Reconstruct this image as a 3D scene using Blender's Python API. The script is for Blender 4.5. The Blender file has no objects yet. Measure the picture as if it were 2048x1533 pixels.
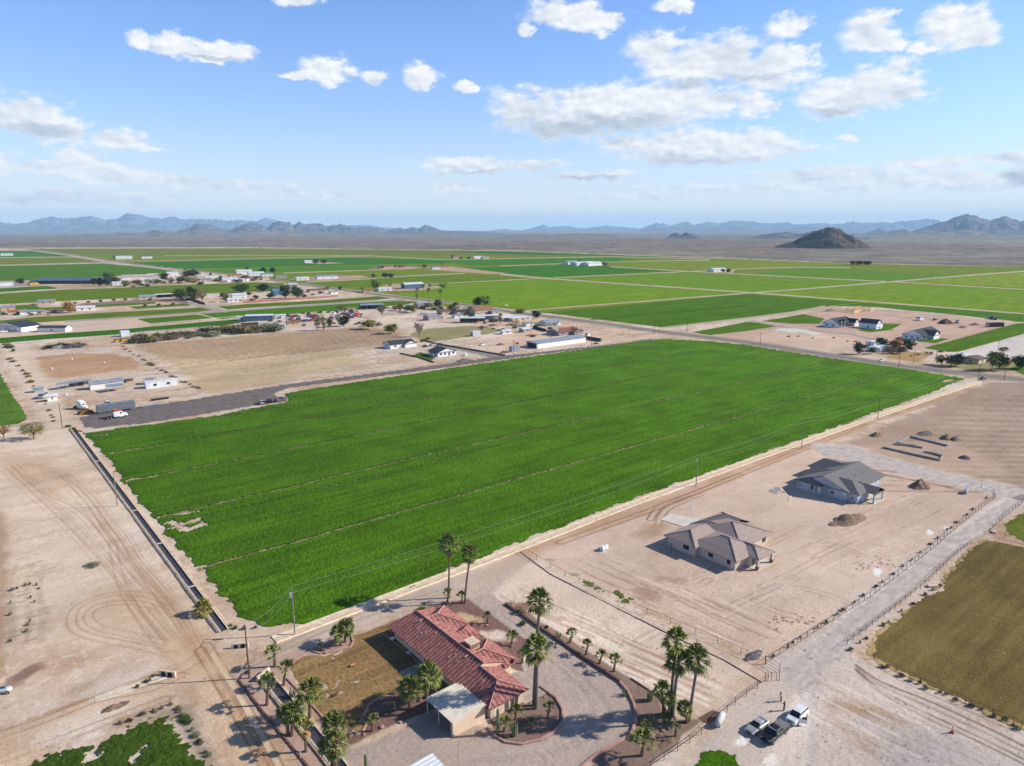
import bpy, bmesh, math, random
import numpy as np
from mathutils import Vector, Matrix, noise as mnoise
R = math.radians
# ------------------------------------------------------------------ camera (a drone 79.5 m up)
SC = bpy.context.scene
COL = SC.collection
CAM_H = 79.5
FPX = 1422.0                       # focal length in pixels of the 2048 px wide photograph
PITCH = math.atan((766 - 458) / FPX)
AZ = R(51.05)                      # heading, from +X; +X runs along the crop rows
cp, sp = math.cos(PITCH), math.sin(PITCH)
fwd = (math.cos(AZ), math.sin(AZ)); rgt = (math.sin(AZ), -math.cos(AZ))
cam = bpy.data.cameras.new("camera"); cam_o = bpy.data.objects.new("camera", cam); COL.objects.link(cam_o)
cam_o.location = (0, 0, CAM_H)
cam_o.rotation_euler = (R(90) - PITCH, 0, AZ - R(90))
cam.sensor_width = 36.0; cam.lens = FPX / 2048 * 36; cam.clip_start = 1; cam.clip_end = 120000
SC.camera = cam_o
# ------------------------------------------------------------------ light
SUN_AZ, SUN_EL = R(-33), R(31)     # towards the sun
sun = bpy.data.lights.new("sun", "SUN"); sun.energy = 4.7; sun.angle = R(0.5); sun.color = (1.0, 0.94, 0.86)
sun_o = bpy.data.objects.new("sun", sun); COL.objects.link(sun_o)
sd = Vector((math.cos(SUN_EL) * math.cos(SUN_AZ), math.cos(SUN_EL) * math.sin(SUN_AZ), math.sin(SUN_EL)))
sun_o.rotation_euler = sd.to_track_quat('Z', 'Y').to_euler(); sun_o.location = (200, -200, 400)
SC.view_settings.view_transform = 'Standard'; SC.view_settings.look = 'None'
SC.view_settings.exposure = 0.35; SC.view_settings.gamma = 1.0
SC.cycles.max_bounces = 5; SC.cycles.diffuse_bounces = 2; SC.cycles.glossy_bounces = 2
SC.cycles.transparent_max_bounces = 6; SC.cycles.volume_bounces = 1
SC.cycles.use_denoising = True

def lin(c):
    c = c / 255.0
    return c / 12.92 if c <= 0.04045 else ((c + 0.055) / 1.055) ** 2.4
def S(r, g, b, k=1.0):
    return (lin(r) * k, lin(g) * k, lin(b) * k, 1.0)
def P(px, py, z=0.0):
    """pixel of the photograph -> point at height z"""
    a = (px - 1024) / FPX; b = -(py - 766.5) / FPX
    d = b * cp - sp; f = cp + b * sp; t = (z - CAM_H) / d
    return (t * (a * rgt[0] + f * fwd[0]), t * (a * rgt[1] + f * fwd[1]))
def Q(x, y, z=0.0):
    r = x * rgt[0] + y * rgt[1]; f = x * fwd[0] + y * fwd[1]; h = z - CAM_H
    return (1024 + FPX * r / (f * cp - h * sp), 766.5 - FPX * (f * sp + h * cp) / (f * cp - h * sp))
def MPP(px, py):
    """metres per photograph pixel at a ground pixel"""
    x, y = P(px, py); f = x * fwd[0] + y * fwd[1]
    return (f * cp + CAM_H * sp) / FPX
def DIR(px, py):
    a = (px - 1024) / FPX; b = -(py - 766.5) / FPX
    f = cp + b * sp; u = b * cp - sp
    x = a * rgt[0] + f * fwd[0]; y = a * rgt[1] + f * fwd[1]
    return math.atan2(y, x), math.atan2(u, math.hypot(x, y))

# ------------------------------------------------------------------ sky
W = bpy.data.worlds.new("World"); SC.world = W; W.use_nodes = True
nt = W.node_tree; nt.nodes.clear()
def N(nt, typ, **kw):
    n = nt.nodes.new(typ)
    for k, v in kw.items():
        if k == 'inp':
            for i, val in v.items():
                if isinstance(val, bpy.types.NodeSocket): nt.links.new(val, n.inputs[i])
                else: n.inputs[i].default_value = val
        else: setattr(n, k, v)
    return n
def M_(nt, op, a, b=None, c=None, clamp=False):
    n = nt.nodes.new('ShaderNodeMath'); n.operation = op; n.use_clamp = clamp
    for i, v in enumerate((a, b, c)):
        if v is None: continue
        if isinstance(v, bpy.types.NodeSocket): nt.links.new(v, n.inputs[i])
        else: n.inputs[i].default_value = v
    return n.outputs[0]
def MIX(nt, fac, a, b, mode='MIX'):
    n = nt.nodes.new('ShaderNodeMix'); n.data_type = 'RGBA'; n.blend_type = mode
    for s, v in ((n.inputs[0], fac), (n.inputs[6], a), (n.inputs[7], b)):
        if isinstance(v, bpy.types.NodeSocket): nt.links.new(v, s)
        else: s.default_value = v
    return n.outputs[2]
sky = N(nt, 'ShaderNodeTexSky', sky_type='NISHITA', sun_disc=False, sun_elevation=SUN_EL,
        sun_rotation=R(90) - SUN_AZ, altitude=300, air_density=1.0, dust_density=0.6, ozone_density=2.5)
tc = N(nt, 'ShaderNodeTexCoord')
sx = N(nt, 'ShaderNodeSeparateXYZ', inp={0: tc.outputs['Generated']})
az = M_(nt, 'ARCTAN2', sx.outputs[1], sx.outputs[0])
el = M_(nt, 'ARCSINE', sx.outputs[2])
P2 = N(nt, 'ShaderNodeCombineXYZ', inp={0: az, 1: el}).outputs[0]
# wispy edges: the cloud outlines are warped by noise
pn = N(nt, 'ShaderNodeVectorMath', operation='MULTIPLY', inp={0: P2, 1: (1.0, 1.9, 1.0)}).outputs[0]
n1 = N(nt, 'ShaderNodeTexNoise', inp={'Vector': pn, 'Scale': 34.0, 'Detail': 10.0, 'Roughness': 0.62})
n2 = N(nt, 'ShaderNodeTexNoise', inp={'Vector': pn, 'Scale': 9.0, 'Detail': 3.0, 'Roughness': 0.5})
w1 = N(nt, 'ShaderNodeVectorMath', operation='SUBTRACT', inp={0: n1.outputs['Color'], 1: (0.5, 0.5, 0.5)}).outputs[0]
w1 = N(nt, 'ShaderNodeVectorMath', operation='MULTIPLY', inp={0: w1, 1: (0.035, 0.030, 0.0)}).outputs[0]
PW = N(nt, 'ShaderNodeVectorMath', operation='ADD', inp={0: P2, 1: w1}).outputs[0]
def blob_field(blobs):
    cur = None
    for (px, py, rx, ry) in blobs:
        a0, e0 = DIR(px, py)
        sub = N(nt, 'ShaderNodeVectorMath', operation='SUBTRACT', inp={0: PW, 1: (a0, e0, 0)}).outputs[0]
        k = 1.0 / FPX
        mul = N(nt, 'ShaderNodeVectorMath', operation='MULTIPLY', inp={0: sub, 1: (1 / (rx * k), 1 / (ry * k), 0)}).outputs[0]
        ln = N(nt, 'ShaderNodeVectorMath', operation='LENGTH', inp={0: mul}).outputs[1]
        cur = ln if cur is None else M_(nt, 'SMOOTH_MIN', cur, ln, 0.12)
    return cur
BL = [(1130, 28, 80, 24), (1190, 45, 60, 20), (1050, 60, 16, 14), (590, 0, 38, 12), (345, 88, 45, 18), (410, 105, 50, 17), (460, 104, 38, 16), (283, 82, 24, 14),
      (655, 140, 46, 24), (600, 152, 36, 8), (838, 155, 34, 24), (750, 155, 28, 14), (1345, 14, 34, 14), (1570, 54, 38, 22), (1735, 68, 46, 34), (1760, 90, 44, 14),
      (1915, 55, 56, 34), (1950, 84, 40, 14), (1842, 100, 22, 10), (1310, 100, 60, 34), (1430, 118, 100, 42), (1520, 140, 90, 40), (1360, 140, 70, 20), (1560, 112, 60, 20),
      (1250, 215, 190, 46), (1060, 220, 80, 40), (1360, 195, 100, 38), (1130, 250, 110, 30), (1440, 200, 60, 20), (1510, 210, 34, 24),
      (1380, 297, 180, 32), (1480, 290, 110, 26), (1540, 305, 70, 16), (1250, 285, 60, 16), (1700, 190, 80, 34), (1760, 160, 60, 26), (1680, 220, 60, 18), (1800, 190, 44, 20),
      (60, 235, 70, 30), (110, 262, 46, 18), (15, 228, 60, 26), (245, 280, 46, 18), (305, 296, 26, 6), (160, 318, 36, 17), (0, 330, 30, 22), (100, 338, 60, 13),
      (220, 350, 100, 16), (330, 362, 120, 12), (470, 372, 90, 10), (620, 388, 120, 9), (960, 332, 110, 15), (1080, 330, 70, 10), (1160, 352, 100, 12), (905, 378, 60, 14),
      (1660, 350, 120, 18), (1860, 356, 160, 14), (2000, 360, 80, 18), (1950, 322, 160, 9), (2050, 314, 80, 12), (1760, 376, 300, 7), (1450, 376, 160, 6), (150, 395, 180, 10), (1280, 395, 120, 6),
      (930, 175, 20, 10), (1700, 278, 24, 5), (2045, 350, 40, 20)]
L = blob_field(BL)
dens = M_(nt, 'SUBTRACT', 1.20, L)
dens = M_(nt, 'ADD', dens, M_(nt, 'MULTIPLY', M_(nt, 'SUBTRACT', n1.outputs['Fac'], 0.5), 1.6))
dens = M_(nt, 'ADD', dens, M_(nt, 'MULTIPLY', M_(nt, 'SUBTRACT', n2.outputs['Fac'], 0.5), 1.1))
alpha = N(nt, 'ShaderNodeMapRange', interpolation_type='SMOOTHSTEP', inp={0: dens, 1: 0.0, 2: 0.62, 3: 0.0, 4: 0.98}).outputs[0]
GR = [(1160, 262, 150, 24), (1040, 255, 90, 22), (1260, 250, 120, 20), (1370, 326, 150, 14), (60, 262, 70, 12), (1660, 226, 50, 8), (960, 346, 100, 8),
       (1430, 165, 120, 10), (2045, 352, 30, 16), (1180, 358, 80, 5), (1880, 120, 40, 8), (420, 116, 60, 5)]
G = blob_field(GR)
gf = N(nt, 'ShaderNodeMapRange', interpolation_type='SMOOTHSTEP', inp={0: M_(nt, 'ADD', G, M_(nt, 'MULTIPLY', n1.outputs['Fac'], 0.8)), 1: 1.9, 2: 0.7, 3: 0.0, 4: 0.85}).outputs[0]
gf = M_(nt, 'MAXIMUM', gf, N(nt, 'ShaderNodeMapRange', inp={0: n2.outputs['Fac'], 1: .5, 2: .36, 3: 0.0, 4: .35}).outputs[0])
gf = M_(nt, 'MULTIPLY', gf, N(nt, 'ShaderNodeMapRange', inp={0: dens, 1: .1, 2: .7, 3: 0.2, 4: 1.0}).outputs[0])
SKYK = 0.15
cl_white = (5.05, 5.1, 5.2, 1); cl_grey = (2.6, 3.0, 3.5, 1)
ccol = MIX(nt, gf, cl_white, cl_grey)
tint = N(nt, 'ShaderNodeHueSaturation', inp={'Hue': 0.5, 'Saturation': 1.0, 'Value': 1.0, 'Color': sky.outputs[0]}).outputs[0]
tint = MIX(nt, 1.0, tint, (0.66, 0.81, 1.10, 1), 'MULTIPLY')
elp = M_(nt, 'MAXIMUM', el, 0.0)
hz = M_(nt, 'MULTIPLY', M_(nt, 'EXPONENT', M_(nt, 'MULTIPLY', M_(nt, 'POWER', M_(nt, 'DIVIDE', elp, R(5.0)), 1.1), -1.0)), 0.93)
tint = MIX(nt, hz, tint, (4.15, 4.5, 4.8, 1))
tint = MIX(nt, M_(nt, 'EXPONENT', M_(nt, 'DIVIDE', elp, -R(2.2))), tint, (6.6, 6.4, 5.6, 1))
zen = N(nt, 'ShaderNodeMapRange', interpolation_type='SMOOTHSTEP', inp={0: el, 1: R(17), 2: R(48), 3: 1.0, 4: 0.38}).outputs[0]
tint = N(nt, 'ShaderNodeVectorMath', operation='SCALE', inp={0: tint, 'Scale': zen}).outputs[0]   # sky above the view dimmed to deepen the shadows
up_ = N(nt, 'ShaderNodeVectorMath', operation='ADD', inp={0: pn, 1: (-.006, .011, 0)}).outputs[0]
nb_ = N(nt, 'ShaderNodeTexNoise', inp={'Vector': up_, 'Scale': 34.0, 'Detail': 10.0, 'Roughness': 0.62})
shd = M_(nt, 'ADD', .62, M_(nt, 'MULTIPLY', M_(nt, 'SUBTRACT', n1.outputs['Fac'], nb_.outputs['Fac']), 3.4), clamp=True)
ccol = MIX(nt, shd, MIX(nt, 1.0, ccol, (.80, .84, .89, 1), 'MULTIPLY'), MIX(nt, 1.0, ccol, (1.06, 1.06, 1.05, 1), 'MULTIPLY'))
skc = MIX(nt, alpha, tint, ccol)
bg = N(nt, 'ShaderNodeBackground', inp={0: skc, 1: SKYK})
wo = N(nt, 'ShaderNodeOutputWorld', inp={0: bg.outputs[0]})
W.cycles.sampling_method = 'MANUAL'; W.cycles.sample_map_resolution = 512

# ------------------------------------------------------------------ helpers: tags, materials, mesh builder
def tag(o, label=None, cat=None, group=None, kind=None):
    if label: o['label'] = label
    if cat: o['category'] = cat
    if group: o['group'] = group
    if kind: o['kind'] = kind
    return o
_mats = {}
def mat(name, col, rough=0.85, col2=None, scale=1.0, detail=4.0, amt=1.0, bump=0.0, bscale=None, metal=0.0, spec=0.3, attr=None, stretch=None, emis=None):
    """procedural material: two colours mixed by noise in world metres, with bump"""
    if name in _mats: return _mats[name]
    m = bpy.data.materials.new(name); m.use_nodes = True; t = m.node_tree; b = t.nodes['Principled BSDF']
    b.inputs['Roughness'].default_value = rough; b.inputs['Metallic'].default_value = metal
    b.inputs['Specular IOR Level'].default_value = spec
    g = N(t, 'ShaderNodeNewGeometry')
    vec = g.outputs['Position']
    if stretch: vec = N(t, 'ShaderNodeVectorMath', operation='MULTIPLY', inp={0: vec, 1: stretch}).outputs[0]
    n = N(t, 'ShaderNodeTexNoise', inp={'Vector': vec, 'Scale': scale, 'Detail': detail, 'Roughness': 0.6})
    if col2 is None: col2 = (col[0] * 0.72, col[1] * 0.72, col[2] * 0.72, 1)
    base = col
    if attr:
        a = N(t, 'ShaderNodeAttribute', attribute_name=attr); base = a.outputs['Color']
        f = N(t, 'ShaderNodeMapRange', inp={0: n.outputs['Fac'], 1: 0.3, 2: 0.7, 3: 1.0 - 0.3 * amt, 4: 1.0 + 0.3 * amt})
        c = N(t, 'ShaderNodeVectorMath', operation='SCALE', inp={0: base, 'Scale': f.outputs[0]}).outputs[0]
    else:
        f = N(t, 'ShaderNodeMapRange', inp={0: n.outputs['Fac'], 1: 0.35, 2: 0.65, 3: 0.0, 4: amt})
        c = MIX(t, f.outputs[0], col, col2)
    if attr:   # broad mottling, strongest on the far plain
        for k_, (sc_, lo_, hi_) in enumerate(((.018, .86, 1.14), (.0035, .88, 1.12))):
            v2 = N(t, 'ShaderNodeVectorMath', operation='MULTIPLY', inp={0: g.outputs['Position'], 1: (1, 1.8, 1)}).outputs[0]
            f2 = N(t, 'ShaderNodeMapRange', inp={0: N(t, 'ShaderNodeTexNoise', inp={'Vector': v2, 'Scale': sc_, 'Detail': 8.0, 'Roughness': .75}).outputs['Fac'], 1: .35, 2: .65, 3: lo_, 4: hi_})
            c = N(t, 'ShaderNodeVectorMath', operation='SCALE', inp={0: c, 'Scale': f2.outputs[0]}).outputs[0]
    t.links.new(c, b.inputs['Base Color'])
    if bump:
        n3 = N(t, 'ShaderNodeTexNoise', inp={'Vector': vec, 'Scale': bscale or scale * 3, 'Detail': 5.0, 'Roughness': 0.7})
        bp = N(t, 'ShaderNodeBump', inp={'Strength': 1.0, 'Distance': bump, 'Height': n3.outputs['Fac']})
        t.links.new(bp.outputs[0], b.inputs['Normal'])
    if emis:
        b.inputs['Emission Color'].default_value = emis; b.inputs['Emission Strength'].default_value = 1
    _mats[name] = m
    return m
class MB:
    def __init__(s): s.v = []; s.f = []
    def add(s, vs, fs):
        k = len(s.v); s.v += [tuple(p) for p in vs]; s.f += [tuple(i + k for i in f) for f in fs]; return s
    def box(s, x0, x1, y0, y1, z0, z1):
        return s.add([(x0, y0, z0), (x1, y0, z0), (x1, y1, z0), (x0, y1, z0), (x0, y0, z1), (x1, y0, z1), (x1, y1, z1), (x0, y1, z1)],
                     [(3, 2, 1, 0), (4, 5, 6, 7), (0, 1, 5, 4), (1, 2, 6, 5), (2, 3, 7, 6), (3, 0, 4, 7)])
    def obox(s, c, l, w, h, rz=0, rx=0, ry=0):
        m = Matrix.Translation(c) @ Matrix.Rotation(rz, 4, 'Z') @ Matrix.Rotation(ry, 4, 'Y') @ Matrix.Rotation(rx, 4, 'X')
        k = MB().box(-l / 2, l / 2, -w / 2, w / 2, -h / 2, h / 2)
        return s.add([m @ Vector(p) for p in k.v], k.f)
    def cyl(s, p0, p1, r0, r1=None, n=8, cap=True):
        r1 = r0 if r1 is None else r1
        p0 = Vector(p0); p1 = Vector(p1); d = (p1 - p0).normalized()
        a = d.orthogonal().normalized(); b = d.cross(a)
        vs = [p0 + (a * math.cos(t) + b * math.sin(t)) * r0 for t in [2 * math.pi * i / n for i in range(n)]]
        vs += [p1 + (a * math.cos(t) + b * math.sin(t)) * r1 for t in [2 * math.pi * i / n for i in range(n)]]
        fs = [(i, (i + 1) % n, n + (i + 1) % n, n + i) for i in range(n)]
        if cap: fs += [tuple(range(n))[::-1], tuple(range(n, 2 * n))]
        return s.add(vs, fs)
    def tube(s, pts, r, n=6):
        """one continuous tapering tube; r is a number or a list"""
        pts = [Vector(p) for p in pts]; rs = r if isinstance(r, (list, tuple)) else [r] * len(pts)
        vs = []; fs = []; up = None
        for i, p in enumerate(pts):
            d = (pts[min(i + 1, len(pts) - 1)] - pts[max(i - 1, 0)]).normalized()
            if up is None: up = d.orthogonal().normalized()
            a = (up - d * up.dot(d)).normalized(); up = a; b = d.cross(a)
            vs += [p + (a * math.cos(2 * math.pi * k / n) + b * math.sin(2 * math.pi * k / n)) * rs[i] for k in range(n)]
            if i: fs += [((i - 1) * n + k, (i - 1) * n + (k + 1) % n, i * n + (k + 1) % n, i * n + k) for k in range(n)]
        fs += [tuple(range(n))[::-1], tuple(range((len(pts) - 1) * n, len(pts) * n))]
        return s.add(vs, fs)
    def prism(s, poly, z0, z1):
        n = len(poly)
        return s.add([(x, y, z0) for x, y in poly] + [(x, y, z1) for x, y in poly],
                     [tuple(range(n))[::-1], tuple(range(n, 2 * n))] + [(i, (i + 1) % n, n + (i + 1) % n, n + i) for i in range(n)])
    def build(s, name, m, parent=None, world=False, smooth=False):
        vs = s.v
        if world and parent is not None:
            l = parent.location; vs = [(p[0] - l.x, p[1] - l.y, p[2] - l.z) for p in vs]
        me = bpy.data.meshes.new(name); me.from_pydata([tuple(p) for p in vs], [], s.f); me.materials.append(m)
        if smooth: me.polygons.foreach_set('use_smooth', [True] * len(me.polygons))
        me.update()
        o = bpy.data.objects.new(name, me); COL.objects.link(o)
        if parent is not None: o.parent = parent
        return o
def empty(name, loc, rz=0.0):
    o = bpy.data.objects.new(name, None); COL.objects.link(o); o.location = loc; o.rotation_euler = (0, 0, rz); o.empty_display_size = 0.3
    return o
def thing(name, label, cat, loc=(0, 0, 0), rz=0.0, group=None):
    return tag(empty(name, loc, rz), label, cat, group)
_kids = {}
def copy_tree(o, parent=None, label=None):
    c = o.copy(); COL.objects.link(c)
    if parent is not None: c.parent = parent
    for ch in _kids_of(o): copy_tree(ch, c)
    if label: c['label'] = label
    return c
def _kids_of(o): return [x for x in PROTO_KIDS.get(o.name, [])]
PROTO_KIDS = {}
def remember(o):
    PROTO_KIDS[o.name] = list(o.children)
    for c in o.children: remember(c)
    return o

# ------------------------------------------------------------------ numpy noise
def _h(ix, iy, seed):
    n = (ix.astype(np.int64) * 374761393 + iy.astype(np.int64) * 668265263 + seed * 974634777) & 0xffffffff
    n = ((n ^ (n >> 13)) * 1274126177) & 0xffffffff
    return ((n ^ (n >> 16)) & 0xffff) / 65535.0
def vn(x, y, s=1.0, seed=0):
    x = x / s; y = y / s; fx = np.floor(x); fy = np.floor(y); ix = fx.astype(np.int64); iy = fy.astype(np.int64)
    tx = x - fx; ty = y - fy; tx = tx * tx * (3 - 2 * tx); ty = ty * ty * (3 - 2 * ty)
    a = _h(ix, iy, seed); b = _h(ix + 1, iy, seed); c = _h(ix, iy + 1, seed); d = _h(ix + 1, iy + 1, seed)
    return (a + (b - a) * tx) * (1 - ty) + (c + (d - c) * tx) * ty
def fb(x, y, s, seed=0, o=4):
    r = 0; a = 0.5; t = 0
    for i in range(o):
        r = r + a * vn(x + 17.3 * i, y - 9.1 * i, s, seed + i); t += a; a *= 0.55; s *= 0.48
    return r / t
# ------------------------------------------------------------------ the ground: one sheet to the horizon, finer where the drone is
rr = [0.5, 20.0, 45.0, 62.0, 75.0]; r = 82.0
while r < 1700:
    rr.append(r); r += 0.80 * r * r / (CAM_H * FPX / 2)
while r < 35000:
    rr.append(r); r *= 1.02
rr = np.array(rr)
fine = np.arange(-R(46), R(46), 0.00112)
coarse = np.arange(R(46), 2 * math.pi - R(46), R(3))
th = AZ + np.concatenate([fine, coarse]); NC = len(th); NR = len(rr); NF = len(fine)
TH, RR_ = np.meshgrid(th, rr)
GX = RR_ * np.cos(TH); GY = RR_ * np.sin(TH)
def ground_z(x, y, r):
    k = np.clip((900 - r) / 500, 0, 1)
    z = (fb(x, y, 9.0, 5, 3) - 0.5) * 0.22 + (fb(x, y, 0.7, 9, 3) - 0.5) * 0.12 * np.clip((fb(x, y, 22.0, 15, 2) - .38) * 3, 0.05, 1)
    return z * k
GZ = ground_z(GX, GY, RR_)
COLR = np.zeros((NR, NC, 3), np.float32)
def rgb(r, g, b): return np.array([lin(r), lin(g), lin(b)], np.float32)
_bb = (GX, GY)
def region_idx(x0, x1, y0, y1):
    """rows and columns of the grid that can hold a box"""
    cx = [x0, x1, x0, x1]; cy = [y0, y0, y1, y1]
    rs = [math.hypot(a, b) for a, b in zip(cx, cy)]
    inside = x0 <= 0 <= x1 and y0 <= 0 <= y1
    nx = min(max(0, x0), x1); ny = min(max(0, y0), y1); rmin = 0 if inside else math.hypot(nx, ny); rmax = max(rs)
    i0 = max(0, np.searchsorted(rr, rmin) - 1); i1 = min(NR, np.searchsorted(rr, rmax) + 2)
    an = [(math.atan2(b, a) - AZ + math.pi) % (2 * math.pi) - math.pi for a, b in zip(cx, cy)]
    if inside or max(an) - min(an) > 3: return i0, i1, 0, NC
    f = th - AZ
    j0 = max(0, np.searchsorted(fine, min(an)) - 2); j1 = min(NF, np.searchsorted(fine, max(an)) + 2)
    return i0, i1, j0, j1
def inpoly(x, y, poly):
    r = np.zeros(x.shape, bool); n = len(poly)
    for i in range(n):
        x0, y0 = poly[i]; x1, y1 = poly[(i + 1) % n]
        c = ((y0 > y) != (y1 > y))
        with np.errstate(divide='ignore', invalid='ignore'):
            c &= x < (x1 - x0) * (y - y0) / ((y1 - y0) if y1 != y0 else 1e-9) + x0
        r ^= c
    return r
def pdist(x, y, pts, closed=False):
    best = np.full(x.shape, 1e18); n = len(pts)
    for i in range(n if closed else n - 1):
        ax, ay = pts[i]; bx, by = pts[(i + 1) % n]; dx = bx - ax; dy = by - ay; l = dx * dx + dy * dy + 1e-12
        t = np.clip(((x - ax) * dx + (y - ay) * dy) / l, 0, 1)
        best = np.minimum(best, (x - ax - t * dx) ** 2 + (y - ay - t * dy) ** 2)
    return np.sqrt(best)
def W2(px): return [P(*p) for p in px]
def blend(sl, m, col):
    COLR[sl] += (np.asarray(col, np.float32) - COLR[sl]) * m[..., None]
def paint(pxpoly, col, a=1.0, soft=1.0, rag=1.5, seed=1, rs=4.0):
    poly = W2(pxpoly); xs = [p[0] for p in poly]; ys = [p[1] for p in poly]; e = soft + rag
    i0, i1, j0, j1 = region_idx(min(xs) - e, max(xs) + e, min(ys) - e, max(ys) + e); sl = np.s_[i0:i1, j0:j1]
    x = GX[sl]; y = GY[sl]; ins = inpoly(x, y, poly); d = pdist(x, y, poly, True); d = np.where(ins, d, -d)
    d = d + (fb(x, y, rs, seed, 3) - 0.5) * 2 * rag
    blend(sl, np.clip(d / soft + 0.5, 0, 1) * a, col)
def stroke(px, w, col, a=1.0, soft=0.4, seed=1, rag=0.0, pairs=None, world=False):
    """line on the ground; pairs = gauge of a pair of wheel tracks"""
    pts = px if world else W2(px)
    if len(pts) > 2: pts = smooth_line(pts)
    e = w + soft + (pairs or 0) + rag; xs = [p[0] for p in pts]; ys = [p[1] for p in pts]
    i0, i1, j0, j1 = region_idx(min(xs) - e, max(xs) + e, min(ys) - e, max(ys) + e); sl = np.s_[i0:i1, j0:j1]
    x = GX[sl]; y = GY[sl]; d = pdist(x, y, pts)
    if pairs: d = np.abs(d - pairs / 2)
    if rag: d = d + (fb(x, y, 3.0, seed, 3) - 0.5) * 2 * rag
    m = np.clip((w / 2 + soft / 2 - d) / soft, 0, 1) * a
    m = m * np.clip(0.35 + 1.1 * fb(x, y, 7.0, seed + 3, 2), 0, 1)
    blend(sl, m, col)
def smooth_line(pts, k=6):
    out = []
    n = len(pts)
    for i in range(n - 1):
        p0 = pts[max(i - 1, 0)]; p1 = pts[i]; p2 = pts[i + 1]; p3 = pts[min(i + 2, n - 1)]
        for s in range(k):
            t = s / k
            out.append(tuple(0.5 * (2 * p1[c] + (p2[c] - p0[c]) * t + (2 * p0[c] - 5 * p1[c] + 4 * p2[c] - p3[c]) * t * t + (3 * p1[c] - p0[c] - 3 * p2[c] + p3[c]) * t ** 3) for c in (0, 1)))
    return out + [tuple(pts[-1])]
def spot(px, py, r1, r2, col, a=1.0, rot=0.0, seed=1):
    cx, cy = P(px, py); e = max(r1, r2) * 1.4
    i0, i1, j0, j1 = region_idx(cx - e, cx + e, cy - e, cy + e); sl = np.s_[i0:i1, j0:j1]
    x = GX[sl] - cx; y = GY[sl] - cy; c, s_ = math.cos(rot), math.sin(rot)
    d = np.sqrt(((x * c + y * s_) / r1) ** 2 + ((-x * s_ + y * c) / r2) ** 2) + (fb(GX[sl], GY[sl], max(r1, r2) * 0.5, seed, 3) - 0.5) * 0.9
    blend(sl, np.clip((1.05 - d) / 0.5, 0, 1) * a, col)
# ------------------------------------------------------------------ ground colours: bare earth, tracks, stains, far desert
c_pale = rgb(196, 176, 156); c_tan = rgb(184, 156, 130); c_brown = rgb(158, 124, 94); c_desert = rgb(104, 90, 82); c_gravel = rgb(160, 150, 145)
f1 = fb(GX, GY, 38.0, 11, 3); f2 = fb(GX * 0.45, GY, 5.0, 21, 4); f3 = fb(GX, GY, 1.1, 31, 3)
m = np.clip((f1 - 0.35) / 0.3, 0, 1)[..., None]; COLR[:] = c_pale * (1 - m) + c_tan * m
m = np.clip((f2 - 0.47) / 0.2, 0, 1)[..., None] * 0.62; COLR[:] = COLR * (1 - m) + c_brown * m
m = np.clip((f3 - 0.52) / 0.2, 0, 1)[..., None] * 0.3; COLR[:] = COLR * (1 - m) + rgb(214, 198, 180) * m
del f2, f3
# desert beyond the farmland
farm = W2([(-900, 496), (0, 496), (230, 495), (500, 495), (760, 499), (1000, 500.5), (1254, 510), (1500, 518.5), (1700, 526.5), (2048, 533.5), (2900, 556)]) + [(2500, -2500), (-2500, -2500)]
i0 = np.searchsorted(rr, 1100); sl = np.s_[i0:, :]
far = ~inpoly(GX[sl] + (fb(GX[sl], GY[sl], 220, 3, 3) - .5) * 60, GY[sl], farm)
dcol = (rgb(124, 106, 92)[None, None] * (0.75 + 0.6 * fb(GX[sl], GY[sl], 420, 7, 5))[..., None]).astype(np.float32)
k = np.clip((fb(GX[sl], GY[sl] * 0.7, 2600, 77, 4) - 0.5) / 0.15, 0, 1)[..., None]
dcol = dcol * (1 - k * 0.6) + rgb(138, 132, 112) * k * 0.6
k = (vn(GX[sl], GY[sl], 45, 79) > 0.72)[..., None] * 0.35
dcol = dcol * (1 - k) + rgb(70, 72, 62) * k
dcol = dcol * (.62 + .76 * fb(GX[sl], GY[sl], 90, 83, 4))[..., None]
k = ((vn(GX[sl], GY[sl], 26, 85) > .80) & (fb(GX[sl], GY[sl], 500, 86, 2) > .45))[..., None] * .5; dcol = dcol * (1 - k) + rgb(44, 52, 40) * k
k = ((vn(GX[sl], GY[sl] * .6, 60, 87) > .9))[..., None] * .5; dcol = dcol * (1 - k) + rgb(170, 150, 128) * k
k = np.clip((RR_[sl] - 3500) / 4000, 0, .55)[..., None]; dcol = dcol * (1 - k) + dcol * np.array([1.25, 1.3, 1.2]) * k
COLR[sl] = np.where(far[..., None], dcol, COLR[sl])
# --- west side: yards, arena, stubble
paint([(262, 690), (430, 677), (600, 663), (720, 654), (800, 666), (800, 690), (690, 698), (450, 723), (330, 720)], rgb(160, 130, 98), .9, 5, 3, 2)
paint([(320, 714), (450, 723), (690, 698), (730, 725), (600, 752), (420, 786), (395, 770)], rgb(176, 150, 114), .9, 7, 4, 3)
paint([(620, 668), (720, 655), (800, 666), (790, 686), (700, 690), (640, 688)], rgb(148, 122, 98), .7, 10, 6, 4)
for i in range(26):
    a = random.Random(i); x0 = a.uniform(300, 560); y0 = 690 + a.uniform(0, 70); L_ = a.uniform(60, 240)
    stroke([(x0, y0), (x0 + L_ * .5, y0 - L_ * .5 * .155), (x0 + L_, y0 - L_ * .155)], a.uniform(.5, 1.6), rgb(128, 122, 76) if i % 2 else rgb(206, 182, 150), .55, 1.2, i, 0.8)
for i in range(70):
    x0 = 268 + i * 4.2; y0 = 700 + i * 1.22
    stroke([(x0, y0), (x0 + 250, y0 - 38), (x0 + 470, y0 - 70)], .8, rgb(132, 106, 78) if i % 2 else rgb(200, 178, 150), .55, .8, i, .5)
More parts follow.
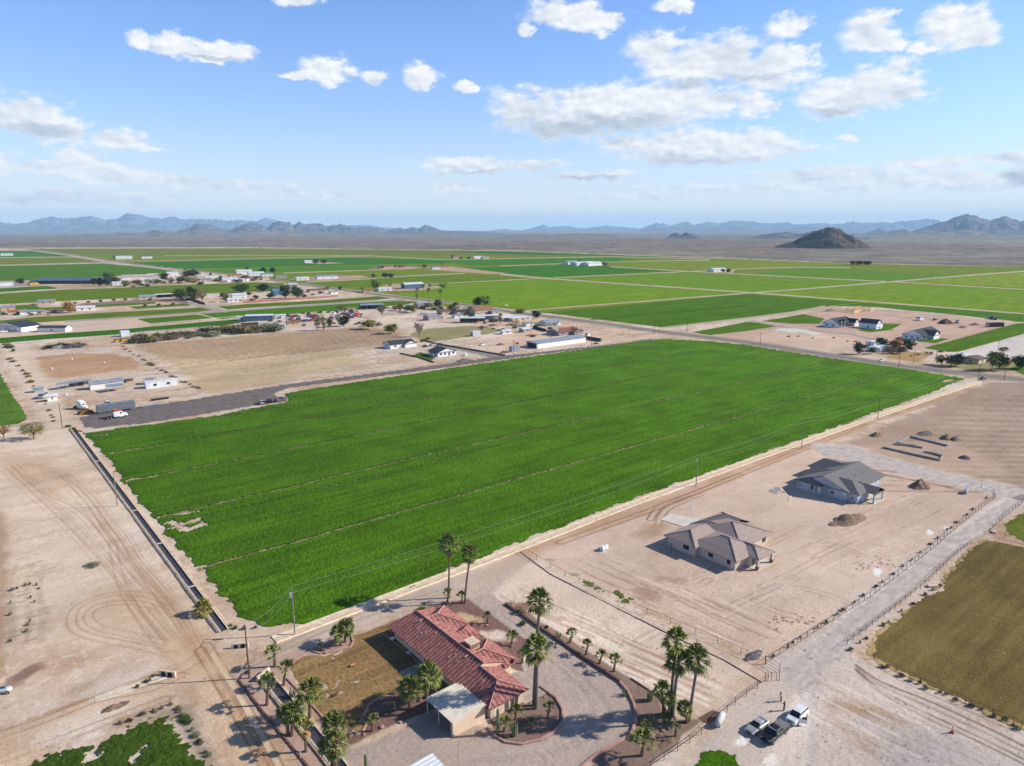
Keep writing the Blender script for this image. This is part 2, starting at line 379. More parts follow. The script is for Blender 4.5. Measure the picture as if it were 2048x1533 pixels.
arena = [(52, 722), (80, 713), (160, 707), (228, 708), (262, 716), (277, 729), (272, 737), (230, 743), (125, 757), (95, 755), (75, 748), (64, 735)]
paint(arena, rgb(170, 134, 102), 1, 1.5, 1.0, 5)
ax_, ay_ = P(165, 732)
for q in range(9):
    stroke([(ax_ + (8 + q * 2.6) * 1.6 * math.cos(t / 10 * math.pi * 2), ay_ + (8 + q * 2.6) * math.sin(t / 10 * math.pi * 2)) for t in range(11)][:], .7, rgb(148, 104, 70), .45, .8, q, world=True)
paint([(130, 640), (272, 632), (305, 651), (140, 668), (0, 676), (0, 655)], rgb(192, 166, 142), .8, 3, 3, 6)
paint([(818, 668), (880, 650), (905, 646), (1005, 660), (985, 667), (870, 684), (845, 684)], rgb(132, 122, 80), .95, 1.5, 2, 7)
paint([(980, 690), (1010, 662), (1160, 668), (1250, 676), (1160, 690)], rgb(196, 164, 138), .7, 5, 5, 8)
paint([(500, 636), (600, 630), (800, 640), (960, 650), (830, 660), (700, 650), (540, 664)], rgb(198, 178, 156), .8, 4, 4, 9)
paint([(868, 686), (954, 699), (1014, 712), (985, 717), (950, 708), (905, 698), (866, 693)], rgb(126, 116, 110), .9, 1.5, .8, 10)
stroke([(400, 727), (560, 712), (690, 697)], .7, rgb(110, 92, 66), .7, .8, 12)
paint([(0, 690), (60, 690), (110, 790), (160, 860), (110, 880), (60, 800), (20, 740)], rgb(200, 178, 154), .7, 4, 3, 13)
# --- big bare lot on the left
paint([(-40, 880), (150, 862), (300, 1070), (460, 1280), (380, 1290), (200, 1300), (0, 1240), (-60, 1000)], rgb(204, 180, 154), .55, 14, 8, 14)
paint([(0, 905), (110, 915), (170, 960), (90, 990), (0, 950)], rgb(172, 140, 108), .5, 8, 6, 15)
paint([(190, 1170), (330, 1175), (400, 1270), (300, 1290), (180, 1260)], rgb(182, 148, 116), .45, 8, 5, 16)
c_rut = rgb(140, 102, 70)
TR = [[(17, 935), (103, 1014), (176, 1085), (235, 1155), (293, 1229), (346, 1290), (410, 1370), (470, 1460), (520, 1560)],
      [(29, 929), (88, 982), (155, 1014), (205, 1061), (264, 1143), (323, 1202), (381, 1275), (450, 1380), (500, 1450), (560, 1560)],
      [(126, 950), (176, 985), (211, 1032), (249, 1079), (273, 1123), (323, 1179), (367, 1240), (396, 1300), (450, 1390), (490, 1450), (545, 1540)],
      [(53, 928), (118, 947), (176, 1002), (215, 1060), (262, 1120), (300, 1165), (345, 1230)],
      [(338, 1206), (282, 1188), (220, 1190), (164, 1208), (144, 1232), (149, 1258), (190, 1276), (290, 1296), (360, 1318), (430, 1370), (470, 1430)],
      [(330, 1222), (270, 1206), (215, 1208), (182, 1222), (178, 1240), (204, 1258), (280, 1274), (350, 1292), (400, 1320)],
      [(225, 1085), (240, 1160), (280, 1235), (330, 1300)], [(30, 900), (110, 905), (170, 930)], [(0, 1070), (50, 1048), (105, 1035)],
      ]
for i, t in enumerate(TR):
    stroke(t, .36, c_rut, .55, .4, i, pairs=1.7)
    if i < 4:
        stroke([(x + 9, y) for x, y in t], .35, c_rut, .35, .4, i + 20, pairs=1.7); stroke([(x - 12, y + 3) for x, y in t], .3, c_rut, .3, .4, i + 40, pairs=1.6)
stroke([(375, 1290), (430, 1370), (500, 1480), (560, 1600)], 8.5, rgb(176, 140, 104), .75, 4, 50, 1.0)
stroke([(345, 1290), (420, 1385), (480, 1490), (530, 1600)], 3.0, rgb(200, 172, 140), .8, 1.5, 51, .6)
stroke([(420, 1310), (480, 1400), (540, 1500), (600, 1600)], 1.6, rgb(206, 180, 150), .8, 1.0, 52, .4)
stroke([(400, 1300), (460, 1400), (515, 1500), (570, 1600)], .4, rgb(132, 96, 64), .8, .3, 53, pairs=1.8)
stroke([(412, 1290), (480, 1400), (535, 1500), (590, 1600)], .4, rgb(132, 96, 64), .7, .3, 54, pairs=1.8)
stroke([(-30, 1500), (90, 1452), (200, 1405), (300, 1385), (380, 1360), (440, 1330)], 5.0, rgb(190, 160, 128), .7, 3, 55, 1.0)
stroke([(-30, 1480), (90, 1440), (200, 1398), (300, 1378), (360, 1350)], .4, c_rut, .7, .4, 56, pairs=1.8)
stroke([(0, 1520), (120, 1480), (250, 1430), (330, 1400)], .5, c_rut, .6, .5, 57, pairs=1.8)
stroke([(60, 1440), (150, 1408), (250, 1370), (320, 1345)], 1.2, rgb(150, 118, 88), .8, .8, 58, .8)
stroke([(-20, 1500), (60, 1530), (-60, 1560)], 6, rgb(186, 156, 124), .6, 3, 59, 1)
paint([(-20, 1000), (14, 1040), (16, 1130), (14, 1260), (4, 1330), (-30, 1330)], rgb(152, 120, 92), .7, 2, 1, 17)
spot(47, 1350, 4.6, 2.4, rgb(116, 84, 74), .85, R(35), 3)
paint([(345, 1415), (372, 1412), (388, 1450), (420, 1500), (450, 1560), (420, 1560), (380, 1500), (360, 1450)], rgb(126, 112, 92), .7, 2, 1.5, 18)
paint([(230, 1450), (330, 1418), (360, 1420), (350, 1440), (270, 1455)], rgb(128, 116, 92), .6, 2, 1.5, 19)
for i in range(14):   # cracked irrigation marks near the left edge
    a = random.Random(60 + i); x0 = 12 + a.uniform(0, 60); y0 = 1120 + i * 13
    stroke([(x0, y0), (x0 + 20, y0 - 5), (x0 + 45, y0 - 12)], .3, rgb(104, 86, 66), .6, .3, i, .3)
for x0 in (22, 54, 82):
    stroke([(x0, 1285), (x0 + 3, 1230), (x0 - 2, 1180), (x0 + 10, 1130)], .8, rgb(140, 120, 96), .4, .8, x0, 1.0)
# --- lot south of the crop, around the two houses
paint([(1045, 1110), (1340, 990), (1640, 880), (1990, 985), (1960, 1020), (1530, 1320)], rgb(196, 168, 146), .7, 3, 2, 20)
paint([(960, 1190), (1045, 1112), (1500, 1330), (1450, 1400), (1330, 1390), (1240, 1365), (1060, 1245)], rgb(202, 178, 156), .8, 3, 2, 21)
for i in range(60):
    a = random.Random(200 + i); u = a.uniform(0, 1); v = a.uniform(0, 1)
    x0 = 1200 + 640 * u; y0 = 1150 + 60 * (1 - u) + 120 * v - u * 170; L_ = a.uniform(30, 130); k = a.choice((-.45, -.5, -.35, .35, .4))
    stroke([(x0, y0), (x0 + L_ * .5, y0 + L_ * k * .5 + a.uniform(-6, 6)), (x0 + L_, y0 + L_ * k)], .35, a.choice([rgb(150, 118, 100), rgb(162, 134, 112), rgb(216, 196, 178)]), .5, .4, i, .3, pairs=a.choice([None, 1.7]))
for i in range(46):   # harrow marks running along the lot
    a = random.Random(500 + i); x0 = 1130 + a.uniform(0, 330); y0 = 1135 + (x0 - 1130) * .47 - a.uniform(0, 70); L_ = a.uniform(50, 160)
    stroke([(x0, y0), (x0 + L_ * .5, y0 + L_ * .23 + a.uniform(-3, 3)), (x0 + L_, y0 + L_ * .45)], .4, rgb(146, 112, 92) if i % 3 else rgb(214, 192, 172), .5, .5, i, .5)
for i in range(40):
    a = random.Random(900 + i); x0 = 970 + a.uniform(0, 350); y0 = 1160 + (x0 - 970) * .47 + a.uniform(-20, 60); L_ = a.uniform(60, 170)
    stroke([(x0, y0), (x0 + L_ * .5, y0 + L_ * .23), (x0 + L_, y0 + L_ * .46)], .5, rgb(160, 126, 98) if i % 2 else rgb(222, 204, 184), .75, .6, i, .3)
# earth road beside the pale ditch
stroke([(980, 1150), (1120, 1075), (1340, 1000), (1620, 888), (1780, 828), (1960, 775)], 6.0, rgb(172, 134, 102), .75, 3, 70, 1)
stroke([(1120, 1085), (1340, 1006), (1620, 893), (1780, 832), (1990, 774)], .6, rgb(140, 104, 74), .8, .5, 71, pairs=2.0)
stroke([(1300, 1040), (1325, 1010), (1380, 990), (1480, 950)], .5, rgb(126, 94, 68), .9, .4, 72, pairs=1.8)
stroke([(1316, 1050), (1335, 1018), (1400, 990)], .5, rgb(126, 94, 68), .8, .4, 73, pairs=1.8)
spot(1300, 1062, 8, 4, rgb(166, 132, 98), .7, 0, 4)
# gravel lane, apron
paint([(1625, 885), (1700, 890), (1800, 925), (1960, 965), (2048, 985), (2300, 1010), (2300, 1060), (2048, 1003), (2010, 1030), (1850, 1130), (1745, 1225), (1690, 1290), (1700, 1310), (2048, 1490), (2300, 1600), (1360, 1600), (1420, 1480), (1480, 1400), (1560, 1350), (1530, 1335), (1640, 1260), (1990, 1000), (1975, 985), (1800, 945), (1640, 905)], rgb(182, 170, 160), .85, 3, 1.5, 22)
paint([(1480, 1400), (1580, 1350), (1700, 1300), (1780, 1350), (2048, 1490), (2048, 1600), (1370, 1600), (1420, 1470)], rgb(196, 172, 150), .55, 8, 5, 23)
for o in (-16, -8, 0, 8, 15):
    stroke([(2060, 985 + o * .3), (2000, 1010 + o * .6), (1880, 1095 + o * .6), (1740, 1205 + o), (1640, 1300 + o * .6), (1610 + o, 1390), (1580 + 3 * o, 1533)], 1.1, rgb(166, 156, 152) if o % 2 else rgb(208, 192, 178), .55, .9, 80 + o, .5)
stroke([(1640, 1300), (1625, 1335), (1640, 1380)], 1.0, rgb(140, 128, 122), .6, 1.2, 75, .6)
paint([(1655, 1402), (1700, 1400), (1780, 1425), (1820, 1445), (1800, 1458), (1730, 1440), (1660, 1420)], rgb(150, 114, 74), .75, 3, 1.5, 24)
paint([(1670, 1440), (1720, 1465), (1760, 1490), (1730, 1495), (1680, 1465)], rgb(164, 130, 92), .55, 3, 1.5, 25)
paint([(1720, 1450), (1830, 1450), (2048, 1533), (1800, 1560)], rgb(160, 150, 146), .6, 6, 3, 26)
for o, c in ((0, rgb(96, 78, 66)), (10, rgb(120, 96, 78)), (-14, rgb(150, 122, 100)), (-26, rgb(104, 86, 72))):
    stroke([(1712, 1338 + o * .3), (1760, 1378 + o * .6), (1850, 1425 + o), (1960, 1475 + o), (2080, 1535 + o), (2200, 1595 + o)], .55, c, .85, .4, 90 + o)
for i in range(24):
    a = random.Random(700 + i); x0 = 1600 + a.uniform(0, 250); y0 = 1340 + a.uniform(0, 130)
    stroke([(x0, y0), (x0 + 70, y0 + 36), (x0 + 170, y0 + 84)], .4, rgb(214, 196, 180) if i % 2 else rgb(164, 138, 118), .45, .5, i, .5)
spot(1480, 1484, 1.6, .9, rgb(232, 224, 214), .8, 0, 8); spot(1540, 1522, 1.8, 1.0, rgb(228, 216, 200), .7, 0, 9)
# tilled plot top right
paint([(1690, 885), (1980, 765), (2300, 770), (2300, 985), (2048, 975), (1830, 925), (1740, 900)], rgb(152, 126, 106), .85, 3, 2, 27)
for i in range(40):
    y0 = 785 + i * 5; stroke([(1990 - i * 9.5, y0), (2100 - i * 5, y0 + 4), (2300, y0 + 8)], .9, rgb(126, 100, 82) if i % 2 else rgb(182, 158, 136), .6, .9, i, .8)
paint([(1660, 905), (1760, 890), (1900, 880), (2040, 950), (1900, 945), (1750, 930)], rgb(178, 150, 126), .6, 4, 3, 28)
for q in range(6):
    stroke([(1740 + q * 6, 905 - q), (1800, 935 - q * 3), (1900, 950 - q * 4), (1980, 930 - q * 4), (2010, 895)], .5, rgb(150, 122, 102), .5, .6, q, .4)
# dark spoil band north of the grey roofed house
stroke([(1650, 918), (1720, 930), (1760, 948), (1850, 965), (1935, 985)], 1.6, rgb(110, 84, 66), .8, 1.0, 76, 1.0)
stroke([(1735, 940), (1830, 950), (1960, 975)], 1.4, rgb(120, 96, 80), .6, 1.0, 77, 1.0)
for px, py in ((1860, 1065), (1895, 1058), (1755, 1145)): spot(px, py, 2.6, 1.1, rgb(222, 214, 204), .8, R(20), px)
for i in range(46):
    a = random.Random(i + 33); px, py = a.choice([(1745, 1125), (1590, 1240)]); spot(px + a.gauss(0, 24), py + a.gauss(0, 7), .45, .3, rgb(110, 76, 56), .9, a.uniform(0, 3), i)
for px, py in ((1175, 1172), (1150, 1150), (1100, 1120), (1240, 1205)): spot(px, py, 1.6, .8, rgb(108, 116, 70), .6, R(-60), px)
for px, py, a_ in ((1290, 1185, .6), (1300, 1195, .6), (1340, 1160, .4)): spot(px, py, 4.5, 2.0, rgb(140, 106, 92), a_, R(-50), px)
# --- the tile roofed house's gardens and drive
paint([(470, 1350), (560, 1288), (700, 1233), (900, 1158), (1045, 1108), (1062, 1122), (985, 1192), (880, 1208), (780, 1228), (650, 1272), (560, 1312), (500, 1385)], rgb(170, 150, 132), .75, 2, 1, 29)
stroke([(500, 1330), (650, 1258), (780, 1215), (880, 1185)], .5, rgb(140, 118, 98), .6, .4, 78, pairs=1.8)
paint([(935, 1198), (985, 1188), (1010, 1212), (1060, 1250), (1150, 1312), (1240, 1368), (1266, 1400), (1274, 1430), (1262, 1466), (1200, 1505), (1160, 1540), (1140, 1650), (640, 1650), (690, 1500), (740, 1488), (830, 1445), (860, 1420), (985, 1462), (1000, 1482), (1040, 1492), (1090, 1480), (1128, 1446), (1122, 1410), (1080, 1372), (1060, 1390), (1030, 1380), (1050, 1340), (1064, 1288)], rgb(164, 144, 130), .95, .8, .3, 30)
for q in range(4):
    stroke([(1005 - q * 9, 1230), (1120 - q * 10, 1320), (1200 - q * 12, 1390), (1215 - q * 16, 1440), (1150 - q * 10, 1490), (1000, 1520 - q * 4), (820, 1510 + q * 6)], .9, rgb(176, 158, 146) if q % 2 else rgb(138, 120, 112), .4, .8, 300 + q, .4)
paint([(850, 1213), (935, 1198), (1064, 1288), (1046, 1312), (1046, 1345), (1000, 1330), (930, 1270), (890, 1225)], rgb(112, 82, 74), .95, .6, .3, 31)
paint([(985, 1462), (1000, 1482), (1040, 1492), (1090, 1480), (1128, 1446), (1122, 1410), (1080, 1375), (1040, 1400), (980, 1440)], rgb(116, 92, 80), .9, .6, .3, 32)
paint([(1010, 1206), (1022, 1204), (1262, 1358), (1310, 1392), (1335, 1440), (1400, 1440), (1350, 1490), (1290, 1545), (1170, 1560), (1200, 1505), (1262, 1466), (1274, 1430), (1266, 1400), (1240, 1368), (1150, 1312)], rgb(122, 98, 84), .9, .6, .5, 33)
paint([(715, 1440), (735, 1405), (780, 1392), (850, 1392), (905, 1380), (900, 1400), (850, 1425), (760, 1462), (700, 1492), (690, 1478), (730, 1460)], rgb(112, 82, 70), .9, .6, .4, 34)
paint([(478, 1362), (500, 1340), (540, 1318), (618, 1292), (640, 1300), (580, 1325), (575, 1345), (600, 1400), (660, 1475), (680, 1530), (620, 1560), (560, 1480), (480, 1380)], rgb(170, 138, 122), .8, 1.0, .5, 35)
paint([(612, 1300), (680, 1275), (703, 1270), (704, 1288), (660, 1305), (625, 1310)], rgb(160, 118, 104), .8, .6, .4, 36)
spot(937, 1236, 3.6, 2.0, rgb(178, 150, 112), .95, R(-60), 5); spot(990, 1272, 4.0, 2.2, rgb(196, 178, 156), .95, R(-60), 6)
spot(1053, 1213, 3.4, 1.8, rgb(120, 84, 74), .8, R(-50), 7)
paint([(855, 1420), (985, 1465), (965, 1482), (908, 1478), (850, 1440)], rgb(150, 128, 112), .6, 1, .5, 37)
# right of the road: yards of the white farmhouses
paint([(1500, 655), (1615, 626), (1666, 616), (1754, 618), (1900, 631), (2032, 647), (1990, 660), (1900, 690), (1845, 697), (1700, 700), (1500, 690), (1420, 676)], rgb(178, 146, 124), .85, 4, 3, 38)
for i in range(20): stroke([(1640 + i * 3, 622 + i * 2.2), (1800 + i * 2, 632 + i * 1.6), (1980, 650 + i * .6)], 1.2, rgb(146, 112, 94), .5, 1.5, i, 1)
paint([(1560, 660), (1770, 686), (1770, 715), (1700, 706), (1640, 700), (1500, 680)], rgb(190, 162, 138), .7, 3, 2, 39)
paint([(1770, 716), (1795, 703), (1858, 706), (1850, 718), (1840, 726), (1800, 720)], rgb(160, 128, 78), .9, 1.5, 1, 40)
paint([(1917, 706), (2048, 668), (2300, 620), (2300, 700), (2060, 712), (1980, 722)], rgb(196, 182, 170), .9, 2, 1, 41)
paint([(1870, 730), (1990, 720), (2048, 722), (2048, 742), (1960, 744)], rgb(128, 124, 72), .8, 2, 2, 42)
near = RR_ < 1500
COLR *= np.where(near, 1.16, 1.0)[..., None].astype(np.float32) * np.array([.98, 1.02, 1.04], np.float32)
# ------------------------------------------------------------------ build the ground mesh
def grid_mesh(name, X, Y, Z, cols, cells, m, smooth=True):
    """mesh from a block of the grid; cells = boolean mask of kept cells"""
    nr, nc = X.shape
    idx = np.arange(nr * nc).reshape(nr, nc)
    q = np.stack([idx[:-1, :-1][cells], idx[:-1, 1:][cells], idx[1:, 1:][cells], idx[1:, :-1][cells]], 1)
    q = q[:, ::-1]
    used = np.unique(q); remap = np.full(nr * nc, -1, np.int64); remap[used] = np.arange(len(used)); q = remap[q]
    co = np.stack([X.ravel()[used], Y.ravel()[used], Z.ravel()[used]], 1).astype(np.float32)
    me = bpy.data.meshes.new(name); me.vertices.add(len(used)); me.vertices.foreach_set('co', co.ravel())
    me.loops.add(len(q) * 4); me.loops.foreach_set('vertex_index', q.astype(np.int32).ravel())
    me.polygons.add(len(q)); me.polygons.foreach_set('loop_start', (np.arange(len(q)) * 4).astype(np.int32))
    if smooth: me.polygons.foreach_set('use_smooth', np.ones(len(q), bool))
    me.update(calc_edges=True)
    if cols is not None:
        a = me.attributes.new('Col', 'FLOAT_COLOR', 'POINT')
        c = np.ones((len(used), 4), np.float32); c[:, :3] = cols.reshape(-1, 3)[used]; a.data.foreach_set('color', c.ravel())
    me.materials.append(m)
    o = bpy.data.objects.new(name, me); COL.objects.link(o)
    return o
def wrap(a): return np.concatenate([a, a[:, :1]], 1)
m_ground = mat('bare_earth', S(180, 160, 140), .95, attr='Col', scale=2.2, detail=10.0, amt=.6, bump=.045, bscale=7.0, spec=.03)
ground = grid_mesh('ground', wrap(GX), wrap(GY), wrap(GZ), np.concatenate([COLR, COLR[:, :1]], 1), np.ones((NR - 1, NC), bool), m_ground)
tag(ground, 'pale bare earth crossed by wheel tracks, reaching out to the desert', 'ground', kind='structure')

def patch(name, pxpoly, m, lift=.02, relief=0.0, rs=.6, rag=.6, rgs=1.5, seed=1, col=None, world=False, edge=0.0, holes=(), hole_n=0.0):
    """sheet of crop, grass or gravel with a ragged outline, following the ground's relief"""
    poly = pxpoly if world else W2(pxpoly); xs = [p[0] for p in poly]; ys = [p[1] for p in poly]
    i0, i1, j0, j1 = region_idx(min(xs) - rag, max(xs) + rag, min(ys) - rag, max(ys) + rag)
    j1 = min(j1, NF); sl = np.s_[i0:i1, j0:j1]; X = GX[sl]; Y = GY[sl]
    cx = (X[:-1, :-1] + X[1:, 1:]) / 2; cy = (Y[:-1, :-1] + Y[1:, 1:]) / 2
    ins = inpoly(cx, cy, poly); d = pdist(cx, cy, poly, True); d = np.where(ins, d, -d) + (fb(cx, cy, rgs, seed, 3) - .5) * 2 * rag * 1.6
    keep = d > 0
    for (pts, w) in holes:
        keep &= pdist(cx, cy, pts) > w * (-.2 + 2.2 * fb(cx, cy, .9, seed + 9, 3))
    if hole_n: keep &= fb(cx, cy, 5.0, seed + 4, 3) * .75 + fb(cx, cy, .8, seed + 7, 2) * .25 > hole_n
    Z = GZ[sl] + lift
    if relief:
        iv = inpoly(X, Y, poly); dv = np.where(iv, pdist(X, Y, poly, True), 0); taper = np.clip(dv / 1.4, .25, 1)
        Z = Z + taper * relief * (fb(X, Y, rs, seed + 5, 3) * 1.0) + edge * (fb(X, Y, rs * 5, seed + 6, 2) - .3)
    cols = None
    if col is not None: cols = col(X, Y)
    return grid_mesh(name, X, Y, Z, cols, keep, m)
SHN = [0]
def sheet(name, pxpoly, m, lvl, label=None, cat=None, kind='structure', jit=0.0):
    """flat far field or road: one polygon"""
    pts = pxpoly
    w = W2(pts)
    if jit:
        out = []
        for i in range(len(w)):
            a, b = w[i], w[(i + 1) % len(w)]; n = max(1, int(math.dist(a, b) / (jit * 3)))
            for k in range(min(n, 60)):
                t = k / min(n, 60); x = a[0] + (b[0] - a[0]) * t; y = a[1] + (b[1] - a[1]) * t
                if k: x += (mnoise.noise((x * .1, y * .1, 3)) ) * jit; y += (mnoise.noise((x * .1, y * .1, 7))) * jit
                out.append((x, y))
        w = out
    SHN[0] += 1; z = .02 + .03 * lvl + .0022 * (SHN[0] % 12)
    me = bpy.data.meshes.new(name); me.from_pydata([(x, y, z) for x, y in w], [], [tuple(range(len(w)))]); me.materials.append(m); me.update()
    if me.polygons[0].normal.z < 0: me.flip_normals()
    o = bpy.data.objects.new(name, me); COL.objects.link(o)
    return tag(o, label, cat, kind=kind)
def ribbon(name, px, th_px, m, lvl, label, cat='dirt track', kind='structure'):
    """far track given by its centre line and its height in the picture"""
    t = th_px / 2
    return sheet(name, [(x, y - t) for x, y in px] + [(x, y + t) for x, y in px[::-1]], m, lvl, label, cat, kind)
def fcol(r, g, b, s=26.0, name=None, stripe=True):
    """crop material for far fields"""
    n = name or 'crop_%d_%d_%d' % (r, g, b); r = int(r * 1.2); g = int(g * 1.08); b = int(b * .45)
    return mat(n, S(r, g, b), .9, S(int(r * .80), int(g * .86), int(b * .9)), scale=.03, detail=9, amt=1.0, stretch=(1.0, 2.8, 1.0) if stripe else None, bump=.25, bscale=.35, spec=.02)
# ------------------------------------------------------------------ far farmland
m_track = mat('track_earth', S(184, 172, 140), .95, S(166, 150, 118), scale=.03)
sheet('farmland', [(40, 498), (520, 497), (760, 500), (1000, 502), (1254, 511), (1500, 519.5), (1700, 527.5), (2048, 534.5), (2900, 558), (2900, 700), (2048, 632), (1493, 589), (1090, 627), (1040, 621), (900, 604), (775, 588), (640, 572), (478, 549), (340, 537), (230, 523), (140, 510)], fcol(104, 126, 60), 0, 'wide green farmland beyond the main road', 'farmland')
def field(poly, c, label, lvl=1): return sheet('crop_field', poly, fcol(*c), lvl, label, 'crop field', 'structure')
field([(60, 498), (520, 497.5), (1000, 502.5), (1250, 511), (1100, 513), (741, 511), (500, 510), (330, 511), (160, 509)], (104, 116, 76), 'palest green field along the edge of the desert')
field([(256, 527), (340, 524), (500, 520), (700, 516), (876, 520.5), (960, 526), (700, 530.5), (480, 536), (380, 538)], (56, 112, 44), 'dark green field below the pale desert edge field')
field([(400, 542), (480, 538), (700, 532), (860, 534), (739, 540), (566, 545), (500, 550)], (76, 124, 48), 'bright green strip north of the highway bend')
field([(890, 502.5), (1000, 503.5), (1254, 511.5), (1420, 518), (1230, 512.5), (1000, 509), (930, 505)], (54, 108, 42), 'dark green sliver right under the desert')
field([(876, 521), (1000, 519), (1230, 515), (1280, 521), (1000, 531), (940, 532)], (64, 118, 44), 'green field left of the white farm sheds')
field([(930, 536), (1000, 534.5), (1200, 528), (1230, 536), (1356, 542), (1109, 555), (1030, 550)], (58, 114, 34), 'dark green field below the white farm sheds')
field([(1090, 626), (1493, 588.5), (2048, 630), (2048, 645), (1900, 629), (1754, 615), (1666, 612), (1500, 635), (1322, 655)], (70, 112, 32), 'dark green field just beyond the main road')
field([(1230, 532), (1280, 525), (1500, 521), (1700, 528), (1600, 534), (1400, 541)], (110, 132, 64), 'pale green field right of the white farm sheds')
field([(1505, 548), (1600, 536.5), (1700, 537), (1780, 545), (1920, 551), (1778, 563)], (86, 128, 46), 'green field above the crossing of two farm tracks')
field([(790, 591), (850, 572), (1020, 562), (1079, 559), (1228, 569), (1486, 586), (1051, 619.5), (960, 610)], (100, 138, 50), 'light green field with pale border lines')
field([(617, 566), (720, 561), (817, 554), (930, 550), (1000, 552), (1076, 556.5), (1020, 559), (843, 568), (740, 574), (680, 576)], (92, 122, 50), 'olive green field between two farm lanes')
field([(1115, 557.5), (1376, 545), (1500, 553), (1800, 565), (1495, 585), (1228, 565)], (98, 136, 52), 'light green square inside the crossing farm tracks')
field([(1500, 588), (1800, 566), (2048, 581), (2900, 620), (2900, 690), (2048, 626)], (104, 138, 54), 'light green field right of the crossing tracks')
field([(1820, 564), (1930, 553), (2048, 544), (2900, 580), (2900, 612), (2048, 576)], (116, 142, 66), 'palest green field at the far right')
TKS = [([(1051, 622), (1200, 610), (1493, 587), (1600, 579), (1778, 564.5), (1925, 552), (2048, 543), (2300, 525)], 2.4, 'farm track running away to the right'), ([(1000, 549.5), (1079, 556.5), (1228, 567), (1520, 587), (2048, 628), (2900, 694)], 2.4, 'farm track crossing down to the right edge'),
       ([(1109, 556), (1376, 543.5), (1520, 537), (1600, 535), (1700, 536)], 1.5, 'thin farm track above the light green square'), ([(1221, 534), (1356, 542), (1520, 551), (1800, 565), (2048, 579.5)], 1.6, 'farm track below the lone white house'),
       ([(1000, 532.5), (1140, 527), (1280, 523), (1420, 521)], 1.2, 'pale track leading to the white farm sheds'), ([(566, 546.5), (739, 541), (860, 535.5), (940, 541), (1079, 556)], 1.6, 'farm lane north of the highway'),
       ([(612, 565), (718, 559.5), (817, 552.5), (930, 547)], 1.8, 'farm lane below the scattered farmsteads'), ([(843, 569.5), (1020, 560.5), (1079, 557.5)], 1.3, 'thin pale line between two light fields'),
       ([(741, 512), (876, 519.5), (1000, 518), (1230, 513.8), (1420, 519)], 1.2, 'thin far track under the desert'), ([(330, 512), (500, 511), (741, 512)], 1.0, 'faint track below the pale field'), ([(228, 522), (340, 522), (500, 517.5), (741, 512.5)], 1.0, 'faint track right of the highway')]
for t in TKS: ribbon('farm_track', t[0], t[1], m_track, 2, t[2])
for i, (a, b) in enumerate([((1001, 610), (1330, 585)), ((1001, 604), (1250, 588)), ((1000, 596), (1200, 582)), ((930, 603), (1100, 592)), ((1660, 612), (1800, 600)), ((1700, 596), (1900, 580)), ((1230, 632), (1500, 612)), ((1180, 640), (1420, 620)), ((1300, 645), (1560, 620))]):
    ribbon('border_strip', [a, b], .9, fcol(124, 150, 74) if i < 6 else fcol(50, 84, 30), 3, 'thin irrigation border in a far field', 'border strip')
# fields west of the highway
WF = [([(-400, 506), (60, 502), (150, 513.5), (100, 514), (0, 515), (-400, 518)], (64, 116, 66), 'dark green field at the far left under the desert'),
      ([(-400, 520), (150, 515), (205, 524.5), (0, 530), (-400, 540)], (104, 122, 66), 'olive field at the far left'),
      ([(-400, 544), (0, 532.5), (208, 527.5), (300, 536), (370, 545), (250, 552), (170, 556), (100, 560), (0, 562.5), (-400, 574)], (74, 114, 54), 'green striped field beside the far highway'),
      ([(-400, 590), (0, 577), (95, 572), (118, 577.5), (0, 584.5), (-400, 600)], (62, 110, 36), 'small green field left of the long metal barn'),
      ([(-400, 604), (0, 588), (120, 580.5), (250, 575.5), (325, 571.5), (512, 565), (572, 567), (512, 583), (415, 587.5), (313, 594.5), (250, 597), (130, 602.5), (0, 609), (-400, 630)], (88, 116, 44), 'long green field under the row of trees'),
      ([(-400, 636), (0, 613), (68, 609.5), (80, 616), (130, 614), (160, 617), (95, 621.5), (30, 621), (0, 625), (-400, 650)], (72, 112, 38), 'green field behind the orange shed'),
      ([(185, 611.5), (250, 606.5), (310, 604.5), (312, 607.5), (250, 612), (190, 615)], (78, 110, 42), 'small green field left of the small fruit trees'),
      ([(258, 614), (374, 607.5), (382, 612), (273, 618.5)], (84, 112, 46), 'small green field holding three young trees'),
      ([(-400, 668), (0, 641.5), (130, 630), (250, 623.8), (402, 615.5), (426, 620.5), (395, 624.5), (250, 634.5), (130, 642), (70, 646), (0, 654), (-400, 690)], (88, 112, 48), 'long olive green field behind the white barns'),
      ([(435, 613.5), (500, 608.5), (640, 601.5), (754, 593), (786, 597), (749, 600.5), (640, 607.5), (500, 616), (455, 619.5)], (80, 110, 42), 'green field below the brown fence'),
      ([(402, 628.5), (500, 621), (640, 611.5), (789, 602), (838, 603.5), (815, 609), (700, 620), (640, 623), (560, 631), (500, 631), (444, 638.5), (430, 636)], (72, 114, 36), 'bright green field beside the scrap yard'),
      ([(274, 638.5), (395, 629.5), (428, 637), (305, 648.5)], (74, 108, 36), 'green paddock behind the white rail fence'),
      ([(-80, 683), (0, 676.5), (110, 668), (250, 658.5), (420, 643.5), (500, 637), (500, 643), (440, 652), (300, 663), (236, 670), (100, 678.5), (20, 686), (-80, 693)], (54, 102, 30), 'deep green strip in front of the white barns'),
      ([(512, 585), (560, 568), (590, 574), (570, 580)], (80, 112, 44), 'small green wedge beside the highway'),
      ([(845, 611), (870, 605), (925, 609), (900, 614)], (112, 128, 62), 'small lawn between the tall palms')]
for p, c, l in WF: field(p, c, l)
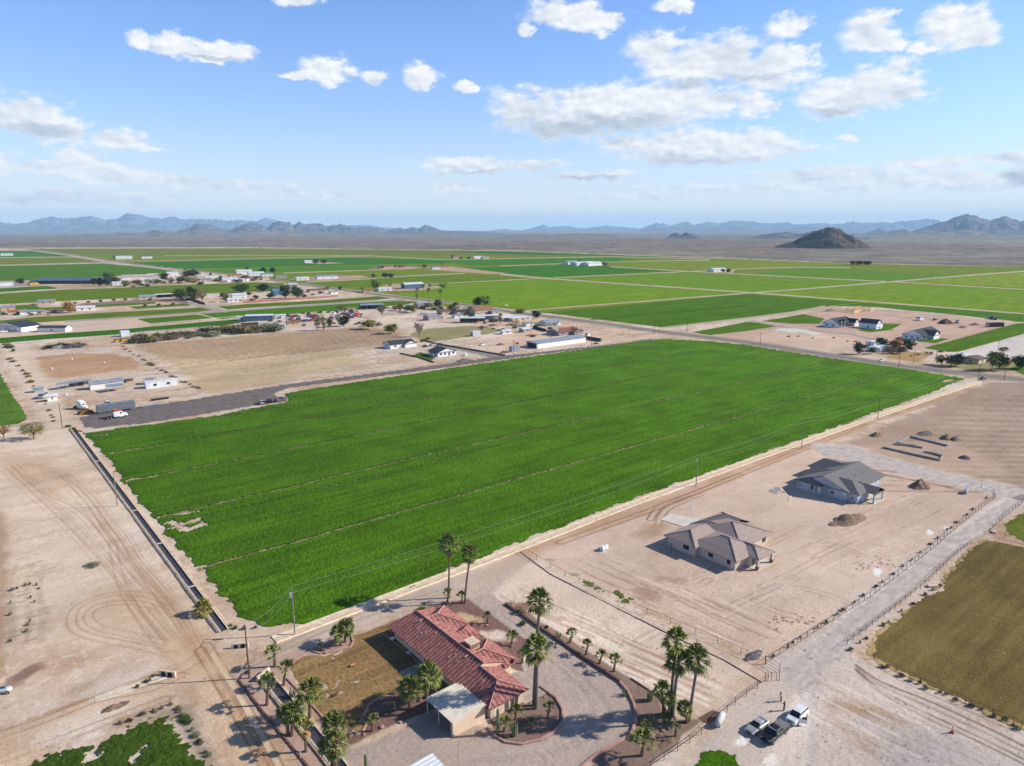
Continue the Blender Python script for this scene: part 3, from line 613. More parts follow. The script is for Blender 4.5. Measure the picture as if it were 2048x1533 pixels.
GF = [([(1524, 643), (1607, 629), (1650, 638), (1639, 648), (1588, 648)], 'green lot left of the dark roofed farmhouses'), ([(1385, 665), (1440, 655), (1495, 644), (1556, 652), (1500, 661.5), (1420, 671)], 'green lot beside the main road'),
      ([(1714, 661), (1740, 653), (1765, 647), (1803, 649), (1780, 661), (1740, 665)], 'lawn between the white barn and the farmhouse'), ([(1808, 674), (1900, 678), (1870, 687), (1840, 684)], 'lawn in front of the long white farmhouse'),
      ([(1848, 697), (2032, 647.5), (2048, 647), (2300, 600), (2300, 640), (2048, 668), (1917, 704), (1896, 704.5)], 'bright green field right of the farmhouses'), ([(2018, 738), (2048, 728), (2200, 730), (2200, 770), (2048, 750)], 'green field corner at the right edge')]
for p, l in GF: field(p, (74, 112, 30), l, 2)
ribbon('farm_track', [(1325, 656.5), (1500, 636), (1580, 626), (1650, 613)], 3.0, m_track, 3, 'farm lane along the dark green field')
ribbon('farm_lane', [(1500, 642), (1580, 656), (1700, 668), (1770, 683), (1790, 690)], 3.2, mat('lane_gravel', S(176, 164, 150), .95, scale=.2), 3, 'gravel lane leading to the farmhouses', 'lane')
for px, l in (([(0, 531.5), (110, 529), (206, 526)], 'pale track below the far left fields'), ([(-400, 602), (0, 586.5), (120, 579.5), (250, 574), (325, 571)], 'pale track below the metal barn'), ([(-400, 664), (0, 639), (150, 629), (250, 622), (402, 614)], 'pale track behind the olive field')):
    ribbon('farm_track', px, 1.6, m_track, 2, l)
ribbon('farm_lane', [(130, 643), (250, 636), (400, 626.5), (510, 619), (640, 609.5), (810, 600)], 3.0, mat('lane_grey', S(166, 158, 142), .95, scale=.2), 3, 'grey lane between the western fields', 'lane')
ribbon('farm_lane', [(374, 606), (402, 612), (440, 620), (452, 624)], 5.0, mat('lane_gravel', S(176, 164, 150)), 4, 'pale drive past the dark pole fence', 'lane')
sheet('dirt_yard', [(118, 579), (100, 571.5), (225, 564), (340, 567), (345, 570), (180, 577)], mat('yard_earth', S(190, 158, 126), .95, scale=.05), 2, 'tan yard beside the long metal barn', 'yard')
sheet('dirt_yard', [(-100, 574), (0, 563.5), (100, 561), (118, 566), (80, 571), (0, 575), (-100, 582)], mat('yard_grey', S(176, 160, 142), .95, scale=.05), 2, 'grey yard at the left edge', 'yard')
sheet('soil_strip', [(150, 609), (250, 602), (325, 598), (370, 600), (380, 606), (310, 604), (250, 606), (180, 612)], mat('tilled_soil', S(142, 118, 98), .95, scale=.05), 2, 'brown tilled strip under small fruit trees', 'soil')
for p, l in (([(605, 527), (640, 524), (690, 527), (640, 529)], 'yard round the farm in the dark green field'), ([(735, 538), (800, 533), (860, 536), (800, 540)], 'yard round the far low farmhouse'), ([(850, 540), (900, 533), (960, 541), (1015, 547), (980, 549), (900, 543)], 'yard beside the lone cypress'), ([(575, 560), (640, 553), (720, 551), (740, 556), (640, 563)], 'yard of the white sheds by the highway'), ([(745, 578), (780, 568), (840, 569), (890, 575), (840, 582), (780, 583)], 'yard below the two tone metal shed'), ([(1130, 530), (1160, 526), (1220, 531), (1180, 533)], 'yard of the white farm sheds'), ([(1410, 544), (1470, 541), (1466, 547), (1420, 547)], 'yard of the lone white house')):
    sheet('dirt_yard', p, mat('yard_earth', S(190, 158, 126)), 4, l, 'yard')
# ------------------------------------------------------------------ roads
m_asph = mat('asphalt', S(138, 130, 122), .9, S(110, 102, 96), scale=.25, detail=6, bump=.02, spec=.2)
m_asph2 = mat('asphalt_drive', S(122, 112, 104), .9, S(98, 90, 84), scale=.3, detail=6, bump=.02, spec=.2)
def road_strip(name, pts, w, m, z, label, cat='road', off=0.0):
    pts = smooth_line(pts, 4); L1 = []; L2 = []
    for i, p in enumerate(pts):
        a = pts[max(i - 1, 0)]; b = pts[min(i + 1, len(pts) - 1)]; dx = b[0] - a[0]; dy = b[1] - a[1]; l = math.hypot(dx, dy) or 1; nx, ny = -dy / l, dx / l
        L1.append((p[0] + nx * (off + w / 2), p[1] + ny * (off + w / 2), z)); L2.append((p[0] + nx * (off - w / 2), p[1] + ny * (off - w / 2), z))
    n = len(L1); me = bpy.data.meshes.new(name); me.from_pydata(L1 + L2, [], [(i, i + 1, n + i + 1, n + i) for i in range(n - 1)]); me.materials.append(m); me.update()
    if me.polygons[0].normal.z < 0: me.flip_normals()
    o = bpy.data.objects.new(name, me); COL.objects.link(o)
    return tag(o, label, cat, kind='structure')
HW = W2([(-300, 486), (0, 496), (120, 507), (228, 523), (350, 538), (478, 551), (560, 563), (678, 579), (792, 594), (906, 607), (1020, 624), (1150, 640), (1300, 661), (1485, 684), (1640, 708), (1800, 732), (1960, 751), (2048, 760), (2500, 815)])
road_strip('road_verge', HW, 17.0, mat('verge', S(170, 150, 130), .95, S(146, 128, 104), scale=.08), .13, 'dusty verge along both sides of the main road', 'road verge')
road_strip('road', HW, 8.5, m_asph, .20, 'grey two lane main road running across the plain', 'road')
m_yel = mat('road_paint_yellow', S(196, 168, 80), .8, scale=2); m_wht = mat('road_paint_white', S(214, 212, 206), .8, scale=2)
road_strip('road_marking', HW[6:], .28, m_yel, .225, 'yellow centre line of the main road', 'road marking')
road_strip('road_marking', HW[6:], .16, m_wht, .225, 'white edge line on the near side of the main road', 'road marking', 3.9)
road_strip('road_marking', HW[6:], .16, m_wht, .225, 'white edge line on the far side of the main road', 'road marking', -3.9)
side = patch('paved_drive', [(158, 835), (280, 814), (400, 797), (568, 770), (820, 738), (1000, 713), (1240, 687), (1300, 678), (1330, 682), (1080, 709), (820, 745), (575, 777), (546, 788), (560, 797), (575, 803), (500, 813), (400, 830), (290, 847), (190, 857), (172, 855)], m_asph2, lift=.03, rag=.35, seed=3)
tag(side, 'dark paved drive behind the crop, widening at the trucks', 'drive', kind='structure')
nl = patch('gravel_lane', [(2060, 984), (2012, 1000), (1880, 1085), (1740, 1195), (1640, 1275), (1560, 1350), (1600, 1395), (1690, 1305), (1760, 1235), (1870, 1140), (2010, 1035), (2060, 1008)], mat('lane_dust', S(198, 184, 170), .95, S(170, 156, 146), scale=.5, detail=7, bump=.04, stretch=(.5, 1.3, 1)), lift=.012, rag=.7, seed=8)
tag(nl, 'pale grey gravel lane between two pipe fences', 'lane', kind='structure')
nl = patch('gravel_lane', [(1612, 893), (1700, 893), (1800, 920), (1960, 962), (2060, 985), (2060, 1004), (1985, 990), (1800, 946), (1650, 912)], mat('lane_dust', S(186, 176, 168)), lift=.012, rag=.6, seed=12)
tag(nl, 'grey gravel lane passing behind the grey roofed house', 'lane', kind='structure')
# ------------------------------------------------------------------ the crop: irrigated strips with real relief
def crop_mat(name, dark, light, s=1.3, bump=.12):
    if name in _mats: return _mats[name]
    m = bpy.data.materials.new(name); m.use_nodes = True; t = m.node_tree; b = t.nodes['Principled BSDF']
    b.inputs['Roughness'].default_value = .85; b.inputs['Specular IOR Level'].default_value = .02
    g = N(t, 'ShaderNodeNewGeometry'); v = g.outputs['Position']
    n1 = N(t, 'ShaderNodeTexNoise', inp={'Vector': v, 'Scale': s, 'Detail': 4.0, 'Roughness': .75})
    n2 = N(t, 'ShaderNodeTexNoise', inp={'Vector': v, 'Scale': .05, 'Detail': 4.0, 'Roughness': .6})
    mp = N(t, 'ShaderNodeVectorMath', operation='MULTIPLY', inp={0: v, 1: (.03, .5, 1)}).outputs[0]
    n3 = N(t, 'ShaderNodeTexNoise', inp={'Vector': mp, 'Scale': 1.0, 'Detail': 3.0})
    f = N(t, 'ShaderNodeMapRange', inp={0: n1.outputs['Fac'], 1: .33, 2: .56 if 'alfalfa' in name else .60, 3: 0, 4: 1}).outputs[0]
    c = MIX(t, f, dark, light)
    f2 = N(t, 'ShaderNodeMapRange', inp={0: M_(t, 'ADD', n2.outputs['Fac'], M_(t, 'MULTIPLY', M_(t, 'SUBTRACT', n3.outputs['Fac'], .5), .95)), 1: .3, 2: .7, 3: .76, 4: 1.24}).outputs[0]
    if 'alfalfa' in name: f2 = M_(t, 'MULTIPLY', f2, N(t, 'ShaderNodeMapRange', inp={0: N(t, 'ShaderNodeSeparateXYZ', inp={0: v}).outputs[0], 1: 40.0, 2: 420.0, 3: .90, 4: 1.22}).outputs[0])   # brighter towards the main road
    c = N(t, 'ShaderNodeVectorMath', operation='SCALE', inp={0: c, 'Scale': f2}).outputs[0]
    t.links.new(c, b.inputs['Base Color'])
    bp = N(t, 'ShaderNodeBump', inp={'Strength': 1.0, 'Distance': bump, 'Height': n1.outputs['Fac']}); t.links.new(bp.outputs[0], b.inputs['Normal'])
    _mats[name] = m; return m
m_crop = crop_mat('alfalfa_leaf', S(18, 38, 4), S(84, 124, 24), 3.0, .08)
CW = W2([(165, 868), (290, 851), (420, 834), (500, 818), (572, 806), (578, 797), (568, 789), (600, 782), (700, 767), (1080, 711), (1290, 683), (1330, 679), (1400, 682), (1480, 689), (1600, 708), (1700, 723), (1820, 740), (1928, 758), (1850, 790), (1780, 815), (1600, 880), (1400, 952), (1255, 1004), (1000, 1100), (800, 1182), (640, 1240), (560, 1254), (520, 1251), (470, 1232), (400, 1142), (330, 1072), (262, 990), (219, 925)]); CW = [(x + (.7 if x < 42 else 0), y) for x, y in CW]
YB = [P(395, 1141)[1], P(317, 1037)[1], P(258, 964)[1], P(300, 906)[1]]
yq = lambda px, py: P(px, py)[1]
holes = []
for i, (a, b) in enumerate([((395, 1141), (1790, 746)), ((320, 1036), (1690, 717)), ((256, 964), (1555, 702)), ((220, 907), (1490, 688)), ((420, 838), (1380, 683)), ((330, 1052), (1000, 893))]):
    p0 = P(*a); p1 = P(*b)
    pts = [(p0[0] + (p1[0] - p0[0]) * k / 60, p0[1] + (p1[1] - p0[1]) * k / 60 + .7 * mnoise.noise((k * .35, i * 7.7, 0))) for k in range(61)]
    holes.append((pts, .55 if i < 5 else .2))
for pl, w in (([(262, 961), (285, 957), (311, 953)], 1.0), ([(352, 1030), (400, 1024)], .9), ([(400, 1136), (425, 1131)], .8), ([(345, 1045), (375, 1062), (408, 1050)], 1.5), ([(345, 1058), (400, 1040)], 1.2), ([(1885, 764), (1905, 761)], 2.2), ([(185, 872), (215, 870)], 1.0), ([(220, 908), (270, 899), (300, 896)], .7)):
    holes.append((W2(pl), w))
crop = patch('alfalfa_crop', CW, m_crop, lift=.10, relief=.34, rs=.5, rag=1.1, rgs=3.0, seed=4, world=True, holes=holes, edge=.10)
tag(crop, 'deep green alfalfa in long strips filling the middle of the view', 'crop', kind='stuff')
m_bord = mat('border_soil', S(178, 160, 118), .95, S(76, 76, 36), scale=.6, detail=6, bump=.08)
for i, (pts, w) in enumerate(holes[:5]):
    st_ = [(x, y - 1.0) for x, y in pts] + [(x, y + 1.0) for x, y in pts[::-1]]
    tag(patch('irrigation_border', st_, m_bord, lift=.03, relief=.16, rs=1.5, rag=.5, seed=50 + i, world=True), 'low earth border between crop strips, ' + ['nearest the houses', 'second from the houses', 'across the middle of the field', 'fourth from the houses', 'farthest, beside the paved drive'][i], 'earth border', kind='structure')
pg = patch('grass_pasture', [(-120, 735), (0, 747), (24, 790), (42, 815), (53, 832), (53, 839), (40, 847), (0, 853), (-160, 862)], crop_mat('pasture_leaf', S(56, 86, 22), S(92, 122, 42), 1.0, .08), lift=.1, relief=.2, rag=.6, seed=6)
tag(pg, 'rounded green pasture at the left edge', 'pasture', kind='stuff')
wl = patch('weedy_grass', [(40, 1545), (110, 1508), (200, 1488), (270, 1455), (325, 1438), (350, 1448), (362, 1475), (380, 1505), (410, 1540), (440, 1620), (-60, 1620)], crop_mat('rank_weed', S(24, 44, 8), S(72, 94, 30), 3.4, .1), lift=.06, relief=.35, rs=.6, rag=1.2, rgs=.8, seed=9, hole_n=.34, edge=.1)
tag(wl, 'patchy green growth at the lower left corner', 'grass', kind='stuff')
gl = patch('green_grass', [(1385, 1540), (1405, 1508), (1440, 1499), (1472, 1514), (1492, 1545), (1490, 1620), (1370, 1620)], crop_mat('grass_leaf', S(42, 70, 8), S(76, 112, 18), 2.0, .06), lift=.06, relief=.12, rs=.4, rag=.5, seed=10)
tag(gl, 'bright green grass clump at the bottom edge', 'grass', kind='stuff')
m_dry = crop_mat('dry_grass', S(86, 72, 36), S(122, 106, 62), 3.0, .04)
bf = patch('dry_field', [(1967, 1085), (1950, 1095), (1931, 1111), (1908, 1138), (1884, 1167), (1890, 1181), (1861, 1190), (1808, 1229), (1752, 1276), (1744, 1292), (1748, 1314), (1780, 1333), (1860, 1372), (1950, 1412), (2048, 1453), (2300, 1570), (2300, 1110), (2048, 1096), (1990, 1082)], m_dry, lift=.05, relief=.07, rs=.9, rag=.6, seed=13)
tag(bf, 'olive brown dormant grass field at the right', 'dry field', kind='stuff')
m_straw = crop_mat('straw_grass', S(142, 122, 76), S(184, 158, 108), 2.4, .06)
ed = W2([(1975, 1078), (1958, 1086), (1931, 1106), (1904, 1136), (1880, 1168), (1850, 1192), (1800, 1230), (1746, 1276), (1738, 1292), (1742, 1316), (1780, 1338), (1860, 1378), (1950, 1420), (2060, 1466), (2300, 1580)])
ep = [(x, y) for x, y in ed] + [(x + .9, y - .3) for x, y in ed[::-1]]
sg = patch('straw_fringe', ep, m_straw, lift=.04, relief=.25, rs=.5, rag=.7, seed=14, world=True)
tag(sg, 'straw coloured grass fringe round the dry field', 'dry grass', kind='stuff')
gf2 = patch('green_paddock', [(2008, 1050), (2048, 1026), (2250, 1000), (2250, 1110), (2048, 1082), (2022, 1070)], crop_mat('paddock_leaf', S(78, 88, 30), S(112, 120, 44), 1.4, .06), lift=.05, relief=.15, rag=.6, seed=15)
tag(gf2, 'yellow green paddock at the right edge', 'paddock', kind='stuff')
la = patch('dry_lawn', [(577, 1334), (598, 1316), (620, 1310), (650, 1314), (680, 1300), (705, 1291), (706, 1272), (740, 1262), (800, 1237), (862, 1216), (905, 1290), (930, 1340), (905, 1378), (850, 1392), (800, 1392), (760, 1394), (732, 1410), (724, 1432), (736, 1450), (727, 1463), (690, 1458), (640, 1425), (605, 1378)], crop_mat('lawn_leaf', S(112, 86, 50), S(152, 124, 84), 1.6, .05), lift=.03, relief=.06, rs=.5, rag=.25, seed=16, hole_n=.27)
tag(la, 'dormant brown lawn behind the red roofed house', 'lawn', kind='stuff')
lg = patch('small_lawn', [(826, 711), (842, 705), (870, 716), (862, 722), (835, 716)], crop_mat('grass_leaf', S(42, 70, 8), S(76, 112, 18)), lift=.06, rag=.2, seed=17)
tag(lg, 'small green lawn beside the white gabled cottage', 'lawn', kind='stuff')
for pp, l in (([(1228, 1186), (1238, 1184), (1262, 1200), (1258, 1206), (1236, 1198)], 'green weeds growing through the pipe fence'), ([(1172, 1166), (1190, 1170), (1205, 1178), (1200, 1181), (1180, 1174)], 'thin green weeds near the white tanks')):
    tag(patch('weed_patch', pp, crop_mat('weed_leaf', S(58, 76, 24), S(104, 116, 54), 2.0, .06), lift=.04, relief=.3, rs=.6, rag=1.2, seed=18), l, 'weeds', kind='stuff')
# concrete slabs
m_slab = mat('fresh_concrete', S(214, 206, 192), .8, S(196, 184, 168), scale=.4, bump=.01)
def slab(pxpoly, h, label, m=None):
    b = MB(); w = W2(pxpoly)
    b.prism(w if sum((w[i][0] * w[(i + 1) % len(w)][1] - w[(i + 1) % len(w)][0] * w[i][1]) for i in range(len(w))) > 0 else w[::-1], -.1, h)
    return tag(b.build('concrete_slab', m or m_slab), label, 'concrete slab', kind='structure')
slab([(1320, 1040), (1344, 1028), (1367, 1034), (1400, 1038), (1410, 1046), (1378, 1058), (1352, 1050)], .14, 'white concrete drive slab beside the brown roofed house')
slab([(1545, 661), (1562, 657), (1598, 658), (1648, 668), (1622, 671), (1598, 666), (1580, 667)], .2, 'white house slab waiting on bare earth by the road')
# ------------------------------------------------------------------ mountains and hills (real relief at their own distance)
def rock_mat(name, c1, c2, sc=.01):
    m = mat(name, c1, .95, c2, scale=sc, detail=9, amt=1.0, bump=22.0 if sc < .02 else 1.2, bscale=sc * 2, spec=.05)
    return m
m_rockA = rock_mat('range_rock', S(146, 140, 136), S(78, 84, 94), .003)  # blue in the dark tone puts some of the haze into the rock
m_rockB = rock_mat('hill_rock', S(138, 124, 116), S(58, 66, 80), .006)
m_pale = rock_mat('pale_hill', S(156, 140, 116), S(100, 92, 74), .006)
def mountains(name, label, pts, dist, depth, m, seed=1, base=0.0, step=1.6, nv=46, spur=1.0):
    xs = np.arange(pts[0][0], pts[-1][0] + step, step)
    ys = np.interp(xs, [p[0] for p in pts], [p[1] for p in pts])
    A = np.array([DIR(x, 458.0)[0] for x in xs]); E_ = np.array([DIR(x, y)[1] for x, y in zip(xs, ys)])
    crest = np.maximum(CAM_H + dist * np.tan(E_), 2.0)
    px_m = dist / FPX
    crest = crest + (fb(xs * px_m, xs * 0, 5 * px_m, seed, 5) - .5) * np.minimum(crest * .35, 5.0 * px_m)
    ends = np.clip(np.minimum((xs - xs[0]) / 12, (xs[-1] - xs) / 12), 0, 1); crest = crest * ends
    V = np.concatenate([np.linspace(-1, 0, nv), np.linspace(0, 1, 9)[1:]])
    VV, AA = np.meshgrid(V, A, indexing='ij'); CR = np.broadcast_to(crest, VV.shape)
    sm = np.convolve(np.pad(crest, 15, mode='edge'), np.ones(31) / 31, 'valid'); CR = CR + (np.minimum(sm, crest * 1.05)[None] - CR) * (1 - np.exp(-np.abs(VV) * 7))
    D = dist + VV * depth; X = D * np.cos(AA); Y = D * np.sin(AA)
    av = np.abs(VV); lx = AA * dist
    wav = depth * .42
    n = fb(lx, VV * depth * .55, wav, seed + 3, 5); ridge = 1 - np.abs(2 * n - 1) * 1.6
    n2 = fb(lx, VV * depth * .8, wav * .35, seed + 8, 4)
    prof = (1 - av) ** (1.15) * (1 - spur * np.minimum(av * 2.2, 1) * (1 - ridge) * .9) * (1 - np.minimum(av * 3, 1) * (n2 - .5) * 1.1)
    Z = CR * np.clip(prof, 0, 1.0) + base - 1.5 * (av > .98)
    o = grid_mesh(name, X, Y, Z, None, np.ones((X.shape[0] - 1, X.shape[1] - 1), bool), m)
    for p in o.data.polygons[:1]:
        if p.normal.z < 0: o.data.flip_normals()
    return tag(o, label, 'mountain range' if 'mount' in name else 'hill', kind='structure')
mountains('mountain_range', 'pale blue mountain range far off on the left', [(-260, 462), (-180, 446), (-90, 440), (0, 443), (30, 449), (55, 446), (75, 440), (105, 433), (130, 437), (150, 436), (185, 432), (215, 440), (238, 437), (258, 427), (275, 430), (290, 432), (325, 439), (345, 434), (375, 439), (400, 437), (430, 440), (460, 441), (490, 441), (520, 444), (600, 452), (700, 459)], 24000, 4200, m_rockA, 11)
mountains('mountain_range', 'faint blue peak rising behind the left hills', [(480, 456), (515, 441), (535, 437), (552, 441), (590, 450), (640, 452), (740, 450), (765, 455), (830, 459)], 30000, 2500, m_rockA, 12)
mountains('mountain_range', 'long jagged hill range left of the centre', [(340, 467), (375, 457), (395, 448), (420, 449), (440, 457), (462, 460), (478, 453), (498, 446), (520, 448), (538, 456), (545, 447), (556, 443), (580, 444), (586, 451), (600, 443), (612, 450), (624, 448), (640, 446), (655, 453), (665, 452), (680, 448), (700, 453), (715, 456), (722, 453), (740, 454), (756, 456), (775, 461), (800, 456), (812, 459), (822, 454), (836, 457), (852, 450), (870, 455), (882, 461), (905, 462), (930, 462), (960, 464), (1010, 468)], 13000, 2300, m_rockB, 13, spur=1.2)
mountains('foothill', 'low tan foothills below the left range', [(60, 478), (110, 475), (130, 469), (145, 473), (180, 466), (215, 470), (240, 465), (280, 467), (310, 461), (350, 464), (400, 462), (450, 466), (520, 464), (600, 466), (700, 466), (800, 469), (900, 470), (1000, 470), (1060, 472)], 9500, 1100, m_pale, 14)
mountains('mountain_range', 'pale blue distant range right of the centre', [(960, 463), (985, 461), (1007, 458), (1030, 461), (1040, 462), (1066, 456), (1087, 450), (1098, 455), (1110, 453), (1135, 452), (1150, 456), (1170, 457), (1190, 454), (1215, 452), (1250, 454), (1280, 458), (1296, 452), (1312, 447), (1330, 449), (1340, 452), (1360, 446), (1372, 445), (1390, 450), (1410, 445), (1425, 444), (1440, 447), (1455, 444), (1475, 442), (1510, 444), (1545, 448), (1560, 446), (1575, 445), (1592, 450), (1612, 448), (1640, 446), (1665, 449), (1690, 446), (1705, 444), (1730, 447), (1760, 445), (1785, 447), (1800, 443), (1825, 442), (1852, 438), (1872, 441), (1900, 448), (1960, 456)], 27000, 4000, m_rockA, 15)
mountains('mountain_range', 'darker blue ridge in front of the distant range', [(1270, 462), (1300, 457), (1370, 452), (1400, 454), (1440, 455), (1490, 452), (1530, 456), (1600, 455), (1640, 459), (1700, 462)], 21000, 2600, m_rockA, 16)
mountains('mountain_range', 'dark double peaked mountain at the right', [(1700, 476), (1724, 472), (1740, 464), (1757, 457), (1775, 464), (1790, 461), (1810, 458), (1822, 464), (1845, 456), (1868, 449), (1890, 442), (1905, 435), (1918, 432), (1932, 428), (1945, 431), (1960, 436), (1978, 440), (1992, 436), (2006, 433), (2020, 437), (2040, 442), (2100, 452), (2200, 446), (2320, 468)], 12500, 2300, m_rockB, 17, spur=1.2)
mountains('foothill', 'brown foothills below the double peaked mountain', [(1720, 479), (1760, 472), (1790, 468), (1810, 464), (1850, 468), (1880, 463), (1910, 467), (1950, 464), (1990, 470), (2060, 472), (2200, 480)], 9000, 1000, m_pale, 18)
mountains('foothill', 'low brown hill left of the dark butte', [(1490, 478), (1525, 470), (1560, 466), (1580, 464), (1600, 468), (1625, 463), (1650, 461), (1690, 468), (1740, 478)], 7000, 800, m_rockB, 19)
mountains('foothill', 'small dark knolls on the right of the plain', [(1330, 476), (1345, 468), (1352, 466), (1362, 470), (1372, 466), (1385, 468), (1396, 472), (1410, 476)], 6200, 260, m_rockB, 20)
mountains('foothill', 'low pale swells in the middle of the plain', [(980, 476), (1010, 471), (1060, 468), (1110, 470), (1150, 467), (1200, 468), (1260, 473), (1330, 478)], 7500, 900, m_pale, 21)
# the butte
def butte():
    cx, cy = P(1655, 497.5); n = 150; rx, ry, h = 172, 150, 88
    u = np.linspace(-1.5, 1.5, n); U, V = np.meshgrid(u, u)
    th_ = AZ - math.atan((1655 - 1024) / FPX); a = -th_
    X = U * rx; Y = V * ry
    r_ = np.sqrt((U * 1.0) ** 2 + V ** 2) + (fb(X, Y, 70, 41, 4) - .5) * .35
    Z = h * np.clip(1 - r_ ** 1.35, 0, 1) ** .95 * (1 + (fb(X, Y, 40, 42, 5) - .5) * .6 * np.clip(r_ * 2, 0, 1)) - 1.0
    shoulder = 38 * np.clip(1 - np.sqrt(((U + .55) / .75) ** 2 + (V / .9) ** 2), 0, 1) ** .8
    Z = np.maximum(Z, shoulder * (1 + (fb(X, Y, 30, 43, 4) - .5) * .4) - 1)
    c, s_ = math.cos(th_ - math.pi / 2), math.sin(th_ - math.pi / 2)
    cx += 150 * math.cos(th_); cy += 150 * math.sin(th_)
    o = grid_mesh('butte', cx + X * c - Y * s_, cy + X * s_ + Y * c, Z, None, np.ones((n - 1, n - 1), bool), rock_mat('butte_rock', S(104, 86, 68), S(40, 44, 42), .03))
    if o.data.polygons[0].normal.z < 0: o.data.flip_normals()
    tag(o, 'dark lone butte rising from the desert plain', 'hill', kind='structure')
butte()
# ------------------------------------------------------------------ buildings
def stucco(name, r, g, b, amt=.5): return mat('stucco_' + name, S(r, g, b), .9, S(int(r * .9), int(g * .88), int(b * .86)), scale=.8, detail=6, amt=amt, bump=.01)
m_glass = mat('window_glass', (.02, .03, .04, 1), .12, (.03, .045, .06, 1), scale=.5, spec=.6)
m_frame_w = mat('white_trim', S(226, 224, 218), .6, scale=2); m_frame_d = mat('dark_trim', S(70, 52, 48), .6, scale=2)
m_tile_red = mat('clay_tile_red', S(176, 118, 108), .85, S(116, 70, 62), scale=1.5, detail=8, amt=.9, bump=.03, bscale=6)
m_tile_brown = mat('clay_tile_brown', S(172, 154, 142), .85, S(142, 124, 114), scale=2.5, detail=6, amt=.8, bump=.02, bscale=8)
m_shingle = mat('grey_shingle', S(120, 118, 114), .9, S(100, 98, 95), scale=2.5, detail=8, amt=.8, bump=.01, bscale=8)
m_shingle_dk = mat('charcoal_shingle', S(58, 64, 72), .9, S(46, 50, 57), scale=1.5, detail=6, amt=.8)
m_metal_w = mat('white_metal_sheet', S(232, 234, 232), .45, S(210, 214, 214), scale=.3, metal=.2)
m_metal_g = mat('grey_metal_sheet', S(166, 176, 182), .45, S(140, 150, 156), scale=.3, metal=.3)
m_wood = mat('weathered_wood', S(128, 100, 76), .9, S(92, 70, 54), scale=2, detail=5)
m_frameL = mat('new_lumber', S(222, 190, 146), .85, S(192, 156, 112), scale=1)
m_rust = mat('rusty_pipe', S(96, 62, 48), .85, S(70, 46, 38), scale=6)
m_steel = mat('galvanised_steel', S(176, 178, 178), .5, S(148, 150, 152), scale=3, metal=.5)
m_chim = mat('pink_cap', S(206, 150, 140), .85, scale=2)
def cut(bm_faces_pts, axis, step, prof):
    """split one sloped polygon along an axis and lift it with a profile (tile courses, barrels)"""
    bm = bmesh.new(); vs = [bm.verts.new(p) for p in bm_faces_pts]; bm.faces.new(vs)
    lo = min(p[axis] for p in bm_faces_pts); hi = max(p[axis] for p in bm_faces_pts); k = lo + step - (lo % step); no = [0, 0, 0]; no[axis] = 1
    while k < hi:
        co = [0, 0, 0]; co[axis] = k
        bmesh.ops.bisect_plane(bm, geom=bm.verts[:] + bm.edges[:] + bm.faces[:], plane_co=co, plane_no=no, dist=1e-5); k += step
    for v in bm.verts: v.co.z += prof(v.co[axis])
    bm.verts.ensure_lookup_table(); bm.verts.index_update()
    r = ([tuple(v.co) for v in bm.verts], [tuple(v.index for v in f.verts) for f in bm.faces]); bm.free()
    return r
def barrel(sp, h): return lambda c: h * (1.0 if ((c / sp + .1) % 1.0) < .25 else 0.0)
def roof_block(mb, x0, x1, y0, y1, ze, zr, ax='y', e0='h', e1='h', inset=None, style=None, thick=.16, dz=0.0):
    """hip/gable block; ax is the ridge direction, e0/e1 its low/high end: h hip, g gable"""
    ze += dz; zr += dz
    sw = ax == 'x'
    if sw: x0, x1, y0, y1 = y0, y1, x0, x1
    xm = (x0 + x1) / 2; hw = (x1 - x0) / 2; ins = hw if inset is None else inset
    r0 = y0 + (ins if e0 == 'h' else 0); r1 = y1 - (ins if e1 == 'h' else 0)
    if r1 < r0: r0 = r1 = (y0 + y1) / 2
    T = lambda p: (p[1], p[0], p[2]) if sw else p
    A = (x0, y0, ze); B = (x1, y0, ze); C = (x1, y1, ze); D = (x0, y1, ze); E = (xm, r0, zr); F = (xm, r1, zr)
    slopes = [([A, E, F, D], 'w'), ([C, F, E, B], 'e')]
    if e0 == 'h': slopes.append(([A, B, E], 's'))
    if e1 == 'h': slopes.append(([C, D, F], 'n'))
    for pts, side in slopes:
        pts = [T(p) for p in pts]
        if sw: pts = pts[::-1]
        if style is None: mb.add(pts, [tuple(range(len(pts)))])
        else:
            along = (1 if side in 'we' else 0); across = 1 - along
            if sw: along, across = across, along
            if style == 'barrel': v, f = cut(pts, along, .22, barrel(.88, .12))
            else:
                stp = .42; v, f = cut(pts, across, stp / 3, (lambda s_: (lambda c: .075 * (((s_ * c) / stp) % 1.0)))(1 if (side in 'ws') == True else -1))
            mb.add(v, f)
    # fascia and soffit
    q = [T(p) for p in (A, B, C, D)]; n = 4
    lo = [(p[0], p[1], ze - thick) for p in q]
    for i in range(4):
        j = (i + 1) % 4
        mb.add([q[i], q[j], lo[j], lo[i]], [(0, 1, 2, 3)])
    mb.add(lo, [(3, 2, 1, 0)])
    return mb
def ridge_caps(root, m, segs, r=.13):
    for a, b in segs: MB().cyl(a, b, r, r, 6).build('ridge_cap', m, root, world=True)
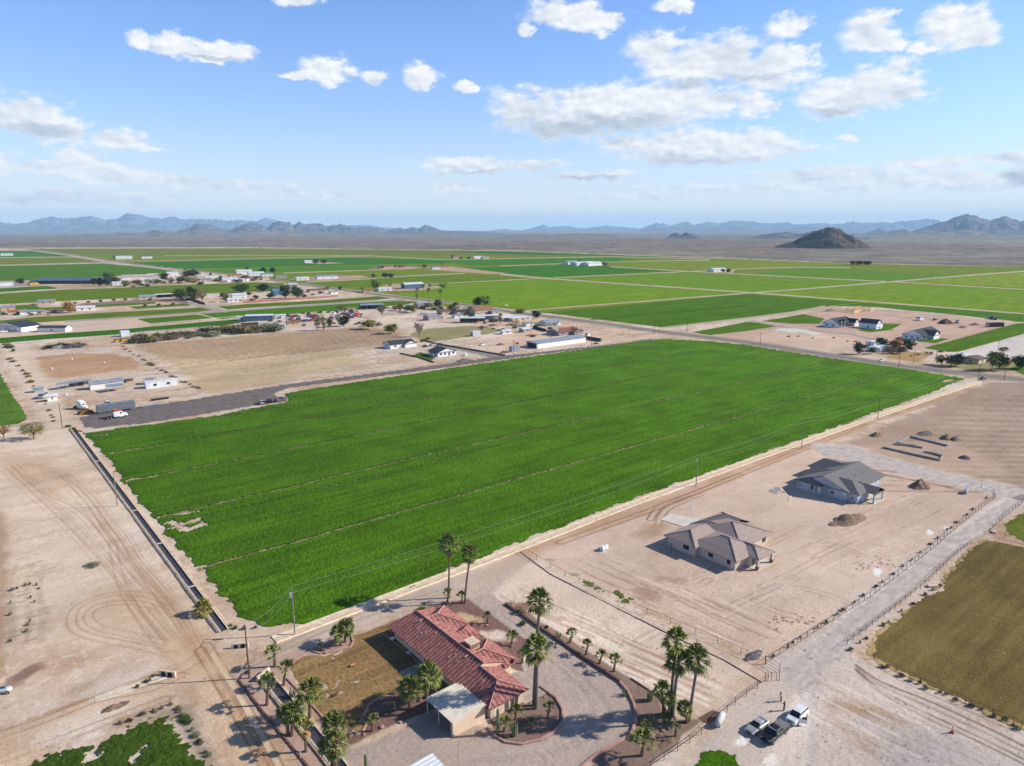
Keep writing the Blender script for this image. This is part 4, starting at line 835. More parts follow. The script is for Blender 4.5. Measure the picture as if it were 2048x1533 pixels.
def gable_wall(mb, x0, x1, y0, y1, ze, zr, ax='y', z0=-.1):
    """walls with triangular gables"""
    sw = ax == 'x'
    if sw: x0, x1, y0, y1 = y0, y1, x0, x1
    xm = (x0 + x1) / 2
    T = lambda p: (p[1], p[0], p[2]) if sw else p
    prof = [(x0, z0), (x1, z0), (x1, ze), (xm, zr), (x0, ze)]
    vs = [T((a, y0, z)) for a, z in prof] + [T((a, y1, z)) for a, z in prof]
    mb.add(vs, [(0, 1, 2, 3, 4)[::-1] if not sw else (0, 1, 2, 3, 4), (5, 6, 7, 8, 9)] + [(i, (i + 1) % 5, 5 + (i + 1) % 5, 5 + i) for i in range(5)])
    return mb
def window(root, face, c, w, h, z, fm=None, gm=None, mull=True, name='window'):
    """window part with a pane child; face: w/e/s/n, c = (fixed coordinate, centre along wall)"""
    f = MB(); p = MB(); k, s_ = c; t = .07; d = .05; sg = {'w': -1, 'e': 1, 's': -1, 'n': 1}[face]
    a0, a1 = k + sg * -.02, k + sg * d; lo, hi = min(a0, a1), max(a0, a1); g0, g1 = sorted((k + sg * -.02, k + sg * .025))
    def bx(m, u0, u1, z0, z1, b0, b1):
        if face in 'we': m.box(b0, b1, u0, u1, z0, z1)
        else: m.box(u0, u1, b0, b1, z0, z1)
    bx(f, s_ - w / 2, s_ + w / 2, z, z + t, lo, hi); bx(f, s_ - w / 2, s_ + w / 2, z + h - t, z + h, lo, hi)
    bx(f, s_ - w / 2, s_ - w / 2 + t, z + t, z + h - t, lo, hi); bx(f, s_ + w / 2 - t, s_ + w / 2, z + t, z + h - t, lo, hi)
    if mull: bx(f, s_ - t / 2, s_ + t / 2, z + t, z + h - t, lo, hi)
    bx(p, s_ - w / 2 + t, s_ + w / 2 - t, z + t, z + h - t, g0, g1)
    fo = f.build(name, fm or m_frame_w, root, world=True); po = p.build('pane', gm or m_glass, fo)
    # pane verts are in world: shift
    l = root.location
    for v in po.data.vertices: v.co -= Vector((l.x, l.y, l.z))
    return fo
def door(root, face, c, w, h, m, name='door'):
    k, s_ = c; sg = {'w': -1, 'e': 1, 's': -1, 'n': 1}[face]; a, b = sorted((k - sg * .02, k + sg * .04)); d = MB()
    if face in 'we': d.box(a, b, s_ - w / 2, s_ + w / 2, 0.0, h)
    else: d.box(s_ - w / 2, s_ + w / 2, a, b, 0.0, h)
    return d.build(name, m, root, world=True)
# ---- A: red clay tile ranch house
A_ = thing('ranch_house', 'long ranch house with a red clay tile roof, hips and a pink chimney', 'house', (65.5, 98, 0))
m_ws = stucco('cream', 222, 196, 168)
w = MB(); w.box(61.9, 70.0, 91.0, 113.6, -.1, 2.75); w.box(62.3, 69.2, 82.7, 91.1, -.1, 2.74); w.box(66, 72.6, 105.6, 112.8, -.1, 2.73); w.box(65, 72.7, 90.3, 97.6, -.1, 2.72)
w.build('wall', m_ws, A_, world=True)
r = MB()
roof_block(r, 60.7, 71.9, 90.0, 114.6, 2.8, 4.95, 'y', 'g', 'h', inset=2.2, style='barrel')
roof_block(r, 61.2, 69.9, 81.8, 91.6, 2.78, 4.6, 'y', 'h', 'g', style='barrel', inset=3.2)
roof_block(r, 66.4, 73.9, 104.6, 113.9, 2.76, 4.7, 'x', 'g', 'h', style='barrel')
roof_block(r, 66.4, 73.6, 99.8, 105.0, 2.74, 4.0, 'x', 'g', 'h', style='barrel', inset=3.0)
roof_block(r, 66.4, 73.8, 89.2, 98.6, 2.72, 4.65, 'x', 'g', 'h', style='barrel')
rf = r.build('roof', m_tile_red, A_, world=True)
g = MB(); g.add([(61.0, 90.02, 2.8), (71.6, 90.02, 2.8), (66.3, 90.02, 4.85)], [(0, 1, 2)]); g.build('gable', m_ws, A_, world=True)
ridge_caps(A_, m_chim, [((66.3, 90, 5.08), (66.3, 112.4, 5.08)), ((66.3, 112.4, 5.08), (60.8, 114.5, 2.95)), ((65.55, 85.0, 4.72), (65.55, 90, 4.72)), ((65.55, 85.0, 4.72), (61.3, 81.9, 2.9)), ((65.55, 85, 4.72), (69.8, 81.9, 2.9)),
    ((69.2, 109.25, 4.8), (73.8, 104.7, 2.9)), ((69.2, 109.25, 4.8), (73.8, 113.8, 2.9)), ((69.1, 93.9, 4.75), (73.7, 89.3, 2.85)), ((69.1, 93.9, 4.75), (73.7, 98.5, 2.85)), ((65, 109.25, 4.8), (69.2, 109.25, 4.8)), ((65, 93.9, 4.75), (69.1, 93.9, 4.75))], .12)
ch = MB(); ch.box(67.4, 69.4, 95.4, 97.4, 2.5, 5.3); ch.box(67.3, 69.5, 95.3, 97.5, 5.3, 5.45)
co_ = ch.build('chimney', m_ws, A_, world=True)
for k in range(5):
    for s_ in (MB().obox((67.35, 95.6 + k * .42, 4.9), .06, .14, 1.1, rx=.6), MB().obox((67.6 + k * .4, 95.35, 4.9), .14, .06, 1.1, ry=.6)):
        so = s_.build('stripe', m_tile_red, co_); [setattr(v, 'co', v.co - A_.location) for v in so.data.vertices]
for x, y, z in ((63.8, 108, 4.0), (63.6, 106.2, 4.0), (64.2, 105.6, 4.2), (65.2, 103.6, 4.7), (63.4, 96.5, 3.9), (63.8, 94.4, 4.0), (64.5, 96, 4.2), (64, 87, 4.0)):
    MB().cyl((x, y, z - .3), (x, y, z + .35), .07).build('vent_pipe', m_metal_w, A_, world=True)
for y, w_, h_ in ((111.4, 1.8, 1.0), (105.0, 1.2, 1.2), (99.5, 1.6, 1.2), (93.0, 2.0, 1.0)): window(A_, 'w', (61.9, y), w_, h_, 1.1, m_frame_d)
window(A_, 's', (82.7, 68.2), .5, 1.2, 1.1, m_frame_w); door(A_, 'w', (61.9, 101.5), 2.2, 2.2, m_glass, 'sliding_door'); door(A_, 's', (82.7, 63.3), .95, 2.1, mat('cream_door', S(232, 214, 190), .7, scale=2))
window(A_, 'e', (69.2, 87), 1.4, 1.1, 1.1)
MB().box(67.0, 67.9, 82.35, 82.7, -.1, 2.9).build('pilaster', stucco('rose', 176, 142, 122), A_, world=True)
MB().box(61.7, 62.2, 99.7, 100.3, 0, 2.75).build('post', m_tile_red, A_, world=True)
for q_ in ((57.0, 61.85, 98.0, 103.5, -.1, .10), (69.2, 74.5, 82.0, 90.0, -.1, .08)): MB().box(*q_).build('patio', mat('patio_concrete', S(186, 172, 154), .9, scale=.8), A_, world=True)
dsh = MB(); n_ = 14
dd = thing('satellite_dish', 'dark satellite dish on the red tile roof', 'satellite dish', (71.6, 88.6, 3.1))
vs = [(0, 0, 0)] + [(.42 * math.cos(t) * .6, .42 * math.sin(t), .12 + .42 * math.cos(t) * .8) for t in [2 * math.pi * i / n_ for i in range(n_)]]
vs[0] = (-.05, 0, .02)
MB().add([(x, y, z + .6) for x, y, z in vs], [(0, 1 + i, 1 + (i + 1) % n_) for i in range(n_)]).build('dish', mat('dish_grey', S(70, 66, 64), .6, scale=3), dd)
MB().tube([(0, 0, 0), (0, 0, .4), (-.05, 0, .62)], .03).build('mast', m_steel, dd)
# carport
cpt = thing('carport', 'metal roofed carport with cream walls against the red roofed house', 'carport', (58.2, 87, 0))
def ribbed(x0, x1, y0, y1, z0, z1, sp=.42, along='x', t=.05):
    """ribbed sheet: ribs run along x (or y); height goes z0 -> z1 along x"""
    b = MB(); n = int(((y1 - y0) if along == 'x' else (x1 - x0)) / sp)
    q = [(x0, y0, z0), (x1, y0, z1), (x1, y1, z1), (x0, y1, z0)]
    b.add(q + [(x, y, z - .06) for x, y, z in q], [(0, 1, 2, 3), (7, 6, 5, 4), (0, 4, 5, 1), (1, 5, 6, 2), (2, 6, 7, 3), (3, 7, 4, 0)])
    for i in range(n + 1):
        if along == 'x':
            y = y0 + sp * i + .02; b.add([(x0, y, z0 + .004), (x0, y + .09, z0 + .004), (x0, y + .09, z0 + t), (x0, y, z0 + t), (x1, y, z1 + .004), (x1, y + .09, z1 + .004), (x1, y + .09, z1 + t), (x1, y, z1 + t)], [(0, 1, 2, 3), (7, 6, 5, 4), (1, 5, 6, 2), (3, 2, 6, 7), (0, 3, 7, 4)])
        else:
            x = x0 + sp * i + .02; f = lambda xx: z0 + (z1 - z0) * (xx - x0) / (x1 - x0)
            b.add([(x, y0, f(x) + .004), (x + .09, y0, f(x) + .004), (x + .09, y0, f(x) + t), (x, y0, f(x) + t), (x, y1, f(x) + .004), (x + .09, y1, f(x) + .004), (x + .09, y1, f(x) + t), (x, y1, f(x) + t)], [(0, 1, 2, 3), (7, 6, 5, 4), (1, 5, 6, 2), (3, 2, 6, 7), (0, 3, 7, 4)])
    return b
ribbed(54.8, 61.5, 82.9, 90.9, 2.75, 2.95, .62, t=.12).build('roof', mat('carport_sheet', S(224, 214, 196), .5, S(204, 196, 180), scale=.8), cpt, world=True)
MB().box(55.0, 61.4, 83.05, 83.25, -.1, 2.68).box(61.2, 61.4, 83.25, 90.6, -.1, 2.66).build('wall', m_ws, cpt, world=True)
for y in (83.5, 87.2, 90.6): MB().box(54.95, 55.07, y - .06, y + .06, -.1, 2.68).build('post', m_frame_w, cpt, world=True)
MB().box(54.9, 61.3, 90.75, 90.88, 2.5, 2.72).build('beam', m_frame_d, cpt, world=True)
for px, py, l in ((905, 1462, 'x'),): pass
# second sheet roofed shed cut by the bottom edge
sx, sy = P(862, 1560)
sh = thing('shed', 'white ribbed metal shed roof cut by the bottom edge', 'shed', (sx, sy, 0))
ax0, ay0 = P(864, 1508, 2.6)
ribbed(ax0 - 6, ax0, ay0 - 6.0, ay0, 2.6, 2.75, .8, t=.1).build('roof', m_metal_w, sh, world=True)
MB().box(ax0 - 5.9, ax0 - .1, ay0 - 5.9, ay0 - .1, -.1, 2.5).build('wall', m_ws, sh, world=True)
# ---- B: brown tile house
B_ = thing('brown_tile_house', 'new house with brown tile hip roofs and pale stucco walls', 'house', (149, 96, 0))
m_wb = stucco('pinkish', 206, 186, 172)
w = MB(); w.box(137.9, 147.6, 98.4, 107.0, -.1, 2.8); w.box(139.2, 149.6, 87.9, 98.5, -.1, 2.79); w.box(148, 158.6, 91.4, 104.5, -.1, 2.78); w.box(148.6, 153.2, 99.0, 106.6, -.1, 2.77); w.box(153.2, 159.6, 98, 106.2, -.1, 2.76)
w.add([(143.4, 87.9, -.1), (143.4, 86.6, -.1), (144.6, 86.2, -.1), (145.8, 86.6, -.1), (145.8, 87.9, -.1), (143.4, 87.9, 2.75), (143.4, 86.6, 2.75), (144.6, 86.2, 2.75), (145.8, 86.6, 2.75), (145.8, 87.9, 2.75)], [(0, 5, 6, 1), (1, 6, 7, 2), (2, 7, 8, 3), (3, 8, 9, 4)])
w.build('wall', m_wb, B_, world=True)
r = MB()
roof_block(r, 136.9, 147.9, 97.7, 107.6, 2.86, 4.7, 'x', 'h', 'g', style='flat', inset=4.5)
roof_block(r, 138.2, 150.3, 87.0, 101.5, 2.84, 5.1, 'y', 'h', 'h', style='flat')
roof_block(r, 143.3, 150.5, 84.3, 93.0, 2.82, 4.2, 'y', 'h', 'g', style='flat')
roof_block(r, 146.0, 160.2, 90.8, 106.0, 2.80, 5.3, 'x', 'h', 'h', style='flat')
roof_block(r, 147.7, 153.9, 99.0, 107.8, 2.88, 4.3, 'y', 'g', 'h', style='flat')
roof_block(r, 153.5, 161.6, 98.6, 107.4, 2.90, 4.6, 'y', 'g', 'h', style='flat')
r.build('roof', m_tile_brown, B_, world=True)
ridge_caps(B_, mat('cap_tile', S(176, 150, 138), .85, scale=2), [((141.4, 102.65, 4.82), (136.95, 97.8, 2.95)), ((141.4, 102.65, 4.82), (136.95, 107.5, 2.95)), ((141.4, 102.65, 4.82), (146, 102.65, 4.82)), ((144.25, 93.1, 5.2), (138.3, 87.1, 2.95)), ((144.25, 93.1, 5.2), (150.2, 87.1, 2.95)), ((144.25, 93.1, 5.2), (144.25, 95.4, 5.2)),
    ((153.1, 98.4, 5.4), (160.1, 90.9, 2.9)), ((153.1, 98.4, 5.4), (146.2, 90.9, 2.9)), ((146.9, 87.9, 4.3), (143.4, 84.4, 2.9)), ((146.9, 87.9, 4.3), (150.4, 84.4, 2.9)), ((146.9, 87.9, 4.3), (146.9, 91, 4.3)), ((150.8, 104.7, 4.4), (147.8, 107.7, 2.95)), ((157.55, 103.4, 4.7), (153.6, 107.3, 2.98)), ((157.55, 103.4, 4.7), (161.5, 107.3, 2.98))], .11)
for y, w_, h_ in ((101.2, 1.7, 1.3), (94.8, 1.3, 1.0), (89.7, 1.0, 1.3)): window(B_, 'w', (137.9 if y > 98 else 139.2, y), w_, h_, 1.0, m_frame_d)
window(B_, 's', (86.25, 144.6), 1.3, 1.4, .7, m_frame_d); window(B_, 's', (91.4, 157), 1.5, 1.2, 1.0, m_frame_d)
for x, y in ((143.7, 84.8), (149.8, 84.8)):
    c0 = MB().box(x - .28, x + .28, y - .28, y + .28, -.1, 2.7).build('column', m_wb, B_, world=True)
    MB().box(x - .34 - B_.location.x, x + .34 - B_.location.x, y - .34 - B_.location.y, y + .34 - B_.location.y, -.05, .95).build('stone_base', mat('stone_veneer', S(128, 98, 84), .9, S(96, 72, 62), scale=3), c0)
MB().box(143.2, 150.2, 84.4, 91.3, -.1, .12).build('patio', m_slab, B_, world=True)
MB().box(137.5, 137.9, 105.8, 106.8, 0, 1.0).build('utility_box', m_metal_g, B_, world=True)
# ---- C: grey shingle house under construction
C_ = thing('grey_shingle_house', 'unfinished house with a dark grey shingle roof and patchy plaster', 'house', (213, 98, 0))
m_wc = mat('patchy_plaster', S(190, 196, 202), .9, S(150, 150, 156), scale=.5, detail=7, amt=1.0)
w = MB(); w.box(201.9, 206.5, 100.1, 108.0, -.1, 3.05); gable_wall(w, 202.9, 224.8, 92.6, 107.8, 3.0, 5.75, 'x'); w.box(203.6, 211.0, 89.8, 93.2, -.1, 2.98); w.box(208.6, 216, 104, 109.2, -.1, 3.0); w.box(216.5, 225, 104, 111.6, -.1, 3.02)
w.build('wall', m_wc, C_, world=True)
r = MB()
roof_block(r, 202.6, 225.6, 91.9, 108.5, 3.1, 6.0, 'x', 'g', 'g', dz=.02)
roof_block(r, 201.1, 212, 99.7, 108.6, 3.08, 4.7, 'x', 'h', 'g', inset=2.0)
roof_block(r, 203.2, 212.5, 89.1, 99.0, 3.06, 5.3, 'y', 'h', 'g')
roof_block(r, 207.6, 213.8, 86.4, 93.0, 3.04, 4.5, 'y', 'g', 'g')
roof_block(r, 207.8, 217.0, 100.0, 110.2, 3.12, 5.3, 'y', 'g', 'h', inset=2.5)
roof_block(r, 216.2, 226.0, 100.0, 112.6, 3.14, 5.6, 'y', 'g', 'h', inset=3.0)
r.build('roof', m_shingle, C_, world=True)
for x, y, w_, h_, f in ((201.9, 102.9, 1.0, 1.5, 'w'), (201.9, 101.6, .5, 1.5, 'w'), (202.9, 97.0, 1.0, 1.0, 'w'), (203.6, 91.2, .8, .8, 'w')): window(C_, f, (x, y), w_, h_, 1.1, m_frameL)
window(C_, 's', (92.6, 222.8), 1.2, 1.2, 1.0, m_metal_w, m_metal_w)
for x, y in ((207.9, 86.9), (213.5, 86.9), (213.5, 91.0)): MB().box(x - .22, x + .22, y - .22, y + .22, -.1, 3.0).build('column', m_wc, C_, world=True)
MB().box(207.4, 214.2, 86.4, 92.5, -.1, .15).build('patio', m_slab, C_, world=True)
for i in range(6): MB().cyl((210 + i * 2.3, 96 + (i % 2), 4.6), (210 + i * 2.3, 96 + (i % 2), 5.1), .08).build('vent_pipe', m_metal_w if i % 2 else m_rust, C_, world=True)
# ---- foundation of block walls
fx, fy = P(1832, 898)
FO = thing('block_foundation', 'low block foundation outline on disturbed earth', 'foundation', (fx, fy, 0))
m_blk = mat('grey_block', S(176, 168, 160), .9, S(126, 118, 110), scale=1.2)
fp = W2([(1767, 897), (1786, 890), (1812, 892), (1796, 887), (1820, 875), (1898, 894), (1868, 909), (1886, 914), (1879, 922), (1815, 908)])
fw_ = MB()
for i in range(len(fp)):
    a, b_ = fp[i], fp[(i + 1) % len(fp)]
    fw_.obox(((a[0] + b_[0]) / 2, (a[1] + b_[1]) / 2, .38), math.dist(a, b_) + .25, .45, .6 + .004 * i, rz=math.atan2(b_[1] - a[1], b_[0] - a[0]))
fw_.build('block_wall', m_blk, FO, world=True)
for a, b_ in (((1812, 892), (1845, 897)), ((1796, 888), (1832, 893)), ((1868, 909), (1848, 905))):
    iw = MB(); a = P(*a); b_ = P(*b_); iw.obox(((a[0] + b_[0]) / 2, (a[1] + b_[1]) / 2, .3), math.dist(a, b_), .5, .7, rz=math.atan2(b_[1] - a[1], b_[0] - a[0]))
    iw.build('footing', m_blk, FO, world=True)
# ------------------------------------------------------------------ simple houses and sheds of the middle distance
def rot_root(name, label, cat, px, py, rz=0.0, group=None):
    x, y = P(px, py); return thing(name, label, cat, (x, y, 0), R(rz), group)
def cottage(name, label, px, py, L_, Wd, h, zr, wall, roof, ax='x', ends='gg', rz=0.0, wins=2, cat='house', drs=1, porch=None, wing=None, fm=None, ov=.5, wh=1.0, front='s'):
    """gable or hip cottage centred on a ground pixel; windows on the sides the camera sees (west and south)"""
    o = rot_root(name, label, cat, px, py, rz); w = MB()
    if ends[0] == 'g' or ends[1] == 'g': gable_wall(w, -L_ / 2, L_ / 2, -Wd / 2, Wd / 2, h - .03, zr - .08, ax)
    else: w.box(-L_ / 2, L_ / 2, -Wd / 2, Wd / 2, -.1, h - .03)
    if wing: x0, x1, y0, y1, wz, wa = wing; gable_wall(w, x0, x1, y0, y1, h - .05, wz - .1, wa)
    w.build('wall', wall, o); r = MB()
    roof_block(r, -L_ / 2 - ov, L_ / 2 + ov, -Wd / 2 - ov, Wd / 2 + ov, h, zr, ax, ends[0], ends[1])
    if wing: roof_block(r, x0 - ov * (wa == 'y'), x1 + ov * (wa == 'y'), y0 - ov, y1, h - .02, wz, wa, 'g', 'g')
    if porch:
        x0, x1, y0, y1, pz = porch; r.add([(x0, y0, pz - .3), (x1, y0, pz - .3), (x1, y1, pz), (x0, y1, pz), (x0, y0, pz - .42), (x1, y0, pz - .42), (x1, y1, pz - .12), (x0, y1, pz - .12)], [(0, 1, 2, 3), (7, 6, 5, 4), (0, 4, 5, 1), (1, 5, 6, 2), (2, 6, 7, 3), (3, 7, 4, 0)])
    r.build('roof', roof, o)
    if porch:
        for xx in (x0 + .2, x1 - .2): MB().box(xx - .1, xx + .1, y0 + .1, y0 + .3, -.1, pz - .4).build('post', m_frame_w, o)
    def win(face, k, c, ww, hh):
        f = MB(); p = MB(); s_ = 1 if face in 'en' else -1; a, b = sorted((k, k + s_ * .06)); a2, b2 = sorted((k, k + s_ * .075))
        if face in 'we': f.box(a, b, c - ww / 2 - .1, c + ww / 2 + .1, wh - .1, wh + hh + .1); p.box(a2, b2, c - ww / 2, c + ww / 2, wh, wh + hh)
        else: f.box(c - ww / 2 - .1, c + ww / 2 + .1, a, b, wh - .1, wh + hh + .1); p.box(c - ww / 2, c + ww / 2, a2, b2, wh, wh + hh)
        fo = f.build('window', fm or m_frame_w, o); p.build('pane', m_glass, fo)
    for i in range(wins):
        t = -.5 + (i + .7) / (wins + .4); win('s', -Wd / 2, L_ * t, min(1.6, L_ * .12), min(1.2, h * .4)); 
    for i in range(max(1, wins // 2)):
        t = -.5 + (i + .7) / (max(1, wins // 2) + .4); win('w', -L_ / 2, Wd * t, min(1.5, Wd * .14), min(1.2, h * .4))
    for i in range(drs):
        dz = MB().box(L_ * (.06 + .2 * i), L_ * (.06 + .2 * i) + 1.0, -Wd / 2 - .05, -Wd / 2, 0, min(2.1, h - .3)); dz.build('door', mat('dark_door', S(74, 66, 60), .7, scale=2), o)
    return o
def open_shed(name, label, px, py, L_, Wd, h0, h1, roof, rz=0.0, rows=4, wallm=None, cat='shed', thick=.12, nposts=4, backwall=False):
    """flat sheet roof on posts, sloping across its width"""
    o = rot_root(name, label, cat, px, py, rz); r = MB()
    q = [(-L_ / 2, -Wd / 2, h0), (L_ / 2, -Wd / 2, h0), (L_ / 2, Wd / 2, h1), (-L_ / 2, Wd / 2, h1)]
    r.add(q + [(x, y, z - thick) for x, y, z in q], [(0, 1, 2, 3), (7, 6, 5, 4), (0, 4, 5, 1), (1, 5, 6, 2), (2, 6, 7, 3), (3, 7, 4, 0)]); r.build('roof', roof, o)
    for i in range(nposts):
        x = -L_ / 2 + .2 + (L_ - .4) * i / (nposts - 1)
        for y, h in ((-Wd / 2 + .2, h0), (Wd / 2 - .2, h1)): MB().box(x - .08, x + .08, y - .08, y + .08, -.1, h - thick).build('post', m_steel, o)
    if wallm:
        if backwall: MB().box(-L_ / 2 + .1, L_ / 2 - .1, Wd / 2 - .35, Wd / 2 - .25, -.1, h1 - thick - .05).build('wall', wallm, o)
        else: MB().box(-L_ / 2 + .3, L_ / 2 - .3, -Wd / 2 + .3, Wd / 2 - .3, -.1, min(h0, h1) - thick - .02).build('wall', wallm, o)
    return o
def box_shed(name, label, px, py, L_, Wd, h, m, rz=0.0, cat='container', ribs=True, roof=None):
    o = rot_root(name, label, cat, px, py, rz); b = MB().box(-L_ / 2, L_ / 2, -Wd / 2, Wd / 2, .15, h)
    if ribs:
        n = max(3, int(L_ / .6))
        for i in range(n): x = -L_ / 2 + .1 + (L_ - .3) * i / (n - 1); b.box(x, x + .12, -Wd / 2 - .04, -Wd / 2, .2, h - .05); b.box(x, x + .12, Wd / 2, Wd / 2 + .04, .2, h - .05)
    b.build('body', m, o); MB().box(-L_ / 2 - .05, L_ / 2 + .05, -Wd / 2 - .06, Wd / 2 + .06, h, h + .1).build('roof', roof or m, o)
    MB().box(-L_ / 2 - .04, -L_ / 2, -Wd / 2 + .2, Wd / 2 - .2, .3, h - .2).build('door', m_metal_g, o)
    for x in (-L_ / 2 + .4, L_ / 2 - .4): MB().box(x - .2, x + .2, -Wd / 2 + .1, Wd / 2 - .1, -.1, .15).build('skid', m_frame_d, o)
    return o
m_white = stucco('white', 232, 230, 224, .3); m_tan = stucco('tan', 198, 172, 140); m_blue = mat('blue_siding', S(86, 112, 138), .7, S(70, 94, 118), scale=.5)
m_redroof = mat('dusty_red_roof', S(150, 92, 86), .85, S(122, 72, 68), scale=.5); m_brownroof = mat('brown_shingle', S(152, 112, 86), .9, S(126, 90, 68), scale=.6)
# cottages behind the crop
cottage('gable_cottage', 'white cottage with a grey gable roof and carport bay, nearest the tan stubble field', 798, 694, 19, 10, 2.9, 5.0, m_white, m_shingle_dk, 'x', 'gg', wins=3, wing=(1, 10, -7, 0, 4.6, 'y'))
cottage('gable_cottage', 'smaller white cottage with a grey roof beside a small green lawn', 885, 710, 14, 11, 2.9, 5.2, m_white, m_shingle_dk, 'y', 'gg', wins=4, porch=(-9.5, -6.5, -4, 3, 2.8))
cottage('red_roof_house', 'low house with a dusty red metal roof behind the long metal barn', 1126, 668, 22, 14, 2.8, 5.0, stucco('grey', 150, 146, 140), m_redroof, 'x', 'hg', wins=3, wing=(2, 11, -11, 0, 4.6, 'y'))
cottage('white_metal_roof_house', 'white house with a pale metal gable roof by the main road', 1100, 650, 16, 9, 2.9, 4.8, m_white, m_metal_g, 'x', 'gg', wins=3, porch=(-7, 7, -7.2, -4.5, 2.6))
cottage('brown_gable_house', 'tall stone coloured house with a steep tan gable roof', 963, 628, 22, 11, 4.0, 7.2, stucco('sand', 188, 170, 148), m_brownroof, 'x', 'gg', wins=5)
cottage('tan_gable_house', 'tan house with a brown roof beside a row of parked trailers', 893, 628, 16, 10, 3.0, 4.8, m_tan, mat('dull_brown_roof', S(112, 88, 76), .9, scale=.6), 'x', 'gg', wins=2)
cottage('flat_adobe_house', 'pinkish flat roofed house between two trees', 1036, 641, 22, 12, 3.0, 3.6, stucco('adobe', 214, 180, 150), m_metal_w, 'x', 'hh', wins=3)
cottage('blue_gable_house', 'blue house with a steep roof behind the brown plank fence', 556, 590, 14, 10, 4.0, 7.5, m_blue, mat('blue_roof', S(84, 124, 150), .6, scale=.5), 'x', 'gg', wins=2)
cottage('ranch_bungalow', 'low bungalow with a red brown roof beside the highway', 634, 584, 24, 11, 2.8, 4.2, m_tan, mat('dull_brown_roof', S(112, 88, 76), .9), 'x', 'gg', wins=3)
cottage('domed_shed_house', 'tan building with a pale curved looking metal roof near tall palms', 842, 615, 12, 10, 3.4, 5.6, m_tan, m_metal_g, 'x', 'gg', wins=1)
# long metal buildings
lb = cottage('metal_barn', 'long pale metal barn beside the dirt lane', 1113, 689, 46, 12, 3.6, 4.8, m_white, m_metal_g, 'x', 'gg', wins=0, drs=0, cat='barn', ov=.4)
MB().box(-23.15, -23.02, -4.5, 4.5, 0, 3.2).build('door_shade_panel', mat('opening_shade', S(44, 50, 54), .9, scale=1), lb)  # solid dark panel paints the unlit inside of the doorway
cottage('horse_barn', 'long white barn with a grey roof at the far left', 33, 660, 34, 17, 4.0, 7.0, m_white, m_shingle_dk, 'y', 'gg', wins=3, cat='barn', rz=-58)
cottage('storage_barn', 'long low white building with a dark grey roof at the left', 110, 663, 22, 9, 3.4, 4.8, m_white, m_shingle_dk, 'x', 'gg', wins=1, drs=0, cat='barn', rz=-38)
open_shed('long_ranch_shed', 'very long dark metal shed on posts at the far left', 152, 567, 116, 30, 5, 7.5, mat('blue_grey_sheet', S(84, 104, 118), .5, S(70, 88, 100), scale=.2), rz=-36, nposts=9, wallm=mat('shed_dark', S(58, 62, 64), .9, scale=.5), cat='barn')
